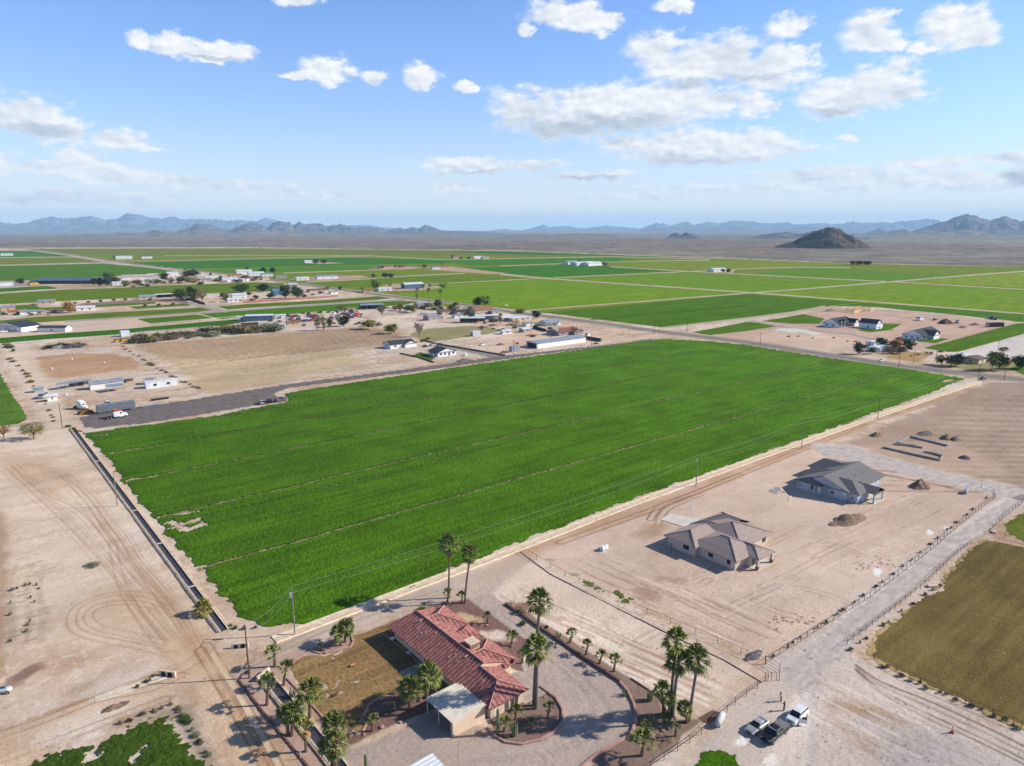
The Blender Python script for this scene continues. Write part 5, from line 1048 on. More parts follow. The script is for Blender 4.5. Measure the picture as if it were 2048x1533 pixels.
for nm, l, px, py, L_, Wd, h, wm, rm in (
    ('small_farmhouse', 'small white roofed farmhouse right of the orange leaved tree', 172, 621, 16, 10, 3, m_white, m_metal_w), ('small_farmhouse', 'pale roofed house behind a thorn hedge at the left', 94, 608, 16, 12, 3, m_tan, m_metal_g),
    ('small_farmhouse', 'open fronted blue roofed house left of the tree clump', 295, 598, 18, 11, 3, m_tan, mat('pale_blue_roof', S(140, 164, 176), .6, scale=.4)), ('small_farmhouse', 'white barn roof house with a lean-to beside the plank fence', 478, 598, 16, 10, 5, m_white, m_metal_w),
    ('small_farmhouse', 'low white house in front of the white barn roof house', 466, 604, 12, 8, 3, m_white, m_metal_w), ('small_farmhouse', 'two tone blue metal shed standing in the light green field', 825, 577, 28, 14, 6, m_blue, m_metal_w),
    ('small_farmhouse', 'white house just right of the main road bend', 768, 582, 18, 10, 3, m_white, m_metal_w), ('small_farmhouse', 'long white shed north of the highway', 653, 558, 34, 12, 4.5, m_white, m_metal_g),
    ('small_farmhouse', 'white house left of the long white shed', 604, 561, 20, 10, 4, m_white, m_metal_w), ('small_farmhouse', 'low pale roofed house beside the highway', 562, 557, 18, 10, 3, m_tan, m_metal_g),
    ('small_farmhouse', 'low farmhouse in the row of orange leaved shrubs', 772, 537, 30, 14, 4, m_tan, m_brownroof), ('small_farmhouse', 'farmhouse beside the lone cypress', 886, 538, 24, 14, 4, m_tan, m_brownroof),
    ('small_farmhouse', 'pale farmhouse left of the lone cypress', 870, 539, 16, 10, 4, m_white, m_metal_g), ('small_farmhouse', 'farmhouse between two round trees in the dark green field', 620, 526, 28, 14, 4, m_white, m_metal_w),
    ('small_farmhouse', 'far pale house in the row under the desert edge', 955, 518, 26, 14, 5, m_white, m_metal_w), ('small_farmhouse', 'far small house left end of the row under the desert edge', 912, 518, 22, 12, 5, m_tan, m_brownroof),
    ('small_farmhouse', 'far green roofed house right end of the row', 970, 518.5, 20, 12, 5, m_tan, mat('pale_green_roof', S(150, 172, 160), .6, scale=.4)), ('small_farmhouse', 'lone white house at the field corner', 1434, 544, 34, 16, 5, m_white, m_metal_w),
    ('small_farmhouse', 'far white house beside the far highway', 248, 518.5, 40, 16, 6, m_white, m_metal_w), ('small_farmhouse', 'tiny far white house next to a lone tree', 294, 517.5, 26, 14, 6, m_white, m_brownroof),
    ('small_farmhouse', 'white house among the trees left of the highway', 246, 566, 22, 12, 4, m_white, m_metal_w), ('small_farmhouse', 'big pale house with chimneys behind the tree row', 275, 560, 44, 18, 6, stucco('palepink', 216, 200, 190), mat('pinkish_roof', S(196, 176, 170), .8, scale=.5)),
    ('small_farmhouse', 'white house peeking over the dark tree row', 345, 553, 18, 12, 6, m_white, m_metal_w), ('small_farmhouse', 'cream flat house at the highway end of the tree row', 428, 560, 26, 12, 4, stucco('creamy', 226, 214, 186), m_metal_w),
    ('small_farmhouse', 'white house left in the village by the highway', 458, 563, 20, 12, 4, m_white, m_metal_w), ('small_farmhouse', 'tall white house in the village by the highway', 488, 550, 26, 14, 7, m_white, m_metal_w),
    ('small_farmhouse', 'white roofed house right in the village by the highway', 512, 552, 26, 14, 5, m_white, m_metal_w), ('small_farmhouse', 'low white building in front of the village', 480, 563, 14, 8, 3, m_white, m_metal_w),
    ('small_farmhouse', 'low grey roofed house left of the cream building', 410, 563, 18, 10, 3.5, m_tan, m_metal_g), ('small_farmhouse', 'white building left end of the village row', 236, 571, 14, 9, 4, m_white, m_metal_w),
    ('small_farmhouse', 'white building behind the brown bushes of the village', 296, 566, 20, 10, 5, m_white, m_metal_w), ('small_farmhouse', 'pale building behind the yellowish village tree', 320, 560, 22, 12, 5, stucco('palepink', 216, 200, 190), mat('pinkish_roof', S(196, 176, 170))),
    ('small_farmhouse', 'brown roofed house at the back of the highway village', 470, 555, 20, 12, 4, m_tan, m_brownroof), ('small_farmhouse', 'small white house at the right end of the highway village', 534, 553, 18, 10, 4, m_white, m_metal_g),
    ('small_farmhouse', 'white house by the far road left of the highway', 14, 512, 30, 14, 5, m_white, m_metal_w), ('small_farmhouse', 'dark shed among the bushes of the west yard', 500, 655, 12, 6, 3, m_wood, m_rust),
    ('small_farmhouse', 'small cottage right of the flat pinkish house', 1012, 641, 12, 8, 3, stucco('adobe', 214, 180, 150), m_metal_w), ('small_farmhouse', 'low dark roofed house left of the steep tan roof', 925, 628, 16, 9, 3, m_tan, m_shingle_dk),
    ('small_farmhouse', 'white truck body and cab beside the blue walled shed', 489, 641, 12, 4, 3.4, m_white, m_metal_w), ('small_farmhouse', 'white house far away at the pale field corner', 1700, 0, 0, 0, 0, None, None)):
    if L_: cottage(nm, l, px, py, L_, Wd, h, h + min(2.4, Wd * .16), wm, rm, 'x', 'gg', wins=2, drs=0, rz=-8)
# far white farm sheds
for l, px, py, L_, c in (('dark roofed shed left of the far white farm sheds', 1141, 529, 34, m_metal_g), ('large white farm shed far beyond the main road', 1166, 531, 60, m_metal_w), ('white farm shed right of the large one', 1184, 531.5, 44, m_metal_w)):
    cottage('farm_shed', l, px, py, L_, 22, 6, 8.5, m_white, c, 'x', 'gg', wins=0, drs=0, cat='shed')
# roofs on posts
open_shed('flat_shelter', 'long white sheet roof standing over brown ground beside the olive paddock', 945, 645, 22, 10, 4.2, 4.4, m_metal_w, nposts=5, rz=-35, wallm=mat('shade_brown', S(96, 74, 62), .9, scale=.5), backwall=True)
open_shed('flat_shelter', 'second white sheet roof behind the first shelter', 975, 639, 24, 8, 3.6, 3.9, m_metal_w, nposts=5, rz=-20, wallm=m_metal_g, backwall=True)
open_shed('flat_shelter', 'pale sheet roof behind the scrap yard', 744, 618, 24, 12, 4.4, 4.8, m_metal_g, nposts=5, rz=-20, wallm=mat('shed_dark', S(58, 62, 64)), backwall=True)
open_shed('blue_walled_shed', 'blue walled shed with an overhanging white roof', 519, 641, 24, 11, 4.6, 5.0, m_metal_w, nposts=5, wallm=m_blue, rz=-25)
open_shed('flat_shelter', 'white sheet roof left of the tree clump', 334, 595, 26, 10, 4, 4.3, m_metal_w, nposts=4, wallm=mat('shed_dark', S(58, 62, 64)), backwall=True)
open_shed('flat_shelter', 'low green sheet roof among trees behind the cleared lot', 808, 617, 16, 8, 3, 3.2, mat('pale_green_roof', S(150, 172, 160)), nposts=3)
cottage('tool_shed', 'orange roofed shed at the left edge', 36, 628, 15, 10, 3, 4.2, m_tan, mat('orange_roof', S(190, 106, 66), .8, scale=.5), 'x', 'gg', wins=1, cat='shed', rz=-8)
cottage('tool_shed', 'white roofed shed right of the orange roofed shed', 57, 629, 13, 9, 3, 4.2, m_white, m_metal_g, 'x', 'gg', wins=1, cat='shed', rz=-8)
cottage('tool_shed', 'small grey shed behind the left fence', 78, 628, 10, 7, 3, 4.0, m_tan, m_metal_g, 'x', 'gg', wins=1, cat='shed', rz=-8)
cottage('tool_shed', 'small grey metal shed beside the pinkish flat roofed house', 1056, 652, 9, 6, 2.6, 3.3, m_metal_w, m_metal_g, 'x', 'gg', wins=0, cat='shed')
# boxes, trailers and containers
BX = [('white storage container at the stubble field corner', 551, 657, 16, 3.2, 3.2, m_metal_w, -28), ('white box trailer standing on bare ground behind the cottages', 951, 672, 6.5, 4.5, 3.6, m_metal_w, -10), ('grey blue box at the lane corner near a pole', 1029, 703, 7, 3, 3.4, m_metal_g, 0),
      ('small white shed on the west yard beside the hedge', 250, 673, 6, 5, 4.2, m_metal_w, 0), ('rust brown container behind the farmhouse', 1989, 654, 14, 4, 3.4, m_rust, -30), ('white box beside the white gabled cottage', 931, 712, 2.2, 1.6, 1.6, m_metal_w, 0),
      ('white trailer at the left field edge', 8, 573, 22, 5, 5, m_metal_w, 0)]
for l, px, py, L_, Wd, h, m, rz in BX: box_shed('storage_container', l, px, py, L_, Wd, h, m, rz)
EX = [(226, 562, 14, 'behind the tall grey green village tree'), (262, 556, 20, 'left of the big pale chimney house'), (305, 553, 16, 'right of the big pale chimney house'), (355, 561, 14, 'between two village trees'), (402, 556, 16, 'beside the far highway bend'), (446, 566, 10, 'in front of the cream building'), (498, 562, 12, 'below the highway village'), (530, 560, 12, 'right below the highway village'),
  (585, 574, 12, 'between the blue house and the bungalow'), (667, 588, 10, 'at the tan roadside lot'), (735, 586, 12, 'at the foot of the eucalyptus'), (862, 640, 12, 'behind the cleared lot'), (915, 636, 9, 'in the yard of the tan gable house'), (990, 628, 10, 'right of the steep tan roof'), (1050, 664, 8, 'in the yard left of the dusty red roof'), (1012, 668, 8, 'in the bare yard near the small pile'), (16, 622, 12, 'at the left edge below the orange roof'), (110, 625, 9, 'left of the orange leaved tree'),
  (560, 636, 9, 'right of the blue walled shed'), (585, 650, 10, 'behind the white container'), (700, 622, 10, 'behind the scrap yard'), (105, 802, 4, 'at the yard fence by the lane')]
for i, (px, py, L_, wh) in enumerate(EX):
    r_ = random.Random(i); cottage('outbuilding', 'small ' + ['white', 'tan', 'grey'][i % 3] + ' outbuilding ' + wh, px, py, L_, L_ * .6, 2.6 + (L_ > 11), 3.4 + (L_ > 11) * 1.4, [m_white, m_tan, stucco('grey', 150, 146, 140)][i % 3], [m_metal_w, m_metal_g, m_brownroof][r_.randrange(3)], 'x', 'gg', wins=1, drs=0, rz=r_.uniform(-12, 12), cat='outbuilding')
# ---- stables and mobile home in the west yard
open_shed('stable_shed', 'grey sheet roof on thin posts at the left of the stable row', 133, 777, 7.5, 5, 2.8, 3.0, m_metal_g, nposts=3, rz=8)
open_shed('stable_shed', 'long low grey roof linking the stable sheds', 161, 772, 10, 5, 2.6, 2.8, m_metal_g, nposts=4, wallm=m_wood, backwall=True)
open_shed('stable_shed', 'tan sheet roof at the right end of the stable row', 252, 766, 8, 5, 2.6, 2.7, mat('tan_sheet', S(196, 184, 166), .7, scale=.5), nposts=3, wallm=m_wood, backwall=True)
cottage('horse_stable', 'white walled stable with a sloping roof in the middle of the yard', 213, 775, 15, 5, 3.0, 4.2, m_white, m_metal_g, 'x', 'gg', wins=0, drs=0, cat='stable')
open_shed('hay_awning', 'grey ribbed awning over hay beside the white stable', 231, 782, 8, 6, 2.7, 3.2, m_metal_g, nposts=3)
mh = cottage('mobile_home', 'white mobile home with two dark windows in the west yard', 322, 773, 15, 4.5, 3.1, 3.5, m_metal_w, m_metal_w, 'x', 'gg', wins=2, drs=0, cat='mobile home', ov=.1)
open_shed('awning', 'grey awning attached left of the white mobile home', 300, 768, 5, 5, 2.7, 3.0, m_metal_g, nposts=2, rz=-30)
cottage('tiny_shed', 'small grey roofed shed at the ditch end of the yard', 77, 784, 4, 3, 2.0, 2.5, m_metal_g, m_metal_g, 'x', 'gg', wins=0, drs=0, cat='shed')
# ---- white farmhouses beyond the road
m_fw = stucco('farm_white', 234, 234, 232, .2)
f1 = cottage('white_farmhouse', 'white farmhouse with a black gable roof and dormers', 1675, 652, 26, 13, 3.2, 7.2, m_fw, m_shingle_dk, 'x', 'gg', wins=4, wing=(7, 14, -11, 0, 6.2, 'y'), porch=(-12, 6, -9.2, -6.5, 2.9))
for x in (-6, 0):
    d_ = MB(); gable_wall(d_, x - 1.6, x + 1.6, -6.2, -1, 4.2, 5.6, 'y', z0=3.2); dm = d_.build('dormer', m_fw, f1); rr_ = MB(); roof_block(rr_, x - 2, x + 2, -6.6, -1, 4.25, 5.8, 'y', 'g', 'g'); rr_.build('dormer_roof', m_shingle_dk, dm)
cottage('white_gambrel_barn', 'small white barn with a loft window beside the farmhouse', 1740, 657, 9, 14, 4.6, 7.8, m_fw, m_shingle_dk, 'y', 'gg', wins=2, cat='barn', wing=(4.5, 11, -5, 5, 4.6, 'x'))
f2 = cottage('long_farmhouse', 'long white farmhouse with a black roof, central gable and pale porch', 1842, 675, 32, 14, 3.2, 7.0, m_fw, m_shingle_dk, 'x', 'gg', wins=6, wing=(-6, 4, -11, 0, 6.4, 'y'), porch=(-16, -6, -10, -6.5, 3.0))
q = MB().box(4.2, 13.5, -10, -6.8, 2.75, 2.9); q.build('porch_roof', mat('pale_porch', S(212, 204, 192), .7, scale=.5), f2)
for x in (4.6, 7.5, 10.4, 13.2): MB().box(x - .1, x + .1, -9.8, -9.6, -.1, 2.75).build('post', m_frame_w, f2)
cottage('small_white_house', 'low white house with a flat metal roof under the road side trees', 1756, 702, 12, 8, 2.8, 3.4, m_fw, m_metal_w, 'x', 'gg', wins=2)
cottage('small_white_house', 'white shed behind the road side trees', 1744, 692, 7, 6, 3.0, 3.6, m_fw, m_metal_w, 'x', 'gg', wins=1, cat='shed')
cottage('tan_cottage', 'small tan cottage with a brown roof between palms at the road', 1947, 725, 11, 9, 2.8, 4.0, stucco('buff', 214, 196, 160), mat('dull_brown_roof', S(112, 88, 76)), 'x', 'gg', wins=1)
cottage('white_carport_roof', 'white flat roof behind the tan cottage', 1922, 718, 12, 7, 2.8, 3.0, m_fw, m_metal_w, 'x', 'hh', wins=0, drs=0, cat='carport')
# timber frame house
tf = rot_root('timber_frame', 'timber framed house shell under construction beyond the black roofed farmhouse', 'house frame', 1715, 623, 0)
for i in range(15):
    for j in range(5):
        if (i * 7 + j * 3) % 4: MB().box(-22 + i * 3.1, -21.7 + i * 3.1, -7 + j * 3.5, -6.7 + j * 3.5, 0, 3.0 + (i * 5 + j) % 3 * .5).build('stud', m_frameL, tf)
for y, x0, x1, z in ((-7, -22, 20, 3.0), (0, -18, 4, 3.4), (7, -22, 22, 3.0)): MB().box(x0, x1, y - .1, y + .2, z, z + .3).build('plate', m_frameL, tf)
for x0, x1, y in ((-22, -10, -7.1), (-4, 6, -3), (10, 22, 7.1), (12, 21, -7.1)): MB().box(x0, x1, y, y + .1, 0, 2.9).build('sheathing', m_frameL, tf)
# ------------------------------------------------------------------ ditches, curbs, low walls
def section(name, pts, prof, m, parent=None, z=0.0, closed_ends=True):
    """sweep a profile [(offset, height)...] along a ground line"""
    b = MB(); n = len(prof); vs = []
    for i, p in enumerate(pts):
        a = pts[max(i - 1, 0)]; c = pts[min(i + 1, len(pts) - 1)]; dx = c[0] - a[0]; dy = c[1] - a[1]; l = math.hypot(dx, dy) or 1; nx, ny = -dy / l, dx / l
        vs += [(p[0] + nx * o, p[1] + ny * o, z + h) for o, h in prof]
    fs = [(i * n + k, (i + 1) * n + k, (i + 1) * n + k + 1, i * n + k + 1) for i in range(len(pts) - 1) for k in range(n - 1)]
    if closed_ends: fs += [tuple(range(n)), tuple(range((len(pts) - 1) * n, len(pts) * n))[::-1]]
    b.add(vs, fs)
    return b.build(name, m, parent)
def dens(pts, st=2.0, jit=0.0):
    out = []
    for i in range(len(pts) - 1):
        a, b = pts[i], pts[i + 1]; k = max(1, int(math.dist(a, b) / st))
        for j in range(k):
            t = j / k; x = a[0] + (b[0] - a[0]) * t; y = a[1] + (b[1] - a[1]) * t
            if jit: x += jit * mnoise.noise((x * .4, y * .4, 1)); y += jit * mnoise.noise((x * .4, y * .4, 5))
            out.append((x, y))
    return out + [tuple(pts[-1])]
m_bank = mat('ditch_bank', S(206, 184, 158), .95, S(170, 138, 106), scale=.7, detail=7, bump=.15)
m_liner = mat('dark_liner', S(74, 72, 78), .8, S(54, 52, 56), scale=1.2, detail=6)
m_conc = mat('pale_concrete', S(222, 208, 186), .85, S(196, 178, 152), scale=1.0, detail=6)
m_curbd = mat('dark_curb', S(122, 92, 82), .9, S(92, 66, 60), scale=2.5)
m_curbp = mat('pink_curb', S(190, 152, 138), .9, S(160, 122, 110), scale=2.5)
def ditch(pts, w, label, liner, h=.55, bank=1.1, lipm=None, checks=()):
    c = pts[len(pts) // 2]; o = thing('irrigation_ditch', label, 'ditch', (0, 0, 0))
    section('bank', pts, [(-w / 2 - bank, -.15), (-w / 2 - .45, h - .06), (-w / 2 - .14, h - .03), (-w / 2 - .13, h - .3)], m_bank, o, closed_ends=False)
    section('bank', pts, [(w / 2 + .13, h - .3), (w / 2 + .14, h - .03), (w / 2 + .45, h - .06), (w / 2 + bank, -.15)], m_bank, o, closed_ends=False)
    section('liner', pts, [(-w / 2, h), (-w * .2, .12), (w * .2, .12), (w / 2, h)], liner, o, closed_ends=False)
    for s_ in (-1, 1): section('lip', pts, [(s_ * w / 2 - .13, h - .2), (s_ * w / 2 - .13, h + .02), (s_ * w / 2 + .13, h + .02), (s_ * w / 2 + .13, h - .2)], lipm or m_conc, o)
    for px, py in checks:
        x, y = P(px, py); x = pts[0][0] if abs(pts[0][0] - pts[-1][0]) < 2 else x
        MB().box(x - w / 2, x + w / 2, y - .15, y + .15, h - .05, h + .12).build('check_beam', m_conc, o)
    return o
e0 = P(152, 858); e1 = P(456, 1260)
ditch(dens([(36.4, e0[1]), (36.4, e1[1])], 4), 1.6, 'dark lined irrigation ditch along the left end of the crop', m_liner, .35, .9, checks=((188, 926), (264, 1025), (315, 1091), (381, 1177)))
d0 = P(530, 1352); d1 = P(690, 1548)
ditch(dens([d0, P(600, 1437), d1], 3), 2.0, 'short lined ditch between the palms and the dry lawn', m_liner, .35, .5)
pale = [P(548, 1281), P(600, 1262), P(800, 1186), P(1030, 1100), P(1255, 1012), P(1500, 922), P(1755, 833), P(1958, 764)]
def pale_ditch():
    o = thing('concrete_channel', 'pale shallow concrete channel along the near side of the crop', 'channel', (0, 0, 0)); p = dens(pale, 3)
    section('channel_bed', p, [(-1.5, -.05), (-1.3, .30), (-1.1, .30), (-.6, .16), (.6, .16), (1.1, .30), (1.3, .30), (1.5, -.05)], mat('channel_bed', S(226, 206, 176), .9, S(198, 172, 140), scale=.8, detail=6, bump=.02), o)
pale_ditch()
section_t = lambda pts, w, h, m, label, name='curb', cat='curb': tag(section(name, dens(W2(pts), 1.5), [(-w / 2, -.1), (-w / 2, h), (w / 2, h), (w / 2, -.1)], m), label, cat)
section_t([(1011, 1209), (1060, 1243), (1150, 1305), (1240, 1365)], .45, .45, m_curbd, 'straight dark block curb along the far side of the drive')
section_t([(1240, 1366), (1256, 1385), (1268, 1410), (1273, 1435), (1266, 1462), (1250, 1478), (1200, 1506), (1165, 1535), (1120, 1570)], .4, .4, m_curbp, 'curved pinkish curb at the right end of the drive')
section_t([(1080, 1374), (1112, 1397), (1125, 1420), (1126, 1444), (1108, 1466), (1080, 1481), (1045, 1490), (1012, 1486), (990, 1474), (976, 1456)], .35, .3, m_curbp, 'rounded curb of the cactus island in front of the house')
section_t([(570, 1340), (590, 1322), (622, 1302), (640, 1308), (665, 1305), (700, 1296), (707, 1284), (703, 1270)], .4, .2, m_curbp, 'wavy pink curb at the top left of the lawn')
section_t([(722, 1438), (733, 1450), (726, 1462), (712, 1466)], .35, .22, m_curbp, 'small curb curl at the bottom of the lawn')
section_t([(726, 1436), (738, 1410), (760, 1396), (800, 1391), (850, 1392)], .35, .22, m_curbp, 'curved curb under the two lawn palms')
section_t([(760, 1275), (768, 1270), (820, 1310), (855, 1345)], .3, .2, m_curbp, 'curb round the shaded bed behind the house')
section_t([(478, 1362), (487, 1348), (500, 1340)], .3, .2, m_curbd, 'curved curb round the foot of the tall pole')
section_t([(478, 1362), (530, 1430), (600, 1515), (640, 1565)], .3, .25, m_curbd, 'long dark curb between the palms and the dirt road')
section_t([(575, 1358), (640, 1428), (655, 1450)], .3, .2, m_curbp, 'curb along the lower left side of the lawn')
section_t([(1040, 1104), (1102, 1150), (1200, 1200), (1350, 1275), (1450, 1322), (1524, 1366)], .14, .12, m_curbd, 'long thin curb coloured as its dark shadow edge, inside the pipe fence')  # low curb; its dark colour paints a wall's shadow edge
section_t([(1262, 1358), (1320, 1396), (1342, 1440)], .22, .2, m_curbd, 'thin curb behind the agave bed')
# culvert headwalls
m_hole = mat('culvert_dark', (.008, .008, .009, 1), .9, scale=1)  # black end discs paint the darkness inside the pipes
def culvert(px, py, rz, label):
    x, y = P(px, py); o = thing('culvert', label, 'culvert', (x, y, 0), R(rz))
    MB().box(-.2, .2, -1.6, 1.6, -.1, 1.0).build('headwall', m_conc, o)
    MB().cyl((-.22, -.6, .45), (-.32, -.6, .45), .45, n=14).build('pipe_mouth', m_hole, o); MB().cyl((-.22, .7, .45), (-.32, .7, .45), .4, n=14).build('pipe_mouth', m_hole, o)
culvert(480, 1296, 60, 'concrete culvert with two dark pipe mouths beside the pole'); culvert(336, 1352, 40, 'concrete culvert end on the left dirt bank'); culvert(527, 1354, 120, 'culvert head at the top of the short ditch')
tag(section('spill_channel', dens(W2([(332, 1352), (290, 1366), (230, 1388), (190, 1400)]), 2), [(-.9, -.05), (-.8, .15), (0, .06), (.8, .15), (.9, -.05)], m_conc), 'short pale concrete spillway left of the dirt road', 'channel')
ORD = ['first', 'second', 'third', 'fourth', 'fifth', 'sixth', 'seventh', 'eighth', 'ninth', 'tenth', 'eleventh', 'twelfth', 'thirteenth', 'fourteenth', 'fifteenth', 'sixteenth', 'seventeenth', 'eighteenth', 'nineteenth']
def nth(i):
    if i < 19: return ORD[i]
    t = (i + 1) // 10; u = (i + 1) % 10; T = {2: 'twent', 3: 'thirt', 4: 'fort', 5: 'fift', 6: 'sixt', 7: 'sevent'}[t]
    return T + 'ieth' if u == 0 else T + 'y ' + ORD[u - 1]
# ------------------------------------------------------------------ utility poles and wires
m_pole = mat('pole_wood', S(122, 92, 66), .9, S(88, 66, 50), scale=3, detail=5); m_pgrey = mat('pole_grey', S(150, 146, 140), .8, S(116, 112, 108), scale=3)
def zfor(x, y, py):
    lo, hi = 0.0, 60.0
    for _ in range(30):
        m_ = (lo + hi) / 2
        if Q(x, y, m_)[1] > py: lo = m_
        else: hi = m_
    return lo
POLES = []
def pole(px, py, ptop, label, m=None, arm=0, trafo=False, r=.15, az_=0.0, group='utility poles'):
    x, y = P(px, py); h = min(14.0, max(7.5, zfor(x, y, ptop))); o = thing('utility_pole', label, 'utility pole', (x, y, 0), az_, group)
    MB().tube([(0, 0, -.3), (0, 0, h * .5), (0, 0, h)], [r, r * .85, r * .65], 8).build('post', m or m_pole, o)
    for k in range(arm):
        a_ = MB().box(-.06, .06, -1.2, 1.2, h - .5 - k * 1.1, h - .36 - k * 1.1).build('crossarm', m_pole, o)
        for yy in (-1.1, -.4, .4, 1.1): MB().cyl((0, yy, h - .36 - k * 1.1), (0, yy, h - .16 - k * 1.1), .06, .03, 6).build('insulator', m_steel, a_)
    if trafo: MB().cyl((-.42, 0, h - 2.2), (-.42, 0, h - 1.2), .27, n=12).cyl((-.42, 0, h - 1.2), (-.42, 0, h - 1.05), .24, .1, 12).build('transformer', m_steel, o)
    if not arm: MB().cyl((0, 0, h), (0, 0, h + .18), .05, .04, 6).build('insulator', m_steel, o)
    POLES.append((x, y, h)); return (x, y, h)
pp1 = pole(499, 1357, 1250, 'tall bare brown pole beside the dirt road and culvert', r=.17)
pp2 = pole(590, 1270, 1174, 'grey pole with a transformer at the near corner of the crop', m_pgrey, 0, True)
pp3 = pole(1392, 974, 912, 'grey pole with a transformer halfway along the pale channel', m_pgrey, 0, True)
pp4 = pole(1603, 897, 838, 'plain pale pole between the transformer pole and the far corner', m_pgrey)
pp5 = pole(1755, 838, 795, 'brown pole on the crop edge near the far corner')
pp6 = pole(1956, 762, 727, 'brown pole at the junction of dirt road and main road', arm=1)
pp0 = pole(235, 1013, 943, 'pale slim pole standing beside the dark ditch', m_pgrey)
ppa = pole(125, 858, 808, 'brown pole near the parked trucks at the left', arm=1)
RP = [(2008, 761, 729, 1), (1797, 735, 701, 1), (1827, 727, 698, 0), (1873, 709, 689, 0), (1929, 700, 671, 0), (1996, 702, 684, 1), (1520, 690, 664, 0), (1374, 664, 637, 0), (1308, 669, 637, 2), (1318, 668, 643, 1), (1148, 645, 617, 0), (1187, 640, 621, 0), (1034, 622, 602, 0), (1002, 623, 597, 1), (893, 605, 588, 0), (793, 598, 580, 1), (709, 587, 569, 0), (637, 578, 560, 0), (575, 569, 552, 0), (1027, 712, 681, 1), (1183, 692, 664, 0), (1153, 672, 648, 0), (960, 612, 597, 0), (1774, 566, 550, 0), (1829, 560, 546, 0), (1864, 558, 546, 0), (1896, 556, 545, 0), (1928, 553, 543, 0)]
WH = ['at the right end of the main road', 'in front of the tan lawn by the main road', 'at the corner of the tan lawn', 'by the bright green field behind the tan lawn', 'tallest in the bright green field', 'on the pale gravel yard at the right', 'beside the white house slab', 'where the farm lane meets the main road', 'with two crossarms at the road junction', 'right of the two armed one at the junction', 'on the far side of the main road bend', 'slim, in the dark green field', 'left of the dark round tree by the road', 'with a crossarm behind the steep tan roof', 'behind the tall palms', 'at the road beside the green wedge', 'right of the bungalow by the highway', 'in the middle of the highway row', 'leftmost of the highway row', 'with a crossarm in front of the grey blue box', 'at the end of the long metal barn', 'behind the dusty red roof', 'behind the palm group by the road', 'at the crossing of two farm tracks', 'first right of the farm track crossing', 'second right of the farm track crossing', 'third right of the farm track crossing', 'last right of the farm track crossing']
for (a, b, c, k), wh in zip(RP, WH): pole(a, b, c, 'utility pole ' + wh, arm=k, r=.16, az_=R(5))
m_wire = mat('wire_pale', S(186, 190, 190), .5, scale=1, metal=.6)
def wire(a, b, label, dz=0.0, dy=0.0, sag=1.2, r=.022):
    pts = [(a[0] + (b[0] - a[0]) * t, a[1] + (b[1] - a[1]) * t + dy, a[2] + dz + (b[2] - a[2]) * t - sag * 4 * t * (1 - t)) for t in [i / 12 for i in range(13)]]
    tag(MB().tube(pts, r, 4).build('power_line', m_wire), label, 'power line', 'wires along the near edge of the crop')
seg = [(pp1, pp2, 'short span at the culvert'), (pp2, pp3, 'longest span over the crop'), (pp3, pp4, 'middle span over the crop'), (pp4, pp5, 'short span toward the far corner'), (pp5, pp6, 'last span to the main road')]
for a, b, l in seg:
    wire(a, b, 'upper wire of the ' + l, dz=.1); wire(a, b, 'lower wire of the ' + l, dz=-1.3, sag=1.6)
# ------------------------------------------------------------------ fences
def fence(pts, label, name='pipe_fence', sp=3.6, h=1.35, rails=(1.3, .75), m=None, pr=.05, rr=.035, group=None, square=False, cat='fence'):
    pts = dens(pts, sp); o = thing(name, label, cat, (pts[0][0], pts[0][1], 0), 0, group); m = m or m_rust
    if len(pts) > 100: pts = [pts[int(i * (len(pts) - 1) / 99)] for i in range(100)]
    me = None
    for x, y in pts:
        if me is None:
            q = MB().cyl((0, 0, -.2), (0, 0, h), pr, n=6) if not square else MB().box(-pr, pr, -pr, pr, -.2, h); po = q.build('post', m, o); me = po.data
        else: po = bpy.data.objects.new('post', me); COL.objects.link(po); po.parent = o
        po.location = (x - pts[0][0], y - pts[0][1], 0)
    for z in rails: MB().tube([(x - pts[0][0], y - pts[0][1], z) for x, y in pts], rr, 4).build('rail', m, o)
    return o
fence(W2([(1046, 1105), (1130, 1153), (1250, 1210), (1390, 1268), (1531, 1329)]), 'rusty pipe fence between the drive and the bare lot', sp=4.2, rails=(1.3,))
fence(W2([(1530, 1328), (1653, 1250), (1740, 1195), (1860, 1102), (1925, 1046), (1968, 1012), (1990, 996), (1986, 985), (1962, 976)]), 'pipe and mesh fence along the left side of the gravel lane', sp=2.4, rails=(1.3, .1))
fence(W2([(1694, 1290), (1790, 1218), (1850, 1170), (1900, 1122), (1941, 1088)]), 'pipe fence along the right side of the gravel lane', sp=2.4, rails=(1.3, .7))
fence(W2([(1978, 1063), (2005, 1038), (2048, 1004), (2100, 965)]), 'pipe fence climbing at the right edge of the picture', sp=2.6, rails=(1.3, .1))
fence(W2([(1978, 1066), (2010, 1076), (2048, 1087), (2110, 1104)]), 'short pipe fence below the yellow green paddock', sp=2.6)
fence(W2([(1748, 1318), (1840, 1368), (1930, 1408), (2042, 1457), (2140, 1502)]), 'pipe fence round the lower side of the dry field', sp=3.6, rails=(1.3,))
fence(W2([(1300, 1540), (1355, 1503), (1403, 1470), (1470, 1410), (1536, 1362)]), 'rusty pipe fence at the bottom beside the parked cars', sp=2.6)
fence(W2([(1530, 1328), (1559, 1345), (1558, 1362)]), 'short gate panel where the pipe fences meet', 'pipe_gate', sp=2.2, h=1.7, rails=(1.6, .9, .3), cat='gate')
m_wf = mat('white_rail', S(224, 222, 214), .6, scale=1)
fence(W2([(27, 688), (130, 681), (236, 672), (300, 665), (430, 655)]), 'white rail fence below the deep green strip', 'rail_fence', sp=3.4, rails=(1.3, .8), m=m_wf, pr=.09, rr=.06, square=True)
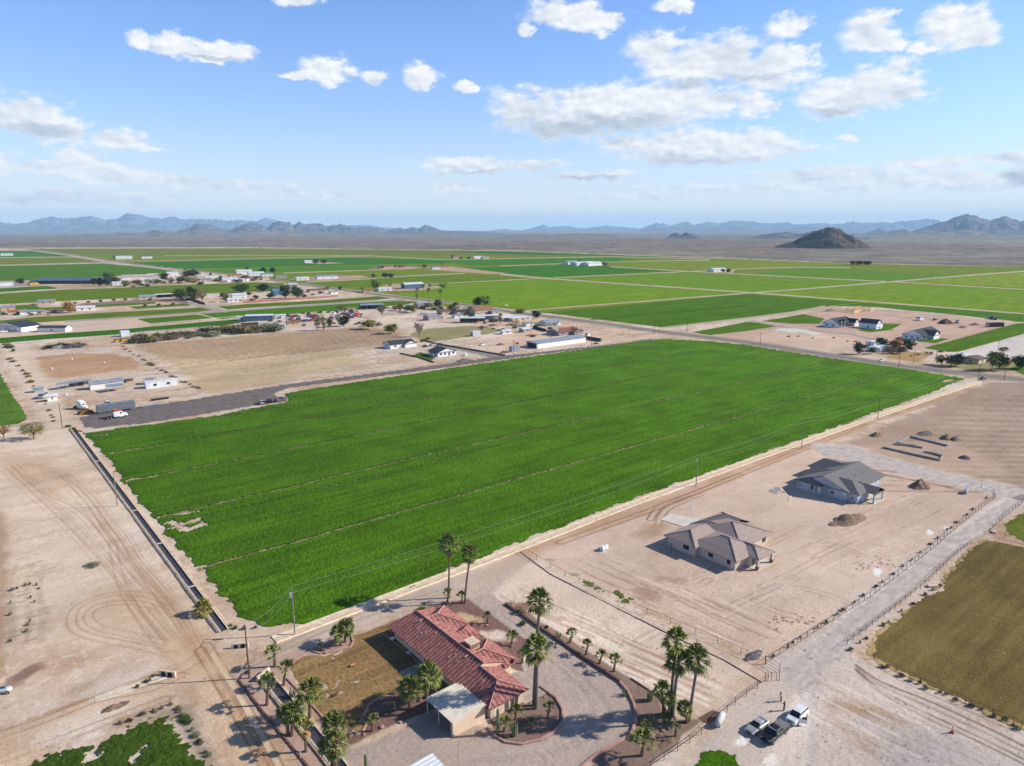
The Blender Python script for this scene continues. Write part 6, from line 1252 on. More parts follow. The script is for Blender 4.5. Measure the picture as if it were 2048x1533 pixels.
fence(W2([(303, 650), (420, 640), (478, 634)]), 'white rail fence round the small green paddock', 'rail_fence', sp=3.4, rails=(1.3, .8), m=m_wf, pr=.1, rr=.07, square=True)
fence(W2([(1163, 646), (1236, 657)]), 'pale post fence beside the main road', 'rail_fence', sp=4, rails=(1.4, .7), m=m_wf, pr=.16, rr=.06, square=True)
fence(W2([(1202, 684), (1250, 675), (1300, 664)]), 'pale post fence at the end of the paved lane', 'rail_fence', sp=4, rails=(1.2,), m=m_wf, pr=.16, rr=.05, square=True)
fence(W2([(400, 727), (560, 713), (690, 698)]), 'thin wire fence crossing the tan stubble', 'wire_fence', sp=9, h=1.5, rails=(1.2,), pr=.09, rr=.03, m=m_pole)
fence(W2([(1855, 697), (1930, 676), (1985, 660), (2030, 647)]), 'dark post fence along the bright green field', 'wire_fence', sp=5, rails=(1.2,), m=m_pole, pr=.09)
fence(W2([(1524, 661), (1600, 646), (1650, 640)]), 'dark post fence beside the farmhouse lot', 'wire_fence', sp=5, rails=(1.2,), m=m_pole, pr=.09)
def wall_line(name, pts, h, t, m, label, cat='wall'):
    return tag(section(name, dens(W2(pts), 3), [(-t / 2, -.1), (-t / 2, h), (t / 2, h), (t / 2, -.1)], m), label, cat)
wall_line('plank_fence', [(487, 607), (560, 602), (640, 597), (676, 594)], 2.2, .15, mat('orange_planks', S(176, 128, 96), .9, S(136, 92, 66), scale=1.5, stretch=(3, 3, .1)), 'orange brown plank fence behind the green field', 'fence')
wall_line('pole_fence', [(372, 599), (390, 603), (410, 610)], 2.2, .3, mat('dark_planks', S(74, 56, 48), .9), 'dark pole fence along the pale drive', 'fence')
wall_line('dark_wall', [(1158, 677), (1180, 680), (1203, 684)], 2.4, .3, mat('dark_mesh', S(66, 66, 70), .9), 'dark screened wall right of the long metal barn')
wall_line('dark_wall', [(1066, 657), (1092, 664)], 2.2, .3, mat('dark_mesh', S(66, 66, 70)), 'dark screened wall left of the dusty red roof')
wall_line('low_berm', [(842, 681), (880, 690), (950, 702), (1010, 712)], .8, .7, mat('dark_berm', S(96, 74, 58), .95, scale=.5), 'dark earth berm beside the grey asphalt yard', 'berm')
wall_line('low_berm', [(800, 708), (838, 716), (868, 726)], .7, .6, mat('dark_berm', S(96, 74, 58)), 'short dark berm below the small lawn', 'berm')
# ------------------------------------------------------------------ foliage
def leaf_mat(name, c1, c2, trans=.25):
    if name in _mats: return _mats[name]
    m = bpy.data.materials.new(name); m.use_nodes = True; t = m.node_tree; b = t.nodes['Principled BSDF']; b.inputs['Roughness'].default_value = .7; b.inputs['Specular IOR Level'].default_value = .2
    g = N(t, 'ShaderNodeNewGeometry'); oi = N(t, 'ShaderNodeObjectInfo'); n = N(t, 'ShaderNodeTexNoise', inp={'Vector': g.outputs['Position'], 'Scale': 1.4, 'Detail': 3.0})
    f = M_(t, 'ADD', M_(t, 'MULTIPLY', g.outputs['Random Per Island'], .6), M_(t, 'MULTIPLY', M_(t, 'SUBTRACT', n.outputs['Fac'], .3), 1.0), clamp=True)
    c = MIX(t, f, c1, c2); v = M_(t, 'ADD', .8, M_(t, 'MULTIPLY', oi.outputs['Random'], .4))
    c = N(t, 'ShaderNodeVectorMath', operation='SCALE', inp={0: c, 'Scale': v}).outputs[0]; t.links.new(c, b.inputs['Base Color']); _mats[name] = m; return m
m_palm = leaf_mat('palm_frond', S(58, 80, 26), S(146, 148, 76)); m_palmy = leaf_mat('palm_frond_yellow', S(120, 116, 40), S(176, 164, 84)); m_dead = leaf_mat('dead_frond', S(134, 104, 62), S(180, 148, 98))
m_trunk = mat('palm_trunk', S(138, 112, 90), .95, S(88, 70, 58), scale=4, detail=6, bump=.05, stretch=(1, 1, 4)); m_trunk_g = mat('palm_trunk_grey', S(128, 120, 112), .95, S(84, 76, 70), scale=4, bump=.05, stretch=(1, 1, 4))
m_bark = mat('tree_bark', S(104, 84, 66), .95, S(70, 56, 44), scale=3)
L_MESQ = leaf_mat('mesquite_leaf', S(86, 88, 34), S(136, 126, 52)); L_GREEN = leaf_mat('green_leaf', S(40, 60, 22), S(84, 102, 38)); L_DARK = leaf_mat('dark_leaf', S(26, 40, 20), S(58, 74, 34)); L_BR = leaf_mat('brown_twig', S(104, 88, 70), S(146, 126, 100)); L_OR = leaf_mat('autumn_leaf', S(124, 92, 36), S(170, 128, 60)); L_GY = leaf_mat('grey_leaf', S(96, 98, 78), S(142, 140, 116)); L_YG = leaf_mat('yellow_green_leaf', S(84, 104, 30), S(146, 148, 60))
def frond_mesh(rng, nl, rad, lo, hi, size):
    """fan leaves: stalk plus a pleated fan of narrow blades with drooping tips"""
    b = MB()
    for i in range(nl):
        a = i * 2.39996 + rng.uniform(-.3, .3); e = lo + (hi - lo) * (i + .5) / nl + rng.uniform(-.12, .12)
        d = Vector((math.cos(a) * math.cos(e), math.sin(a) * math.cos(e), math.sin(e))); hub = d * rad * rng.uniform(.42, .62); side = d.cross(Vector((0, 0, 1))).normalized() if abs(d.z) < .99 else Vector((1, 0, 0)); up = side.cross(d).normalized()
        b.add([-side * .03, side * .03, hub + side * .02, hub - side * .02], [(0, 1, 2, 3)])
        nb = 8; fan = rng.uniform(1.0, 1.25)
        for k in range(nb):
            t = -fan + 2 * fan * k / (nb - 1); dd = (d * math.cos(t) + side * math.sin(t)).normalized(); w = side * math.cos(t) - d * math.sin(t); Ln = rad * size * (1 - .18 * abs(t)) * rng.uniform(.85, 1.05)
            m1 = hub + dd * Ln * .55 + up * .05; tip = hub + dd * Ln - Vector((0, 0, Ln * rng.uniform(.10, .3)))
            b.add([hub, m1 - w * .055 * rad, tip, m1 + w * .055 * rad + up * .04 * rad], [(0, 1, 2, 3)])
    return b
PF = {}
for v in range(3):
    rg = random.Random(40 + v); PF['g', v] = frond_mesh(rg, 34, 1.0, -.55, 1.45, .66); PF['d', v] = frond_mesh(rg, 16, .8, -1.4, -.8, .6); PF['s', v] = frond_mesh(rg, 14, 1.0, .15, 1.45, .62)
_pm = {}
def mesh_of(key, mb, m):
    if (key, m.name) not in _pm:
        me = bpy.data.meshes.new(str(key[0])); me.from_pydata([tuple(p) for p in mb.v], [], mb.f); me.materials.append(m); me.update(); _pm[(key, m.name)] = me
    return _pm[(key, m.name)]
def inst(name, me, parent, loc=(0, 0, 0), rz=0.0, sc=(1, 1, 1), rx=0.0):
    o = bpy.data.objects.new(name, me); COL.objects.link(o); o.parent = parent; o.location = loc; o.rotation_euler = (rx, 0, rz); o.scale = sc if hasattr(sc, '__len__') else (sc, sc, sc); return o
npalm = [0]
def palm(px, py, cx, cy, rpx, label, kind='g', tr=.22, fm=None, skirt=True, grey=False):
    """fan palm: foot at one pixel, crown at another, crown radius in pixels"""
    x, y = P(px, py); mp = MPP(px, py); h = max(.5, zfor(x, y, cy)); lean = (cx - Q(x, y, h)[0]) * mp; r = rpx * mp * (1.22 if kind == 'g' else 1.3); npalm[0] += 1; i = npalm[0]; rg = random.Random(i * 13)
    o = thing('fan_palm', label, 'palm tree', (x, y, 0), 0, 'fan palms round the red roofed house')
    top = Vector((rgt[0] * lean, rgt[1] * lean, h))
    n = 7; MB().tube([(top.x * (k / n) ** 1.5, top.y * (k / n) ** 1.5, -.2 + (h + .2) * k / n) for k in range(n + 1)], [tr * (1.35 - .5 * (k / n) ** .5) for k in range(n + 1)], 8).build('trunk', m_trunk_g if grey else m_trunk, o)
    inst('crown', mesh_of(('crown', kind, i % 3), PF[kind, i % 3], fm or m_palm), o, top, rg.uniform(0, 6), (r * rg.uniform(.88, 1.1), r * rg.uniform(.88, 1.1), r * rg.uniform(.9, 1.25)), rg.uniform(-.22, .22))
    if skirt: inst('dead_fronds', mesh_of(('dead', i % 3), PF['d', i % 3], m_dead), o, top - Vector((0, 0, r * .12)), rg.uniform(0, 6), r * .82)
    return o
PL = [(550, 1334, 549, 1310, 16, 'small palm left of the dry lawn beside the drive bend', 's', .3), (567, 1374, 572, 1341, 18, 'palm with a straight trunk at the upper left corner of the dry lawn', 's', .25),
      (682, 1291, 677, 1266, 16, 'left palm of the pair on the curbed bed above the lawn', 'g', .25), (690, 1284, 694, 1256, 17, 'right palm of the pair on the curbed bed above the lawn', 'g', .25),
      (534, 1410, 537, 1370, 20, 'leftmost palm, casting its shadow on the dirt road', 's', .25), (619, 1440, 622, 1385, 24, 'large palm at the lower left edge of the lawn', 'g', .3),
      (576, 1470, 574, 1430, 20, 'left palm of the tight cluster beside the ditch', 'g', .25), (583, 1472, 592, 1424, 20, 'right palm of the tight cluster beside the ditch', 'g', .28), (612, 1504, 611, 1457, 19, 'yellowing palm over the ditch', 's', .22),
      (671, 1552, 670, 1455, 24, 'taller palm of the pair at the bottom edge', 'g', .28), (664, 1548, 668, 1494, 27, 'lower palm of the pair at the bottom edge', 'g', .3), (744, 1463, 746, 1442, 12, 'tiny palm in the rock bed below the lawn', 's', .18),
      (820, 1418, 820, 1379, 24, 'left palm standing before the carport', 'g', .3), (853, 1396, 857, 1352, 24, 'right palm touching the carport corner', 'g', .3),
      (930, 1206, 941, 1110, 19, 'tall slim palm right of the pair by the crop', 'g', .2), (898, 1196, 899, 1093, 20, 'tall slim palm left of the pair by the crop', 'g', .2),
      (895, 1204, 896, 1188, 10, 'little palm at the foot of the slim pair', 's', .18), (923, 1205, 924, 1194, 9, 'smallest palm between the slim pair', 's', .15),
      (975, 1247, 976, 1236, 10, 'small palm in the dark gravel behind the roof', 's', .2), (1023, 1291, 1025, 1276, 13, 'small palm in dark gravel near the drive', 's', .2), (1045, 1326, 1045, 1312, 12, 'small palm beside the dish corner of the house', 's', .2),
      (1072, 1418, 1075, 1302, 27, 'tall palm with a dense crown right of the house', 'g', .26), (1068, 1412, 1079, 1208, 23, 'tallest palm, rising above the dense crowned one', 'g', .26),
      (1139, 1286, 1145, 1270, 13, 'first small palm in the bed along the drive curb', 's', .2), (1172, 1309, 1175, 1294, 12, 'second small palm in the bed along the drive curb', 's', .2), (1199, 1327, 1203, 1314, 12, 'third small palm in the bed along the drive curb', 's', .2), (1228, 1343, 1231, 1322, 13, 'fourth small palm in the bed along the drive curb', 's', .2),
      (1340, 1430, 1352, 1286, 24, 'tallest palm of the trio at the drive end', 'g', .26), (1345, 1434, 1357, 1326, 25, 'middle palm of the trio, leaning over the shorter ones', 'g', .26), (1378, 1443, 1397, 1322, 25, 'right palm of the trio at the drive end, standing apart', 'g', .24),
      (1327, 1428, 1324, 1384, 17, 'short palm left of the tall trio', 'g', .24), (1337, 1436, 1340, 1400, 14, 'short palm hidden under the tall trio', 'g', .22), (1374, 1446, 1370, 1418, 17, 'bushy short palm at the foot of the right palm', 'g', .22),
      (1284, 1512, 1287, 1487, 24, 'wide spreading palm near the bottom edge', 's', .28), (1291, 1470, 1292, 1457, 13, 'small palm above the wide spreading one', 's', .2), (1351, 1473, 1352, 1459, 11, 'small palm beside the bottom pipe fence', 's', .2),
      (1095, 1437, 1099, 1416, 13, 'palm on the right of the cactus island', 's', .2), (1008, 1464, 1011, 1447, 12, 'palm left of the organ pipe cactus', 's', .22), (1031, 1440, 1032, 1424, 13, 'palm behind the organ pipe cactus', 's', .2), (1062, 1458, 1063, 1450, 11, 'stemless palm at the right of the organ pipe cactus', 's', .15), (1338, 1448, 1338, 1441, 14, 'stemless palm at the foot of the tall trio', 's', .15)]
for a in PL: palm(a[0], a[1], a[2], a[3], a[4], a[5], a[6], a[7], fm=m_palmy if 'yellowing' in a[5] else None, skirt=a[6] == 'g' or 'yellow' in a[5], grey=a[3] < 1340 and a[7] > .23 and a[0] > 1060)
palm(406, 1228, 407, 1219, 17, 'squat round fan palm beside the ditch', 'g', .4, fm=m_palmy, skirt=False)
# ------------------------------------------------------------------ earth piles
def pile(px, py, w, d, h, m, label, seed=1, rz=0.0, name='earth_pile'):
    x, y = P(px, py); n = 30; u = np.linspace(-1.2, 1.2, n); U, V = np.meshgrid(u, u); X = U * w / 2; Y = V * d / 2; r_ = np.sqrt(U * U + V * V) + (fb(X + seed * 9, Y, max(w, d) * .25, seed, 3) - .5) * .7; Z = h * np.clip(1 - r_, 0, 1) ** .8 * (1 + (fb(X, Y, w * .12, seed + 2, 3) - .5)) - .06
    c, s_ = math.cos(rz), math.sin(rz); o = grid_mesh(name, X * c - Y * s_, X * s_ + Y * c, Z, None, np.ones((n - 1, n - 1), bool), m)
    if o.data.polygons[0].normal.z < 0: o.data.flip_normals()
    o.location = (x, y, 0); return tag(o, label, 'earth pile')
m_pd = mat('pile_earth', S(150, 126, 104), .95, S(104, 82, 66), scale=.9, detail=8, bump=.2); m_pg = mat('pile_grey', S(118, 112, 108), .95, S(84, 78, 76), scale=1.2, detail=7, bump=.15); m_pb = mat('pile_brown', S(96, 72, 56), .95, S(70, 52, 42), scale=1, bump=.2)
# --- trees built from leaf clumps
def crown_mesh(seed, ncl, nper, leaf, spread=.34, flat=1.0, hollow=.45, shape='round'):
    rg = random.Random(seed); b = MB()
    for c in range(ncl):
        while True:
            p = Vector((rg.uniform(-1, 1), rg.uniform(-1, 1), rg.uniform(-1, 1)))
            if hollow < p.length < 1: break
        p *= .74
        if shape == 'cone': p.z = rg.uniform(-1, 1); k = (1 - p.z) / 2 * .5 + .04; a = rg.uniform(0, 6.28); p.x = k * math.cos(a); p.y = k * math.sin(a)
        if shape == 'dome': p.z = abs(p.z) * 1.1 - .55; 
        s_ = spread * rg.uniform(.6, 1.15)
        for k in range(nper):
            q = p + Vector((rg.gauss(0, 1), rg.gauss(0, 1), rg.gauss(0, .7))) * s_ * .5
            u = Vector((rg.uniform(-1, 1), rg.uniform(-1, 1), rg.uniform(-1, 1))).normalized(); w = u.orthogonal().normalized(); l = leaf * rg.uniform(.6, 1.3)
            b.add([q - u * l, q + w * l * .55, q + u * l, q - w * l * .55], [(0, 1, 2, 3)])
    return b
CR_ = {'round': [crown_mesh(i, 34, 30, .11, .42) for i in range(3)], 'open': [crown_mesh(10 + i, 26, 26, .075, .36, hollow=.45) for i in range(3)], 'shrub': [crown_mesh(20 + i, 24, 26, .11, .42, hollow=.3, shape='dome') for i in range(4)],
       'cone': [crown_mesh(30, 30, 20, .06, .14, shape='cone')], 'fine': [crown_mesh(35 + i, 60, 60, .032, .26, hollow=.5) for i in range(2)]}
def limbs(seed, n, r0, spread=.7, lift=.6, twigs=3, z0=.28):
    rg = random.Random(seed); b = MB()
    for i in range(n):
        a = 6.28 * i / n + rg.uniform(-.4, .4); d = rg.uniform(.5, 1) * spread; p0 = Vector((0, 0, z0 * rg.uniform(.7, 1.1))); p1 = p0 + Vector((math.cos(a) * d * .5, math.sin(a) * d * .5, lift * .45)); p2 = p1 + Vector((math.cos(a + .3) * d * .5, math.sin(a + .3) * d * .5, lift * .5))
        b.tube([p0, p1, p2], [r0, r0 * .6, r0 * .2], 5)
        for k in range(twigs):
            t = rg.uniform(.3, .95); q = p0.lerp(p1, t * 2) if t < .5 else p1.lerp(p2, t * 2 - 1); e = q + Vector((rg.uniform(-.3, .3), rg.uniform(-.3, .3), rg.uniform(.08, .3))); b.tube([q, e], [r0 * .35, r0 * .08], 4)
    return b
LB = [limbs(i, 5, .035) for i in range(3)]; LBB = [limbs(50 + i, 7, .035, .75, .75, 11) for i in range(3)]
ntree = [0]
def tree(px, py, hpx, wpx, kind, m, label, cat='tree', name='tree', group=None, trunk=.08, tr=.03):
    x, y = P(px, py); h = max(1.0, zfor(x, y, py - hpx)); w = wpx * MPP(px, py) / 2; ntree[0] += 1; i = ntree[0]; rg = random.Random(i * 7)
    o = thing(name, label, cat, (x, y, 0), 0, group); rz = rg.uniform(0, 6.28)
    if kind == 'bare':
        inst('trunk', mesh_of(('trunk', 't'), MB().tube([(0, 0, -.03), (.01, 0, .15), (0, .01, .34)], [.045, .035, .03], 6), m_bark), o, sc=(w * 1.2, w * 1.2, h))
        inst('branches', mesh_of(('branches', 'b', i % 3), LBB[i % 3], mat('bare_twig', S(128, 108, 86), .95, S(104, 86, 68), scale=2)), o, rz=rz, sc=(w * 1.25, w * 1.25, h * .95)); 
        inst('crown', mesh_of(('crown', 'open', i % 3), CR_['open'][i % 3], m), o, (0, 0, h * .64), rz, (w * .95, w * .95, h * .34)); return o
    lst = CR_[kind]; cz = h * (.54 + trunk * .5); ch = h * (1 - trunk) / 2 * 1.15
    if kind == 'shrub': cz = h * .46; ch = h * .62
    inst('crown', mesh_of(('crown', kind, i % len(lst)), lst[i % len(lst)], m), o, (0, 0, cz), rz, (w * 1.12, w * 1.12, ch))
    if kind != 'shrub':
        inst('trunk', mesh_of(('trunk', 't'), MB().tube([(0, 0, -.03), (.01, 0, .15), (0, .01, .34)], [.045, .035, .03], 6), m_bark), o, sc=(h * .7, h * .7, h * 1.1)); inst('limbs', mesh_of(('limbs', i % 3), LB[i % 3], m_bark), o, rz=rz, sc=(w, w, h))
    return o
TREES = [(68, 879, 36, 50, 'fine', L_MESQ, 'yellow green palo verde tree by the left pasture'), (8, 876, 26, 36, 'bare', L_OR, 'thin orange leaved tree cut by the left edge'), (140, 626, 22, 26, 'round', L_OR, 'orange leaved tree among the left sheds'),
 (40, 571, 14, 17, 'round', L_DARK, 'dark round tree at the left field edge'), (188, 572, 16, 14, 'round', L_DARK, 'first dark tree of the clump right of the long shed'), (200, 573, 18, 14, 'round', L_DARK, 'second dark tree of the clump right of the long shed'), (212, 573, 16, 14, 'round', L_DARK, 'third dark tree of the clump right of the long shed'), (219, 566, 22, 22, 'round', L_GREEN, 'tall grey green tree right of the dark clump'), (232, 570, 16, 18, 'round', L_DARK, 'dark tree in front of the white village house'),
 (252, 573, 12, 18, 'round', L_MESQ, 'pale green bushy tree before the pale chimney house'), (278, 571, 10, 16, 'round', L_BR, 'brown leafless shrub tree in the village row'), (298, 570, 12, 20, 'open', L_GY, 'grey tree left in the village row'), (312, 570, 13, 18, 'open', L_GREEN, 'green tree in the village row'), (328, 562, 16, 20, 'round', L_DARK, 'dark tree in front of the white hidden house'), (342, 567, 12, 18, 'open', L_BR, 'brown tree in the village row'), (364, 567, 14, 22, 'round', L_GREEN, 'round green tree with a clear trunk in the village row'), (378, 567, 13, 20, 'round', L_MESQ, 'yellowish tree at the right of the village row'), (372, 556, 14, 20, 'round', L_DARK, 'dark tree behind the village row'), (388, 556, 16, 26, 'round', L_DARK, 'largest dark tree behind the village row'), (392, 564, 8, 18, 'open', L_OR, 'orange shrub at the village row end'),
 (441, 562, 10, 12, 'round', L_GY, 'grey round tree beside the cream building'), (493, 549, 14, 10, 'round', L_DARK, 'dark slim tree in the highway village'), (421, 552, 6, 6, 'round', L_DARK, 'tiny dark tree by the highway'), (525, 549, 13, 14, 'round', L_DARK, 'first dark tree right of the highway village'), (546, 548, 13, 12, 'round', L_DARK, 'second dark tree right of the highway village'), (513, 560, 8, 12, 'round', L_GY, 'grey bush below the highway village'),
 (362, 600, 22, 30, 'round', L_GREEN, 'green tree left in the clump over the flat sheds'), (385, 596, 22, 22, 'round', L_DARK, 'dark tree at the back of the shed clump'), (372, 598, 14, 22, 'open', L_GY, 'grey olive tree before the shed clump'), (388, 601, 16, 22, 'round', L_GREEN, 'green tree in front of the shed clump'), (405, 606, 28, 26, 'bare', L_BR, 'tall bare tree at the end of the pole fence'), (450, 604, 20, 20, 'round', L_MESQ, 'round topped tree before the white barn'), (483, 586, 17, 34, 'round', L_GREEN, 'wide dark green tree alone in the long green field'), (498, 592, 8, 10, 'round', L_GREEN, 'little bush at the field corner'), (512, 600, 10, 12, 'round', L_GREEN, 'small green tree behind the plank fence'),
 (525, 583, 14, 26, 'round', L_DARK, 'broad dark tree left of the blue house'), (545, 582, 14, 26, 'open', L_GY, 'grey tree left of the blue house'), (571, 597, 27, 22, 'round', L_DARK, 'tall dark tree right of the blue house'), (595, 597, 24, 26, 'round', L_GREEN, 'tall clumpy tree behind the plank fence end'), (540, 598, 12, 12, 'round', L_DARK, 'dark bush in front of the blue house'), (680, 581, 8, 8, 'round', L_DARK, 'dark round bush right beside the highway'), (655, 583, 12, 12, 'open', L_GY, 'small grey tree right of the bungalow'),
 (725, 583, 9, 11, 'bare', L_BR, 'bare tree on the tan roadside lot'), (750, 584, 28, 20, 'open', L_GREEN, 'tall leaning eucalyptus by the main road'), (747, 556, 8, 8, 'round', L_DARK, 'small dark tree left of the paired trees'), (770, 557, 11, 14, 'round', L_DARK, 'left tree of the pair beside the thin track'), (782, 557, 10, 12, 'round', L_DARK, 'right tree of the pair beside the thin track'), (780, 576, 10, 14, 'bare', L_BR, 'bare tree behind the white roadside house'), (806, 577, 9, 8, 'round', L_GREEN, 'small tree left of the two tone shed'), (886, 579, 14, 18, 'open', L_GREEN, 'pale green tree alone at the edge of the light field'),
 (850, 536, 7, 12, 'round', L_OR, 'orange shrub left of the cypress'), (884, 534, 10, 7, 'cone', L_DARK, 'lone dark cypress among far farmsteads'), (790, 536, 6, 10, 'round', L_OR, 'left orange shrub beside the low farmhouse'), (800, 536, 6, 10, 'round', L_OR, 'middle orange shrub beside the low farmhouse'), (808, 536, 7, 8, 'round', L_OR, 'right orange shrub beside the low farmhouse'), (765, 538, 6, 8, 'round', L_DARK, 'dark tree behind the low farmhouse'), (631, 528, 9, 14, 'round', L_DARK, 'left round tree in the dark green field'), (648, 528, 8, 12, 'round', L_DARK, 'right round tree in the dark green field'),
 (906, 518, 7, 10, 'round', L_DARK, 'dark tree in the far row of houses'), (922, 519, 5, 9, 'round', L_DARK, 'low tree in the far row of houses'), (937, 519, 5, 8, 'round', L_DARK, 'second low tree in the far row of houses'), (1159, 529, 12, 10, 'bare', L_BR, 'tall bare tree between the far white sheds'), (1210, 532, 7, 14, 'round', L_GY, 'grey trees at the right of the far white sheds'), (1190, 531, 5, 8, 'round', L_DARK, 'dark bush beside the far white sheds'), (1446, 545, 7, 10, 'round', L_DARK, 'left dark tree of the lone white house'), (1456, 546, 8, 10, 'round', L_DARK, 'right dark tree of the lone white house'), (1422, 544, 5, 8, 'round', L_DARK, 'small tree left of the lone white house'), (230, 518, 6, 7, 'round', L_DARK, 'tiny tree beside the far white house'),
 (834, 600, 14, 6, 'open', L_GREEN, 'slim tree left of the tall road palms'), (875, 619, 20, 16, 'round', L_DARK, 'dark tree under the tall road palms'), (855, 617, 12, 18, 'round', L_GY, 'grey bush under the tall road palms'), (904, 624, 14, 22, 'round', L_GREEN, 'spreading green tree beside the brown roof'), (954, 616, 22, 18, 'round', L_DARK, 'left of two tall dark trees behind the steep tan roof'), (970, 616, 27, 26, 'open', L_DARK, 'right of two tall dark trees behind the steep tan roof'), (800, 622, 14, 14, 'round', L_MESQ, 'bright green tree by the low green roof'), (815, 624, 13, 18, 'round', L_GREEN, 'round green tree by the low green roof'), (825, 626, 16, 20, 'round', L_MESQ, 'larger yellow green tree near the tan building'), (790, 621, 9, 12, 'round', L_OR, 'orange bush in the cleared lot'), (683, 622, 14, 24, 'open', L_MESQ, 'pale tree behind the scrap yard'), (764, 636, 26, 20, 'bare', L_BR, 'bare tree at the end of the scrap yard'),
 (634, 661, 29, 15, 'open', L_MESQ, 'left of two shaggy palms at the stubble corner'), (647, 661, 30, 16, 'open', L_MESQ, 'right of two shaggy palms at the stubble corner'), (660, 655, 16, 14, 'round', L_MESQ, 'olive bush right of the shaggy palms'), (686, 653, 20, 26, 'round', L_DARK, 'dark rounded tree above the stubble field'), (736, 659, 20, 32, 'round', L_MESQ, 'left of two bright bushy trees above the stubble'), (782, 668, 20, 30, 'round', L_MESQ, 'right of two bright bushy trees above the stubble'), (838, 674, 30, 26, 'bare', L_BR, 'tall bare tree at the edge of the olive paddock'), (757, 652, 10, 16, 'shrub', L_BR, 'brown shrub between the two bushy trees'),
 (1072, 638, 17, 20, 'round', L_DARK, 'dark round tree beside the main road'), (1040, 627, 9, 22, 'round', L_MESQ, 'yellow flowering tree behind the pinkish house'), (1030, 660, 22, 22, 'open', L_GREEN, 'pale open tree before the pinkish house'), (1075, 658, 15, 18, 'open', L_GY, 'grey tree left of the pale metal gable'), (942, 640, 9, 24, 'shrub', L_YG, 'yellow green shrub above the white shelter'), (1034, 692, 8, 12, 'bare', L_BR, 'small bare tree left of the metal barn'), (1108, 674, 8, 12, 'open', L_GREEN, 'small tree against the dusty red roofed house'),
 (1717, 709, 24, 22, 'round', L_DARK, 'dark round tree left of the low white houses'), (1743, 708, 13, 16, 'round', L_GREEN, 'small round tree in front of the low white house'), (1762, 696, 21, 26, 'round', L_DARK, 'dark tree behind the white shed'), (1784, 703, 22, 26, 'round', L_OR, 'orange leaved tree at the roadside'), (1796, 699, 24, 24, 'open', L_OR, 'orange tree behind the roadside row'), (1815, 703, 25, 26, 'round', L_GREEN, 'large green tree at the end of the roadside row'), (1780, 708, 14, 22, 'round', L_BR, 'brown leaved tree low in the roadside row'), (1800, 708, 14, 20, 'round', L_GREEN, 'small green tree low in the roadside row'), (1808, 675, 8, 8, 'round', L_YG, 'young tree in front of the long farmhouse'), (1861, 711, 7, 9, 'round', L_OR, 'orange bush at the lawn corner'),
 (1883, 731, 20, 26, 'round', L_GREEN, 'green tree left in the roadside row by the cottage'), (1901, 735, 28, 26, 'open', L_DARK, 'dark palm like tree left of the cottage'), (1913, 733, 26, 30, 'round', L_GREEN, 'large round green tree left of the cottage'), (1998, 740, 34, 38, 'round', L_GREEN, 'biggest round tree right of the cottage'), (2006, 706, 12, 20, 'round', L_BR, 'brown tree top behind the biggest tree'), (2040, 738, 26, 30, 'round', L_DARK, 'dark tree cut by the right edge'), (1983, 707, 6, 8, 'open', L_GY, 'thin bush on the gravel yard')]
for (px, py, hp, wp, k, m, l) in TREES: tree(px, py, hp, wp, k, m, l, group='trees')
for i, px in enumerate((1705, 1715, 1722, 1730, 1737)): tree(px, 531, 9, 12, 'round', L_DARK, nth(i) + ' dark tree of the clump below the butte', group='tree clump below the butte')
for i in range(9):   # young trees in rows
    px, py = [(151, 609), (177, 607), (202, 605), (228, 603), (251, 602), (290, 614), (318, 612.5), (346, 611), (300, 602)][i]
    tree(px, py, 5, 8, 'round', L_GREEN, nth(i) + ' young tree in the planted rows at the left', group='young planted trees')
for px, py, hp, wp, l in ((835, 599, 21, 9, 'short trunked palm left of the road palm group'), (858, 617, 40, 9, 'tall palm with a dark head by the main road'), (881, 611, 30, 8, 'slim palm right in the road palm group'), (847, 585, 15, 8, 'small far palm left above the group'), (860, 583, 14, 8, 'small far palm right above the group'), (911, 627, 20, 18, 'date palm beside the green tree'), (940, 645, 30, 11, 'palm left of the steep tan roof'), (963 + 38, 648, 20, 9, 'palm right of the white shelters'), (1946 + 37, 742, 34, 26, 'palm with a broad crown right of the cottage')):
    x, y = P(px, py); h = zfor(x, y, py - hp + wp * .4); r = wp * MPP(px, py) * .5; o = thing('road_palm', l, 'palm tree', (x, y, 0), 0, 'palms by the main road'); MB().tube([(0, 0, -.2), (.1, 0, h * .5), (0, 0, h)], [.3, .22, .2], 6).build('trunk', m_trunk, o)
    inst('crown', mesh_of(('crown', 'g', 1), PF['g', 1], m_palm), o, (0, 0, h), px, r * 1.15)
# shrubs along hedgerows and ditches
def shrub_row(line, n, hp, wp, ms, label, group, seed, jit=3.0, cat='shrub'):
    rg = random.Random(seed)
    for i in range(n):
        t = (i + rg.uniform(0, .9)) / n * (len(line) - 1); k = min(int(t), len(line) - 2); f = t - k
        px = line[k][0] + (line[k + 1][0] - line[k][0]) * f; py = line[k][1] + (line[k + 1][1] - line[k][1]) * f + rg.uniform(-jit, jit); s_ = rg.uniform(.6, 1.3)
        tree(px, py, hp * s_, wp * s_ * rg.uniform(.8, 1.3), 'shrub', rg.choice(ms), label + ', ' + nth(i) + ' along the row', cat, 'shrub', group)
shrub_row([(265, 683), (330, 677), (420, 669), (500, 662), (555, 658)], 62, 15, 28, [L_BR, L_GREEN, L_MESQ, L_GY, L_BR], 'wild shrub in the hedge above the stubble field', 'wild hedge above the stubble field', 1, 5)
shrub_row([(85, 697), (120, 694), (170, 690)], 12, 9, 18, [L_GREEN, L_BR, L_MESQ], 'shrub in the green thicket above the arena', 'thicket above the arena', 2)
shrub_row([(8, 690), (28, 702)], 6, 10, 9, [L_BR, L_GREEN], 'weed bush at the left end of the white fence', 'weeds at the left lane', 3)
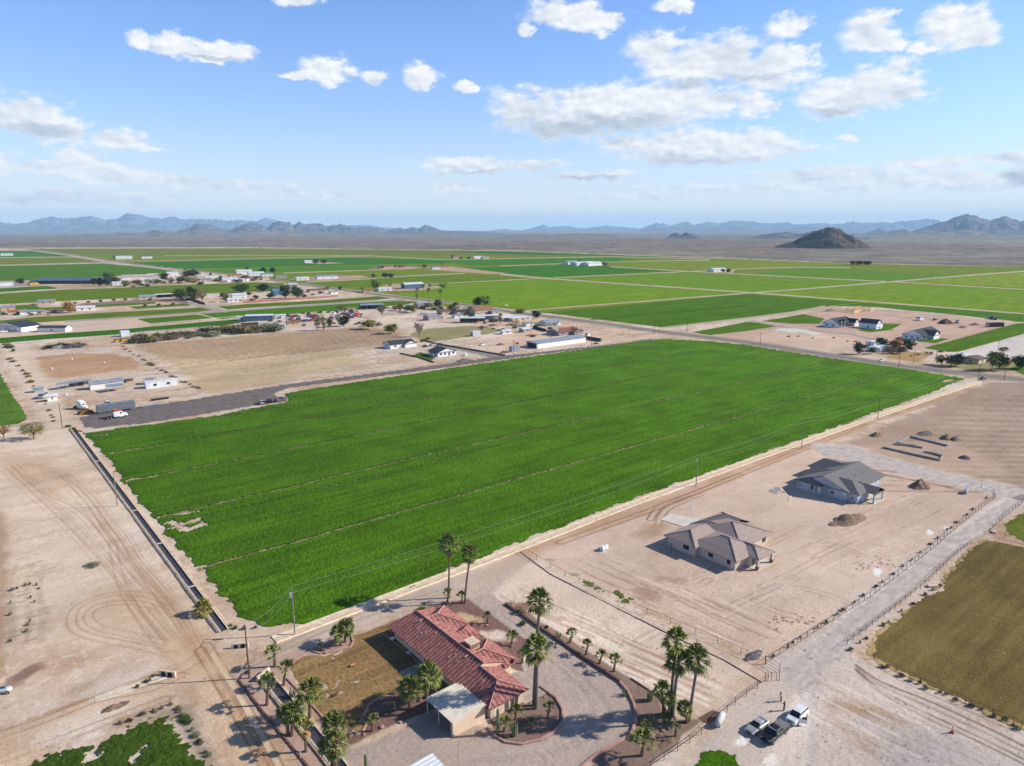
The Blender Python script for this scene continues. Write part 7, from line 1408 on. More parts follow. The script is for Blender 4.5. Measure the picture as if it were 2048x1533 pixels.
shrub_row([(245, 695), (300, 728), (350, 757), (405, 782)], 24, 4.5, 9, [L_BR, L_GY, L_MESQ], 'low dry bush along the earth bank between arena and stubble', 'dry bushes on the earth bank', 4, 2)
shrub_row([(15, 715), (50, 745), (66, 770), (95, 815), (110, 845)], 20, 5, 9, [L_BR, L_OR, L_BR], 'dry weed clump along the left dirt lane', 'weed clumps along the left lane', 5, 3)
shrub_row([(130, 850), (150, 862), (170, 868)], 7, 4, 9, [L_BR, L_GREEN], 'weed clump at the start of the dark ditch', 'weeds at the ditch head', 6, 2)
shrub_row([(600, 655), (700, 648), (820, 655)], 7, 6, 10, [L_BR, L_GREEN], 'low bush in front of the scrap yard', 'bushes before the scrap yard', 7)
shrub_row([(1820, 712), (1890, 703)], 5, 5, 9, [L_BR, L_OR], 'dry hedge bush right of the tan lawn', 'dry hedge by the tan lawn', 8, 1)
shrub_row([(355, 1418), (372, 1440), (395, 1480), (420, 1520)], 13, 9, 14, [L_BR, L_GREEN, L_GY], 'weed bush on the bank beside the dirt road', 'weeds beside the dirt road', 9, 4)
shrub_row([(235, 1452), (290, 1428), (345, 1412)], 9, 5, 11, [L_GY, L_BR], 'dry weed on the bank above the green corner', 'dry weeds above the green corner', 10, 3)
shrub_row([(455, 1252), (480, 1262), (520, 1256)], 4, 5, 8, [L_GREEN], 'green weed at the near corner of the crop', 'weeds at the crop corner', 11, 2)
shrub_row([(270, 1378), (330, 1345)], 5, 5, 9, [L_GREEN, L_BR], 'weed beside the pale spillway', 'weeds beside the spillway', 12, 4)
shrub_row([(20, 1290), (22, 1180), (50, 1165), (80, 1170), (52, 1270), (62, 1200)], 14, 4, 6, [L_GY, L_BR], 'dead weed tuft on the cracked ground at the left', 'dead tufts at the left', 13, 8)
shrub_row([(1700, 1300), (1730, 1282), (1800, 1226), (1850, 1190), (1890, 1172)], 10, 5, 8, [L_BR, L_GY], 'dry weed at the lane fence foot', 'weeds at the lane fence', 14, 3)
shrub_row([(1540, 1318), (1700, 1214), (1850, 1100), (1975, 995)], 24, 3, 7, [L_BR, L_GREEN, L_GY], 'low weed along the left lane fence', 'weeds along the lane fence', 16, 2)
shrub_row([(1758, 1330), (1850, 1375), (1960, 1420), (2048, 1462)], 18, 4, 9, [L_GY, L_BR], 'dry weed along the dry field fence', 'weeds along the dry field fence', 17, 3)
shrub_row([(1020, 640), (960, 655), (1000, 662), (1070, 672)], 12, 5, 9, [L_BR, L_GREEN, L_GY], 'small yard bush behind the cottages', 'yard bushes behind the cottages', 18, 5)
shrub_row([(860, 676), (845, 686)], 4, 6, 9, [L_MESQ, L_BR], 'bush at the corner of the asphalt yard', 'bushes at the asphalt yard', 19, 2)
for L0, n_, hh, ww, lb in (([(835, 612), (880, 622), (930, 634), (1000, 650)], 16, 9, 13, 'yard tree between the road side houses'), ([(540, 640), (620, 630), (720, 622), (800, 618)], 16, 7, 11, 'bush at the back of the scrap yard'), ([(236, 572), (300, 570), (400, 566), (520, 560)], 18, 8, 13, 'bush in front of the village houses'),
    ([(450, 604), (520, 600), (600, 592), (650, 586)], 10, 8, 12, 'yard bush near the plank fence'), ([(1000, 662), (1060, 655), (1150, 668), (1200, 690)], 12, 5, 9, 'low bush round the dusty red roofed house'), ([(1560, 672), (1680, 676), (1780, 700)], 8, 3, 7, 'weed on the bare lot by the white slab'), ([(0, 628), (60, 630), (130, 624)], 9, 6, 10, 'bush among the left sheds')):
    shrub_row(L0, n_, hh, ww, [L_GREEN, L_DARK, L_BR, L_MESQ, L_GY], lb, lb + 's', n_ * 3 + hh, 4)
for px, py, w, l in ((640, 640, 16, 'left heap of scrap metal'), (672, 638, 14, 'middle heap of scrap metal'), (600, 644, 14, 'low heap of scrap near the blue shed'), (985, 652, 10, 'firewood heap right of the shelters'), (1000, 690, 7, 'small junk heap on the bare yard'), (1010, 706, 9, 'junk heap beside the grey blue box'), (1950, 650, 14, 'building rubble on the farmhouse lot'), (1925, 655, 12, 'broken slab rubble on the farmhouse lot')): pile(px, py, w, w * .5, 1.6, mat('scrap_heap', S(132, 96, 80), .8, S(84, 80, 84), scale=1.4, detail=8, bump=.4), l, int(px), name='scrap_heap')
tree(183, 1133, 8, 30, 'shrub', L_GY, 'flat dead tumbleweed patch on the bare lot', 'shrub', 'shrub'); 
tree(1044, 1245 + 5, 12, 14, 'shrub', L_GREEN, 'round green bush at the head of the drive curb', 'shrub', 'shrub'); tree(1043, 1226, 14, 26, 'shrub', L_BR, 'reddish brown bush at the top of the curb bed', 'shrub', 'shrub'); tree(1092, 1258, 10, 10, 'shrub', L_GREEN, 'clipped round bush by the tallest palm', 'shrub', 'shrub'); tree(845, 1222, 10, 24, 'shrub', L_YG, 'yellow green shrub behind the roof ridge', 'shrub', 'shrub')
# desert plants
m_cact = mat('cactus_green', S(96, 110, 72), .85, S(126, 132, 92), scale=3, stretch=(6, 6, .3))
def cactus(px, py, hpx, label, arms=0, organ=0):
    x, y = P(px, py); h = zfor(x, y, py - hpx); o = thing('cactus', label, 'cactus', (x, y, 0))
    if organ:
        for k in range(organ):
            a = 6.28 * k / organ; hh = h * (.6 + .4 * ((k * 7) % 5) / 5); MB().tube([(0, 0, 0), (.35 * math.cos(a), .35 * math.sin(a), .3), (.45 * math.cos(a), .45 * math.sin(a), hh * .6), (.5 * math.cos(a), .5 * math.sin(a), hh)], [.12, .15, .14, .05], 7).build('stem', m_cact, o)
    else: MB().tube([(0, 0, -.1), (0, 0, h * .4), (0, 0, h * .9), (0, 0, h)], [.24, .3, .26, .08], 10).build('stem', m_cact, o)
    for k in range(arms): s_ = 1 if k % 2 else -1; MB().tube([(0, 0, h * .4), (s_ * .5, 0, h * .45), (s_ * .6, 0, h * .75)], [.14, .15, .06], 7).build('arm', m_cact, o)
cactus(996, 1469, 52, 'single columnar cactus at the house corner'); cactus(733, 1548, 40, 'thick columnar cactus cut by the bottom edge'); cactus(1029, 1472, 32, 'organ pipe cactus with many upright stems on the island', organ=9); cactus(1300, 1402, 24, 'branching cactus at the end of the drive', organ=8); cactus(1117, 1276, 14, 'small candelabra cactus in the curb bed', organ=5); cactus(586, 1396, 22, 'dark bushy cactus by the lawn corner', organ=7); cactus(641, 1300, 20, 'spiky cactus on the curbed bed', organ=8); cactus(1250, 1392, 14, 'low agave stems near the curb bend', organ=5); cactus(1304, 1442, 20, 'dark statue like cactus in the palm shade', organ=3)
m_rock = mat('garden_rock', S(190, 160, 142), .95, S(140, 108, 92), scale=2, bump=.05)
def rock(px, py, s_, label=None, m=None, group='garden rocks'):
    x, y = P(px, py); rg = random.Random(int(px * 3 + py)); bm = bmesh.new(); bmesh.ops.create_icosphere(bm, subdivisions=2, radius=s_)
    for v in bm.verts: v.co *= .8 + .5 * mnoise.noise(v.co * (1.3 / s_) + Vector((px, py, 0))); v.co.z *= .65
    me = bpy.data.meshes.new('rock'); bm.to_mesh(me); bm.free(); me.materials.append(m or m_rock); o = bpy.data.objects.new('rock', me); COL.objects.link(o); o.location = (x, y, s_ * .2)
    tag(o, label, 'rock', group if not label or 'garden' in label else None)
for i, (px, py, s_) in enumerate([(651, 1307, .5), (655, 1290, .5), (665, 1292, .4), (1014, 1474, .6), (1055, 1440, .5), (975, 1252, .4), (1023, 1294, .4), (702, 1472, .55), (715, 1468, .5), (728, 1470, .4), (764, 1456, .5), (790, 1418, .5), (800, 1446, .4), (840, 1402, .4), (773, 1431, .4), (1304, 1475, .7), (1326, 1462, .4), (1050, 1448, .4), (543, 1347, .3), (1025, 1213, .5), (900, 1208, .3), (720, 1445, .4), (1060, 1408, .3), (1090, 1396, .3)]):
    rock(px, py, s_, ('big ' if s_ > .45 else 'small ') + 'pale garden rock ' + ['on the curbed bed above the lawn', 'beside the palm pair', 'beside the palm pair at its right', 'at the left of the cactus island', 'at the right of the cactus island', 'at the small palm behind the roof', 'at the palm in dark gravel', 'leftmost in the rock bed', 'second in the rock bed', 'third in the rock bed', 'below the two lawn palms', 'between the lawn palms', 'low in the rock bed', 'nearest the carport palms', 'in the middle of the rock bed', 'in the palm trio shade', 'right of the palm trio shade', 'beside the organ pipe cactus', 'beside the short ditch', 'at the head of the drive curb', 'at the foot of the slim palms', 'behind the rock bed', 'at the top of the island', 'at the island curb'][i])
pile(1695, 1041, 13, 6, 1.6, m_pd, 'long lumpy earth pile between the two new houses', 3, R(-10)); pile(1840, 974, 8, 5, 2.2, m_pd, 'steep earth pile right of the grey roofed house', 4); pile(1752, 872, 7, 4, 1.6, m_pd, 'earth pile left of the block foundation', 5); pile(1848, 868, 9, 5, 1.0, m_pg, 'low grey gravel pile behind the foundation', 6); pile(1893, 878, 6, 4, 1.6, m_pd, 'left of two brown piles behind the foundation', 7); pile(1912, 880, 6, 4, 1.6, m_pd, 'right of two brown piles behind the foundation', 8); pile(1929, 917, 4.5, 3.5, 1.2, m_pg, 'small dark pile right of the foundation', 9); pile(1556, 982, 8, 5, .8, mat('debris_white', S(206, 196, 184), .9, S(140, 122, 104), scale=1.5, bump=.1), 'pale debris heap left of the grey roofed house', 10)
pile(1890, 647, 16, 10, 4.0, m_pb, 'dark brown pile behind the long farmhouse', 11); pile(929, 722, 13, 4, 1.6, m_pg, 'dark pile beside the smaller cottage', 12); pile(1018, 651, 8, 5, 1.5, m_pd, 'small pile in the yard behind the box trailer', 13); pile(1063, 671, 14, 8, 1.0, mat('red_earth', S(166, 108, 82), .95, scale=.6), 'reddish earth patch heap left of the dusty red roof', 14); pile(1506, 1312, 5, 2.2, .6, m_pg, 'rubble and tyres heaped at the fence corner', 15); pile(1660, 622, 16, 8, 2.0, m_pd, 'earth heap left of the timber frame', 16); pile(230, 1415, 5, 2, .7, m_pd, 'broken earth lumps on the left bank', 17); pile(1340, 1484, 5, 2, .3, m_pd, 'low earth hump beside the bottom fence', 18)
pile(172, 828, 7.5, 4.0, 3.2, mat('hay_heap', S(158, 108, 54), .95, S(102, 72, 40), scale=1.2, bump=.2), 'orange brown hay heap at the end of the livestock trailer', 19)
# ------------------------------------------------------------------ vehicles
def paint_m(name, r, g, b, metal=.3, rough=.35): return mat('paint_' + name, S(r, g, b), rough, S(int(r * .92), int(g * .92), int(b * .92)), scale=.6, metal=metal, spec=.5)
m_tyre = mat('tyre', (.02, .02, .02, 1), .9, scale=4); m_rim = mat('wheel_rim', S(180, 182, 184), .4, scale=3, metal=.7); m_cglass = mat('car_glass', (.015, .022, .03, 1), .08, (.03, .05, .06, 1), scale=.8, spec=.7); m_lamp = mat('headlamp', S(226, 230, 232), .2, scale=2); m_tail = mat('tail_lamp', S(150, 24, 20), .3, scale=2); m_black = mat('black_plastic', (.02, .02, .022, 1), .6, scale=2)
def loft(st):
    """stations (x, half width, z0, z1, chamfer) -> closed hull"""
    b = MB(); n = 8; vs = []
    for x, w, z0, z1, c in st: vs += [(x, -w + c, z0), (x, w - c, z0), (x, w, z0 + c), (x, w, z1 - c), (x, w - c, z1), (x, -w + c, z1), (x, -w, z1 - c), (x, -w, z0 + c)]
    fs = [(i * n + k, i * n + (k + 1) % n, (i + 1) * n + (k + 1) % n, (i + 1) * n + k) for i in range(len(st) - 1) for k in range(n)]
    return b.add(vs, fs + [tuple(range(n))[::-1], tuple(range((len(st) - 1) * n, len(st) * n))])
def wheel(o, x, y, r, w=.24):
    t = MB().cyl((x, y - w / 2, r), (x, y + w / 2, r), r, n=16).build('wheel', m_tyre, o); s_ = 1 if y > 0 else -1
    MB().cyl((x, y + s_ * (w / 2 - .01), r), (x, y + s_ * (w / 2 + .02), r), r * .62, n=12).build('rim', m_rim, t)
def car(kind, x, y, rz, label, pm, detail=True, name=None, sc=1.0, cat=None, group=None, open_door=False):
    o = thing(name or {'sedan': 'sedan', 'suv': 'suv', 'pickup': 'pickup_truck', 'van': 'van'}[kind], label, cat or {'sedan': 'car', 'suv': 'car', 'pickup': 'pickup truck', 'van': 'van'}[kind], (x, y, 0), rz, group)
    if kind == 'sedan':
        body = [(2.35, .55, .38, .62, .1), (2.2, .78, .28, .78, .14), (1.6, .88, .24, .90, .12), (.9, .90, .22, .98, .08), (-1.3, .90, .22, 1.02, .08), (-1.9, .88, .26, 1.06, .12), (-2.3, .80, .34, 1.0, .14), (-2.4, .6, .42, .86, .1)]; cab = [(1.05, .78, .95, .99, .01), (.35, .70, .96, 1.40, .1), (-.3, .69, .98, 1.46, .1), (-1.0, .68, 1.0, 1.40, .1), (-1.75, .74, 1.02, 1.08, .02)]; top = [(.22, .60, 1.37, 1.44, .03), (-.3, .62, 1.40, 1.50, .04), (-.95, .60, 1.34, 1.43, .03)]; wb, tr, wr, L_ = 1.4, .80, .33, 2.35
    elif kind == 'suv':
        body = [(2.4, .7, .42, .85, .1), (2.25, .88, .3, 1.0, .14), (1.5, .95, .28, 1.08, .1), (1.0, .96, .26, 1.12, .08), (-2.1, .96, .26, 1.14, .08), (-2.4, .92, .34, 1.1, .1), (-2.48, .8, .42, 1.0, .1)]; cab = [(1.25, .82, 1.05, 1.1, .01), (.55, .76, 1.08, 1.66, .1), (-.3, .76, 1.1, 1.72, .1), (-1.8, .74, 1.1, 1.68, .1), (-2.35, .78, 1.08, 1.2, .03)]; top = [(.45, .68, 1.62, 1.71, .03), (-.4, .70, 1.66, 1.78, .05), (-1.85, .68, 1.62, 1.73, .04)]; wb, tr, wr, L_ = 1.5, .84, .38, 2.4
    elif kind == 'van':
        body = [(2.6, .8, .4, 1.0, .1), (2.4, .95, .3, 1.3, .14), (1.9, .98, .28, 1.5, .1), (-2.6, .98, .28, 1.5, .08), (-2.7, .9, .35, 1.4, .1)]; cab = [(2.0, .9, 1.45, 1.5, .01), (1.4, .88, 1.46, 2.05, .1), (-2.4, .88, 1.46, 2.1, .1), (-2.62, .88, 1.44, 1.6, .03)]; top = [(1.35, .82, 2.0, 2.1, .03), (-2.45, .82, 2.02, 2.16, .05)]; wb, tr, wr, L_ = 1.7, .86, .36, 2.6
    else:
        body = [(2.95, .8, .5, .95, .1), (2.8, .96, .42, 1.12, .12), (2.0, 1.0, .4, 1.2, .1), (1.2, 1.0, .38, 1.24, .06), (-.75, 1.0, .38, 1.26, .06), (-.8, 1.0, .38, 1.30, .05), (-2.8, 1.0, .42, 1.30, .05), (-2.95, .94, .5, 1.24, .08)]; cab = [(1.45, .86, 1.18, 1.24, .01), (.85, .80, 1.2, 1.82, .08), (-.1, .80, 1.22, 1.88, .08), (-.55, .79, 1.22, 1.84, .08), (-.85, .84, 1.22, 1.28, .02)]; top = [(.72, .72, 1.78, 1.87, .03), (-.1, .74, 1.80, 1.93, .04), (-.55, .72, 1.78, 1.88, .03)]; wb, tr, wr, L_ = 1.85, .87, .4, 2.95
    S_ = lambda st: [(a * sc, w * sc, z * sc, Z * sc, c * sc) for a, w, z, Z, c in st]
    loft(S_(body)).build('body', pm, o, smooth=False); loft(S_(cab)).build('windows', m_cglass, o); loft(S_(top)).build('roof', pm, o)
    for sx_ in (1, -1):
        for sy_ in (1, -1): wheel(o, sx_ * wb * sc, sy_ * tr * sc, wr * sc)
    if detail:
        zb = body[1][3]
        for s_ in (1, -1):
            MB().obox((L_ - .12, s_ * .62, zb - .16), .18, .36, .16).build('headlight', m_lamp, o); MB().obox((-L_ - .02, s_ * .74, zb - .05), .1, .22, .26).build('tail_light', m_tail, o)
            zt = cab[1][3]; MB().obox((cab[1][0] + .35, s_ * (cab[1][1] + .2), zt - .42), .14, .26, .16).build('mirror', pm, o)
            for xx in ((.1, -.95) if kind != 'pickup' else (.05,)): MB().obox((xx, s_ * (cab[2][1] - .01), (cab[2][2] + cab[2][3]) / 2 - .02), .09, .05, cab[2][3] - cab[2][2]).build('pillar', pm, o)
        MB().obox((L_ + .02, 0, zb - .3), .06, .9, .2).build('grille', m_black, o)
        if kind == 'pickup':
            bed = MB().box(-2.75, -.95, -.86, .86, 1.315, 1.37)
            for k in range(3): bed.box(-2.7 + k * .6, -2.2 + k * .6, -.84, .84, 1.375, 1.40)
            bed.build('bed_cover', mat('bed_cover_grey', S(132, 132, 126), .6, scale=2), o)
            for s_ in (1, -1): MB().box(-1.2, 1.3, s_ * 1.05 - .06, s_ * 1.05 + .06, .36, .42).build('running_board', m_rim, o)
            MB().box(.8, .95, -.7, .7, 1.83, 1.87).build('light_bar', m_steel, o)
        if kind == 'suv' and open_door:
            a = R(-62); d = MB(); q = lambda u, z: (1.0 - u * math.cos(a) , .97 + u * -math.sin(a), z); t = .06
            for (z0, z1, u0, u1) in ((.38, 1.12, 0, 1.1),): pts = [q(u0, z0), q(u1, z0), q(u1, z1), q(u0, z1)]; d.add(pts + [(x_ + .06, y_ + .03, z_) for x_, y_, z_ in pts], [(0, 1, 2, 3), (7, 6, 5, 4), (0, 4, 5, 1), (1, 5, 6, 2), (2, 6, 7, 3), (3, 7, 4, 0)])
            dr = d.build('door', pm, o); pts = [q(.1, 1.12), q(1.08, 1.12), q(.98, 1.6), q(.42, 1.6)]; MB().add(pts + [(x_ + .03, y_ + .015, z_) for x_, y_, z_ in pts], [(0, 1, 2, 3), (7, 6, 5, 4), (0, 4, 5, 1), (1, 5, 6, 2), (2, 6, 7, 3), (3, 7, 4, 0)]).build('window', m_cglass, dr)
    return o
car('sedan', 94.6, 53.6, math.pi - .03, 'silver sedan, leftmost of the three parked cars', paint_m('silver', 186, 186, 180))
car('pickup', 95.3, 50.9, math.pi + .02, 'black pickup truck with a grey bed cover between two cars', paint_m('black', 40, 38, 38))
car('suv', 101.9, 50.8, math.pi + .05, 'white car with its front door open beside two people', paint_m('white', 236, 236, 234, .05), open_door=True)
def carp(kind, px, py, rz, label, pm, **k): x, y = P(px, py); return car(kind, x, y, R(rz), label, pm, **k)
c_wh = paint_m('white', 236, 236, 234); c_bk = paint_m('black', 40, 38, 38); c_gy = paint_m('gunmetal', 96, 104, 110); c_rd = paint_m('red', 140, 36, 32); c_bl = paint_m('blue', 60, 84, 120); c_sv = paint_m('silver', 186, 186, 180); c_or = paint_m('orange', 198, 92, 44); c_yl = paint_m('yellow', 206, 164, 56)
carp('suv', 523, 808, 80, 'light grey car parked at the paved drive corner', c_sv); carp('suv', 539, 805, 80, 'black car between the two others at the paved corner', c_bk); carp('pickup', 562, 802, 10, 'dark pickup at the tip of the paved corner', c_gy)
carp('sedan', 1966, 759, 170, 'dark car turning at the road junction', c_bk); carp('sedan', 1763, 723, 170, 'white car driving on the main road past the tan lawn', c_wh); carp('van', 1773, 690, 0, 'white van parked left of the long farmhouse', c_wh, sc=1.3); carp('sedan', 1790, 686, 0, 'silver car beside the white van', c_sv)
carp('pickup', 866, 692, 20, 'silver truck beside the larger white cottage', c_sv); carp('sedan', 850, 694, 80, 'dark car in the cottage carport', c_bk); carp('sedan', 880, 690, 30, 'grey car right of the silver truck', c_gy); carp('sedan', 965, 691, 10, 'white car alone on the bare yard', c_wh); carp('pickup', 1065, 690, 0, 'red pickup left of the metal barn door', c_rd, sc=1.2); carp('van', 1175, 673, 30, 'white van beside the dusty red roofed house', c_wh, sc=1.3); carp('sedan', 1012, 612, 5, 'white car beyond the road shoulder', c_wh)
carp('van', 1840, 641, 0, 'white camper behind the long farmhouse', c_wh, sc=1.6); carp('pickup', 1915, 646, 10, 'silver pickup among the building rubble', c_sv, sc=1.3); carp('van', 1982, 638, 20, 'blue van, left of the pair at the far lot corner', c_bl, sc=1.3); carp('van', 1990, 640, 20, 'grey van, right of the pair at the far lot corner', c_gy, sc=1.3); carp('sedan', 1870, 641, 0, 'dark car in the rubble lot', c_bk, sc=1.2)
carp('suv', 215, 809, 90, 'white car behind the livestock trailer', c_wh); carp('van', 88, 796, 60, 'white and grey camper at the yard corner', c_sv, sc=1.2); carp('sedan', 35, 603 + 20, 0, 'white car by the left sheds', c_wh); carp('sedan', 8, 665, 0, 'white car at the left barn', c_wh, sc=1.3); carp('sedan', 433, 606, 0, 'white car in front of the plank fence', c_wh); carp('pickup', 366, 601, 0, 'red car at the top of the pale drive', c_rd)
for px, py, l in ((316, 533.5, 'leftmost car on the far highway'), (331, 535, 'second car on the far highway'), (370, 540, 'third car on the far highway'), (386, 541.5, 'rightmost car on the far highway')): carp('suv', px, py, -90, l, c_bk, detail=False, sc=1.6, group='cars on the far highway')
rg = random.Random(99)
for i in range(52):   # the scrap yard
    t = rg.uniform(0, 1); px = 556 + t * 168 + rg.uniform(-4, 4); py = 642 - t * 10 + rg.uniform(-8, 5)
    carp(rg.choice(['sedan', 'pickup', 'van']), px, py, rg.uniform(0, 360), 'old vehicle in the scrap yard, ' + nth(i) + ' of the packed heap', rg.choice([c_rd, c_wh, c_or, c_gy, c_bl, c_rd, c_sv]), detail=False, name='scrap_vehicle', cat='scrap vehicle', group='old vehicles in the scrap yard')
for px, py, m, l in ((238, 684, c_yl, 'left yellow loader by the thicket'), (250, 683, c_yl, 'right yellow loader by the thicket'), (68, 571, c_yl, 'yellow harvester at the left field edge'), (699, 633, c_or, 'orange tractor at the scrap yard end'), (715, 631, c_or, 'orange baler at the scrap yard end')):
    carp('van', px, py, 20, l, m, detail=False, name='farm_machine', cat='farm machine', sc=1.2 if py > 600 else 2.4)
for i in range(9):
    t = rg.uniform(0, 1); carp(rg.choice(['sedan', 'pickup']), 110 + t * 60, 697 + rg.uniform(-2, 2) - t * 3, rg.uniform(-30, 30), 'grey scrap vehicle half hidden in the thicket, ' + nth(i) + ' from the left', rg.choice([c_gy, c_sv, c_bl]), detail=False, name='scrap_vehicle', cat='scrap vehicle', group='scrap at the thicket')
for i in range(7): carp('van', 850 + i * 6 - 4, 631 + i * 1.2, -30, nth(i) + ' parked trailer from the left before the tan gable house', rg.choice([c_wh, c_gy, c_wh]), detail=False, name='parked_trailer', cat='trailer', sc=1.2, group='trailers in a row')
# --- semi trucks and livestock trailer
def semi(px, py, rz, label, cabm, top, flatbed=True):
    x, y = P(px, py); o = thing('semi_truck', label, 'truck', (x, y, 0), R(rz))
    loft([(3.9, .7, .6, 1.5, .15), (3.6, 1.0, .5, 1.75, .2), (2.2, 1.1, .5, 1.95, .12)]).build('hood', cabm, o); loft([(2.25, 1.1, .5, 2.0, .08), (1.9, 1.15, .5, 2.9, .12), (.2, 1.2, .5, 3.0, .1)]).build('cab', cabm, o)
    loft([(.2, 1.2, .9, 3.0, .08), (.0, 1.22, .9, 3.0, .08), (-1.5, 1.22, .9, 3.0, .08)]).build('sleeper', cabm, o); loft([(1.8, .9, 2.95, 3.1, .05), (.6, 1.15, 3.02, 3.75, .1), (-1.45, 1.18, 3.02, 3.9, .06)]).build('roof_fairing', top, o)
    MB().add([(2.26, -.95, 2.05), (2.26, .95, 2.05), (1.98, .95, 2.75), (1.98, -.95, 2.75)], [(0, 1, 2, 3)]).build('windscreen', m_cglass, o)
    for s_ in (1, -1): MB().box(.9, 1.7, s_ * 1.17 - .03, s_ * 1.17 + .03, 1.95, 2.6).build('side_window', m_cglass, o); MB().cyl((-1.2, s_ * 1.0, .75), (.6, s_ * 1.0, .75), .3, n=12).build('fuel_tank', m_rim, o); MB().cyl((-1.65, s_ * .95, 1), (-1.65, s_ * .95, 3.6), .08, n=8).build('exhaust', m_rim, o)
    MB().box(-4.4, 2, -.45, .45, .75, 1.0).build('frame', m_black, o); MB().cyl((-3.2, 0, 1.0), (-3.2, 0, 1.12), .5, n=12).build('fifth_wheel', m_black, o)
    for xx in (2.9, -2.6, -3.9):
        for s_ in (1, -1): wheel(o, xx, s_ * 1.0, .5, .35 if xx > 0 else .6)
    return o
semi(235, 836, 2, 'white semi tractor with an orange roof before the livestock trailer', c_wh, c_or)
semi(163, 818, -70, 'white semi tractor facing the hay heap', c_wh, c_wh)
x, y = P(233, 826); lt = thing('livestock_trailer', 'long grey livestock trailer with punched side panels', 'trailer', (x + .5, y + 3.0, 0), R(1)); m_lt = mat('trailer_alloy', S(150, 158, 162), .5, S(118, 126, 130), scale=1, metal=.4)
MB().box(-7.6, 7.6, -1.3, 1.3, .8, 4.0).build('body', m_lt, lt)
for i in range(24): MB().box(-7.4 + i * .62, -7.3 + i * .62, -1.36, -1.3, .9, 3.9).build('rib', m_steel, lt)
for i in range(4): MB().box(-7.5, 7.5, -1.33, -1.3, 1.3 + i * .65, 1.5 + i * .65).build('slot_row', mat('slot_dark', S(70, 74, 78), .8, scale=3, stretch=(4, 1, 1)), lt)
for xx in (-6.3, -5.1): [wheel(lt, xx, s_ * 1.1, .5, .5) for s_ in (1, -1)]
for xx in (5.8,): [wheel(lt, xx, s_ * 1.1, .5, .5) for s_ in (1, -1)]
for px, py, w, l in ((320, 800, 8, 'long dark low trailer lying at the drive edge'), (300, 813, 9, 'grey pipes and posts stacked beside the drive')):
    x, y = P(px, py); o = thing('flat_trailer', l, 'trailer', (x, y, 0), R(2)); MB().box(-w / 2, w / 2, -.7, .7, .3, .8).build('deck', m_black if 'dark' in l else m_metal_g, o); [MB().box(a - .1, a + .1, -.8, .8, -.1, .3).build('support', m_rust, o) for a in (-w / 3, w / 3)]
# --- white tanks, small props
x, y = P(1208, 1100); tk = thing('water_tank', 'pair of white plastic cube tanks on bare earth', 'water tank', (x, y, 0), R(8)); m_pl = mat('white_plastic', S(234, 236, 238), .5, scale=1)
for k in (-.62, .62): loft([(k - .55, .5, .12, 1.1, .12), (k - .5, .55, .1, 1.16, .14), (k + .5, .55, .1, 1.16, .14), (k + .55, .5, .12, 1.1, .12)]).build('tank', m_pl, tk); MB().cyl((k, 0, 1.14), (k, 0, 1.26), .16, n=10).build('cap', m_pl, tk)
x, y = P(1931, 987); tk = thing('water_tank', 'grey wrapped tanks near the lane curve', 'water tank', (x, y, 0), R(8))
for k in (-.7, .7): loft([(k - .6, .5, .12, 1.2, .12), (k - .5, .55, .1, 1.3, .14), (k + .5, .55, .1, 1.3, .14), (k + .6, .5, .12, 1.2, .12)]).build('tank', mat('grey_wrap', S(170, 176, 178), .6, scale=2), tk)
for px, py, l in ((144, 720, 'white barrel at the top of the arena'), (104, 739, 'white barrel at the left of the arena'), (209, 727, 'white barrel at the right of the arena'), (133, 791, 'white barrel near the stable sheds')):
    x, y = P(px, py); o = thing('barrel', l, 'barrel', (x, y, 0)); MB().cyl((0, 0, 0), (0, 0, 1.0), .38, n=12).build('drum', m_pl, o); [MB().cyl((0, 0, z), (0, 0, z + .06), .4, n=12).build('hoop', m_metal_w, o) for z in (.3, .65)]
x, y = P(1382, 1018); o = thing('marker_post', 'white marker post beside the tile roofed house', 'post', (x, y, 0)); MB().cyl((0, 0, -.1), (0, 0, 1.9), .1, n=8).build('post', m_pl, o); MB().cyl((0, 0, 1.9), (0, 0, 2.0), .12, n=8).build('cap', m_metal_w, o)
x, y = P(1904, 1466); o = thing('traffic_cone', 'orange marker cone standing on the gravel apron', 'cone', (x, y, 0)); m_co = mat('cone_orange', S(214, 84, 50), .6, scale=3); MB().box(-.3, .3, -.3, .3, 0, .06).build('base', m_black, o); MB().cyl((0, 0, .06), (0, 0, 1.2), .17, .05, 12).build('cone', m_co, o); MB().cyl((0, 0, .7), (0, 0, .85), .115, .10, 12).build('band', m_pl, o)
for px, py, w, d, rz, l in ((1988, 1066, 1.6, 1.0, 20, 'pale concrete block by the right fence corner'), (1865, 1174, 2.4, .9, -35, 'pale concrete slab at the lane fence'), (1580, 996, 5, .5, 20, 'white plank in the shade of the grey roofed house'), (1595, 962, .9, .9, 0, 'white bundle at the grey roofed house corner')):
    x, y = P(px, py); b = MB().box(-w / 2, w / 2, -d / 2, d / 2, 0, .4 if d > .6 else .12); b.box(-w / 2 + .1, w / 2 - .1, -d / 2 + .1, d / 2 - .1, .4 if d > .6 else .12, .46 if d > .6 else .14); o = b.build('concrete_block', m_conc); o.location = (x, y, 0); o.rotation_euler = (0, 0, R(rz)); tag(o, l, 'block')
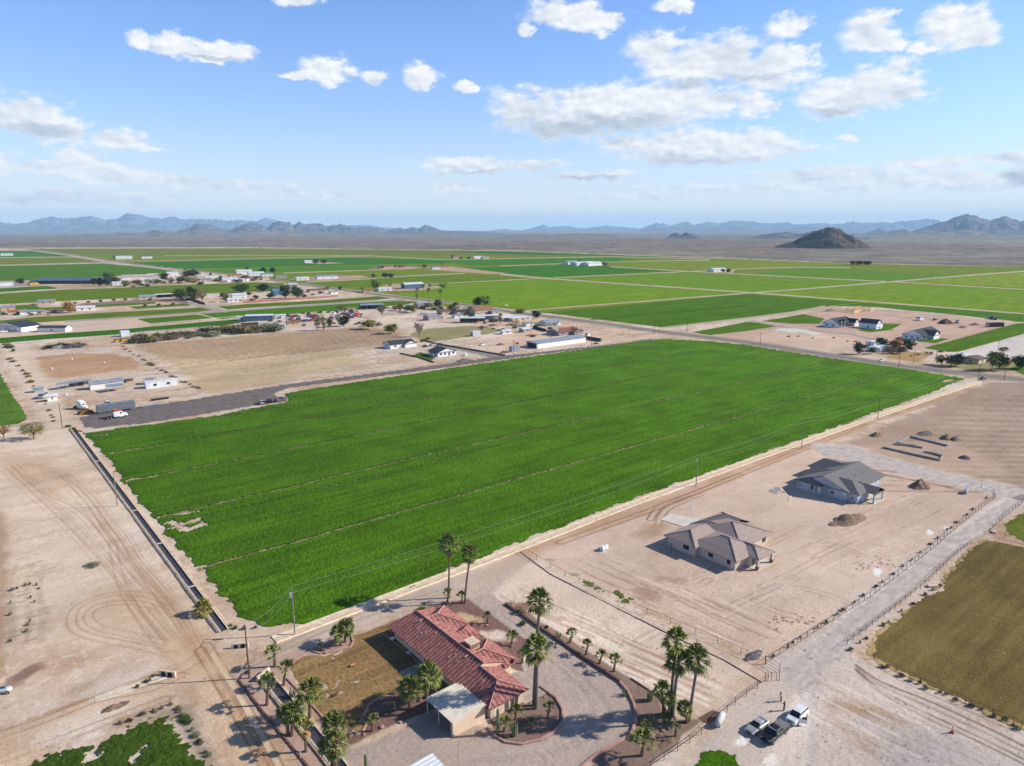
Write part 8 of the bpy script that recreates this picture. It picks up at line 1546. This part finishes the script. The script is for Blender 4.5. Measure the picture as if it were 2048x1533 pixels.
x, y = P(1440, 1446); o = thing('culvert_arch', 'pale rounded culvert arch on a brown pad by the pipe fence', 'tank', (x, y, 0), R(20)); MB().tube([(-1.7, 0, .8), (-1.6, 0, .8), (-1.3, 0, .8), (1.3, 0, .8), (1.6, 0, .8), (1.7, 0, .8)], [.15, .38, .55, .55, .38, .15], 14).build('tank', mat('arch_grey', S(200, 200, 196), .6, scale=1), o, smooth=True); [MB().box(a - .15, a + .15, -.4, .4, -.1, .3).build('saddle', m_conc, o) for a in (-1, 1)]  # pale culvert arch, modelled as a rounded tank on saddles
pd = patch('gravel_pad', [(1398, 1436), (1425, 1420), (1443, 1428), (1420, 1448), (1405, 1446)], mat('brown_pad', S(112, 84, 72), .95, scale=1.5), lift=.03, rag=.1, seed=61); tag(pd, 'brown gravel pad beside the pale culvert arch', 'gravel pad', kind='structure')
x, y = P(8, 1386); o = thing('parked_quad', 'white and blue small vehicle cut by the left edge', 'vehicle', (x, y, 0), R(-30)); loft([(1.3, .35, .4, .75, .1), (.9, .55, .35, .95, .12), (-.9, .55, .35, .9, .12), (-1.3, .4, .4, .8, .1)]).build('body', m_metal_w, o); MB().obox((-.1, 0, 1.0), .9, .4, .2).build('seat', c_bl, o); [wheel(o, a, b, .3, .2) for a in (.85, -.85) for b in (.55, -.55)]
x, y = P(916, 1533); o = thing('lamp_pole', 'thin pole with a small arm near the bottom edge', 'lamp post', (x, y, 0)); h = min(5, zfor(x, y, 1488)); MB().tube([(0, 0, 0), (0, 0, h), (.3, .1, h + .1)], .045, 6).build('post', m_steel, o); MB().obox((.38, .12, h + .1), .3, .12, .08).build('lamp_head', m_steel, o)
x, y = P(601, 1519); o = thing('short_post', 'short pale post among palm shadows', 'post', (x, y, 0)); MB().cyl((0, 0, -.1), (0, 0, 1.4), .06, n=8).build('post', m_conc, o); MB().cyl((0, 0, 1.4), (0, 0, 1.46), .08, n=8).build('cap', m_conc, o)
for px, py, l in ((785, 1283, 'round white patio bowl in the house shade'), (817, 1311, 'small patio table behind the house')):
    x, y = P(px, py); o = thing('patio_table', l, 'table', (x, y, 0)); MB().cyl((0, 0, .62), (0, 0, .68), .5, n=16).build('table_top', m_metal_w, o); MB().cyl((0, 0, 0), (0, 0, .62), .06, n=8).build('leg', m_steel, o)
for px, py, l in ((705, 1334, 'small orange animal figure on the lawn'), (670, 1394, 'rust garden figure lower on the lawn')):
    x, y = P(px, py); o = thing('garden_figure', l, 'garden figure', (x, y, 0)); m_ = mat('terracotta', S(206, 150, 112), .9, scale=2) if 'orange' in l else m_rust
    loft([(.45, .1, .3, .55, .05), (.2, .16, .25, .6, .06), (-.4, .15, .25, .55, .06)]).build('body', m_, o); MB().obox((.55, 0, .62), .25, .16, .2).build('head', m_, o); [MB().cyl((a, b, 0), (a, b, .3), .04, n=6).build('leg', m_, o) for a in (.3, -.3) for b in (.1, -.1)]
# ------------------------------------------------------------------ people
def skin(name, joints, edges, m, parent, sub=2):
    me = bpy.data.meshes.new(name); me.from_pydata([j[0] for j in joints], edges, []); me.materials.append(m); o = bpy.data.objects.new(name, me); COL.objects.link(o); o.parent = parent
    sk = o.modifiers.new('skin', 'SKIN'); me.skin_vertices if me.skin_vertices else None
    if not me.skin_vertices:
        bpy.context.view_layer.update()
    for i, j in enumerate(joints):
        r = j[1] if hasattr(j[1], '__len__') else (j[1], j[1]); me.skin_vertices[0].data[i].radius = r
    me.skin_vertices[0].data[0].use_root = True
    s = o.modifiers.new('sub', 'SUBSURF'); s.levels = sub; s.render_levels = sub
    return o
m_skin = mat('skin', S(176, 126, 100), .6, S(160, 112, 88), scale=5); m_hair = mat('dark_hair', (.02, .015, .012, 1), .7, scale=8)
def person(x, y, rz, label, shirt, trouser, armL, armR, lean=0.0, step=.12):
    """armL/armR: (elbow, hand) positions"""
    o = thing('person', label, 'person', (x, y, 0), rz); l = lean
    J = [((0, 0, .95), (.15, .12)), ((l * .5, 0, 1.15), (.14, .10)), ((l, 0, 1.38), (.17, .11)), ((l * 1.1, 0, 1.50), (.055, .055)), ((l * 1.2 + .02, 0, 1.62), (.09, .10)), ((l * 1.2 + .01, 0, 1.71), (.08, .09)),
         ((step, .10, .88), (.09, .09)), ((step * 1.1 + .02, .11, .50), (.06, .06)), ((step, .12, .09), (.04, .04)), ((step + .16, .13, .04), (.04, .035)),
         ((-step, -.10, .88), (.09, .09)), ((-step * .8 + .03, -.11, .50), (.06, .06)), ((-step, -.12, .09), (.04, .04)), ((-step + .16, -.13, .04), (.04, .035)),
         ((l, .19, 1.40), (.06, .06)), (armL[0], (.042, .042)), (armL[1], (.032, .03)), ((l, -.19, 1.40), (.06, .06)), (armR[0], (.042, .042)), (armR[1], (.032, .03))]
    E = [(0, 1), (1, 2), (2, 3), (3, 4), (4, 5), (0, 6), (6, 7), (7, 8), (8, 9), (0, 10), (10, 11), (11, 12), (12, 13), (2, 14), (14, 15), (15, 16), (2, 17), (17, 18), (18, 19)]
    def fingers(h, e):
        h = Vector(h); d = (h - Vector(e)).normalized(); s = d.orthogonal().normalized()
        k0 = 15 if h == Vector(armL[1]) else 18
        base = 16 if k0 == 15 else 19
        for q in range(5):
            off = s * (.022 * (q - 2)); ln = (.05, .085, .09, .085, .065)[q]; a = h + off * 1.1 + d * (.03 if q else .0); b = h + off * (1.3 if q else 2.6) + d * (ln if q else .05); J.append((tuple(a), (.009, .009))); J.append((tuple(b), (.007, .007))); E.append((base, len(J) - 2)); E.append((len(J) - 2, len(J) - 1))
    fingers(armL[1], armL[0]); fingers(armR[1], armR[0])
    skin('body', J, E, m_skin, o)
    skin('shirt', [((l * .1, 0, .98), (.165, .135)), ((l * .5, 0, 1.15), (.155, .12)), ((l, 0, 1.40), (.18, .125)), ((l, .19, 1.41), (.08, .08)), (armL[0], (.055, .055)), ((l, -.19, 1.41), (.08, .08)), (armR[0], (.055, .055))], [(0, 1), (1, 2), (2, 3), (3, 4), (2, 5), (5, 6)], shirt, o)
    skin('trousers', [((0, 0, .98), (.16, .135)), ((step, .10, .88), (.105, .105)), ((step * 1.1 + .02, .11, .50), (.08, .08)), ((step, .12, .12), (.065, .065)), ((-step, -.10, .88), (.105, .105)), ((-step * .8 + .03, -.11, .50), (.08, .08)), ((-step, -.12, .12), (.065, .065))], [(0, 1), (1, 2), (2, 3), (0, 4), (4, 5), (5, 6)], trouser, o)
    hb_ = MB(); hx = l * 1.2
    hb_.tube([(hx - .03, 0, 1.60), (hx - .02, 0, 1.70), (hx - .01, 0, 1.79)], [.10, .115, .07], 10).build('hair', m_hair, o, smooth=True)
    for s_ in (1, -1): MB().cyl((hx + .105, s_ * .035, 1.68), (hx + .115, s_ * .035, 1.68), .012, n=8).build('eye', m_hair, o); MB().obox((hx, s_ * .098, 1.67), .04, .02, .06).build('ear', m_skin, o)
    MB().obox((hx + .12, 0, 1.65), .03, .03, .045).build('nose', m_skin, o); MB().obox((hx + .105, 0, 1.60), .012, .05, .012).build('mouth', mat('lips', S(150, 84, 76), .6, scale=5), o)
    for s_, sx_ in ((1, step), (-1, -step)): MB().obox((sx_ + .07, s_ * .125, .035), .28, .10, .08).build('shoe', m_black, o)
    return o
m_sh1 = mat('black_shirt', (.02, .02, .025, 1), .9, scale=6); m_sh2 = mat('white_shirt', S(206, 202, 200), .9, scale=6); m_jean = mat('blue_jeans', S(70, 96, 120), .9, S(54, 76, 98), scale=6); m_trd = mat('dark_trousers', S(52, 46, 44), .9, scale=6)
px_, py_ = P(1568, 1422); person(px_, py_, R(140), 'person in a black top and blue jeans reaching one arm up', m_sh1, m_jean, ((.15, .24, 1.68), (.22, .26, 1.98)), ((.22, -.24, 1.18), (.38, -.12, 1.32)))
px_, py_ = P(1562, 1403.5); person(px_, py_, R(150), 'person in a pale top and dark trousers leaning forward', m_sh2, m_trd, ((.28, .24, 1.2), (.5, .16, 1.22)), ((.28, -.24, 1.2), (.5, -.14, 1.2)), lean=.12)
x, y = P(1560, 1399); o = thing('camera_tripod', 'dark tripod standing between the two people', 'tripod', (x, y, 0)); [MB().tube([(0, 0, 1.3), (.4 * math.cos(a), .4 * math.sin(a), 0)], .02, 5).build('leg', m_black, o) for a in (0, 2.1, 4.2)]; MB().obox((0, 0, 1.36), .2, .12, .12).build('head', m_black, o)
# ------------------------------------------------------------------ loose stones and clods on bare earth (uncountable)
rg = np.random.RandomState(5); b = MB()
ZN = [((930, 1200), (1500, 1400), 900), ((1150, 1000), (1950, 1320), 1500), ((0, 870), (420, 1500), 1500), ((1450, 1300), (2048, 1533), 900), ((1650, 780), (2048, 980), 700), ((0, 690), (420, 850), 500), ((420, 640), (1250, 720), 600)]
for (a0, b0), (a1, b1), n in ZN:
    for k in range(n):
        px = rg.uniform(a0, a1); py = rg.uniform(b0, b1); x, y = P(px, py)
        s_ = abs(rg.normal(0, .05)) + .04 + .00035 * math.hypot(x, y)
        p = [Vector((rg.uniform(-1, 1), rg.uniform(-1, 1), rg.uniform(-.2, .8))) * s_ for _ in range(4)]; b.add([(x + q.x, y + q.y, .03 + q.z) for q in p], [(0, 1, 2), (0, 2, 3), (0, 3, 1), (1, 3, 2)])
st = b.build('loose_stones', mat('clod', S(132, 106, 86), .95, S(196, 176, 156), scale=.4)); tag(st, 'scattered stones and clods on the bare ground', 'stones', kind='stuff')
# ------------------------------------------------------------------ the air: far things fade to pale blue
hb = MB().box(-35500, 35500, -35500, 35500, -6, 660)
hm = bpy.data.materials.new('haze_air'); hm.use_nodes = True; ht = hm.node_tree; ht.nodes.clear()
pv = N(ht, 'ShaderNodeVolumePrincipled'); pv.inputs['Color'].default_value = (.46, .74, 1.0, 1); pv.inputs['Density'].default_value = 4.5e-5; pv.inputs['Anisotropy'].default_value = 0.0
ho = N(ht, 'ShaderNodeOutputMaterial'); ht.links.new(pv.outputs[0], ho.inputs['Volume'])
haze = hb.build('haze', hm); tag(haze, 'thin pale blue haze over the plain', 'haze', kind='stuff')
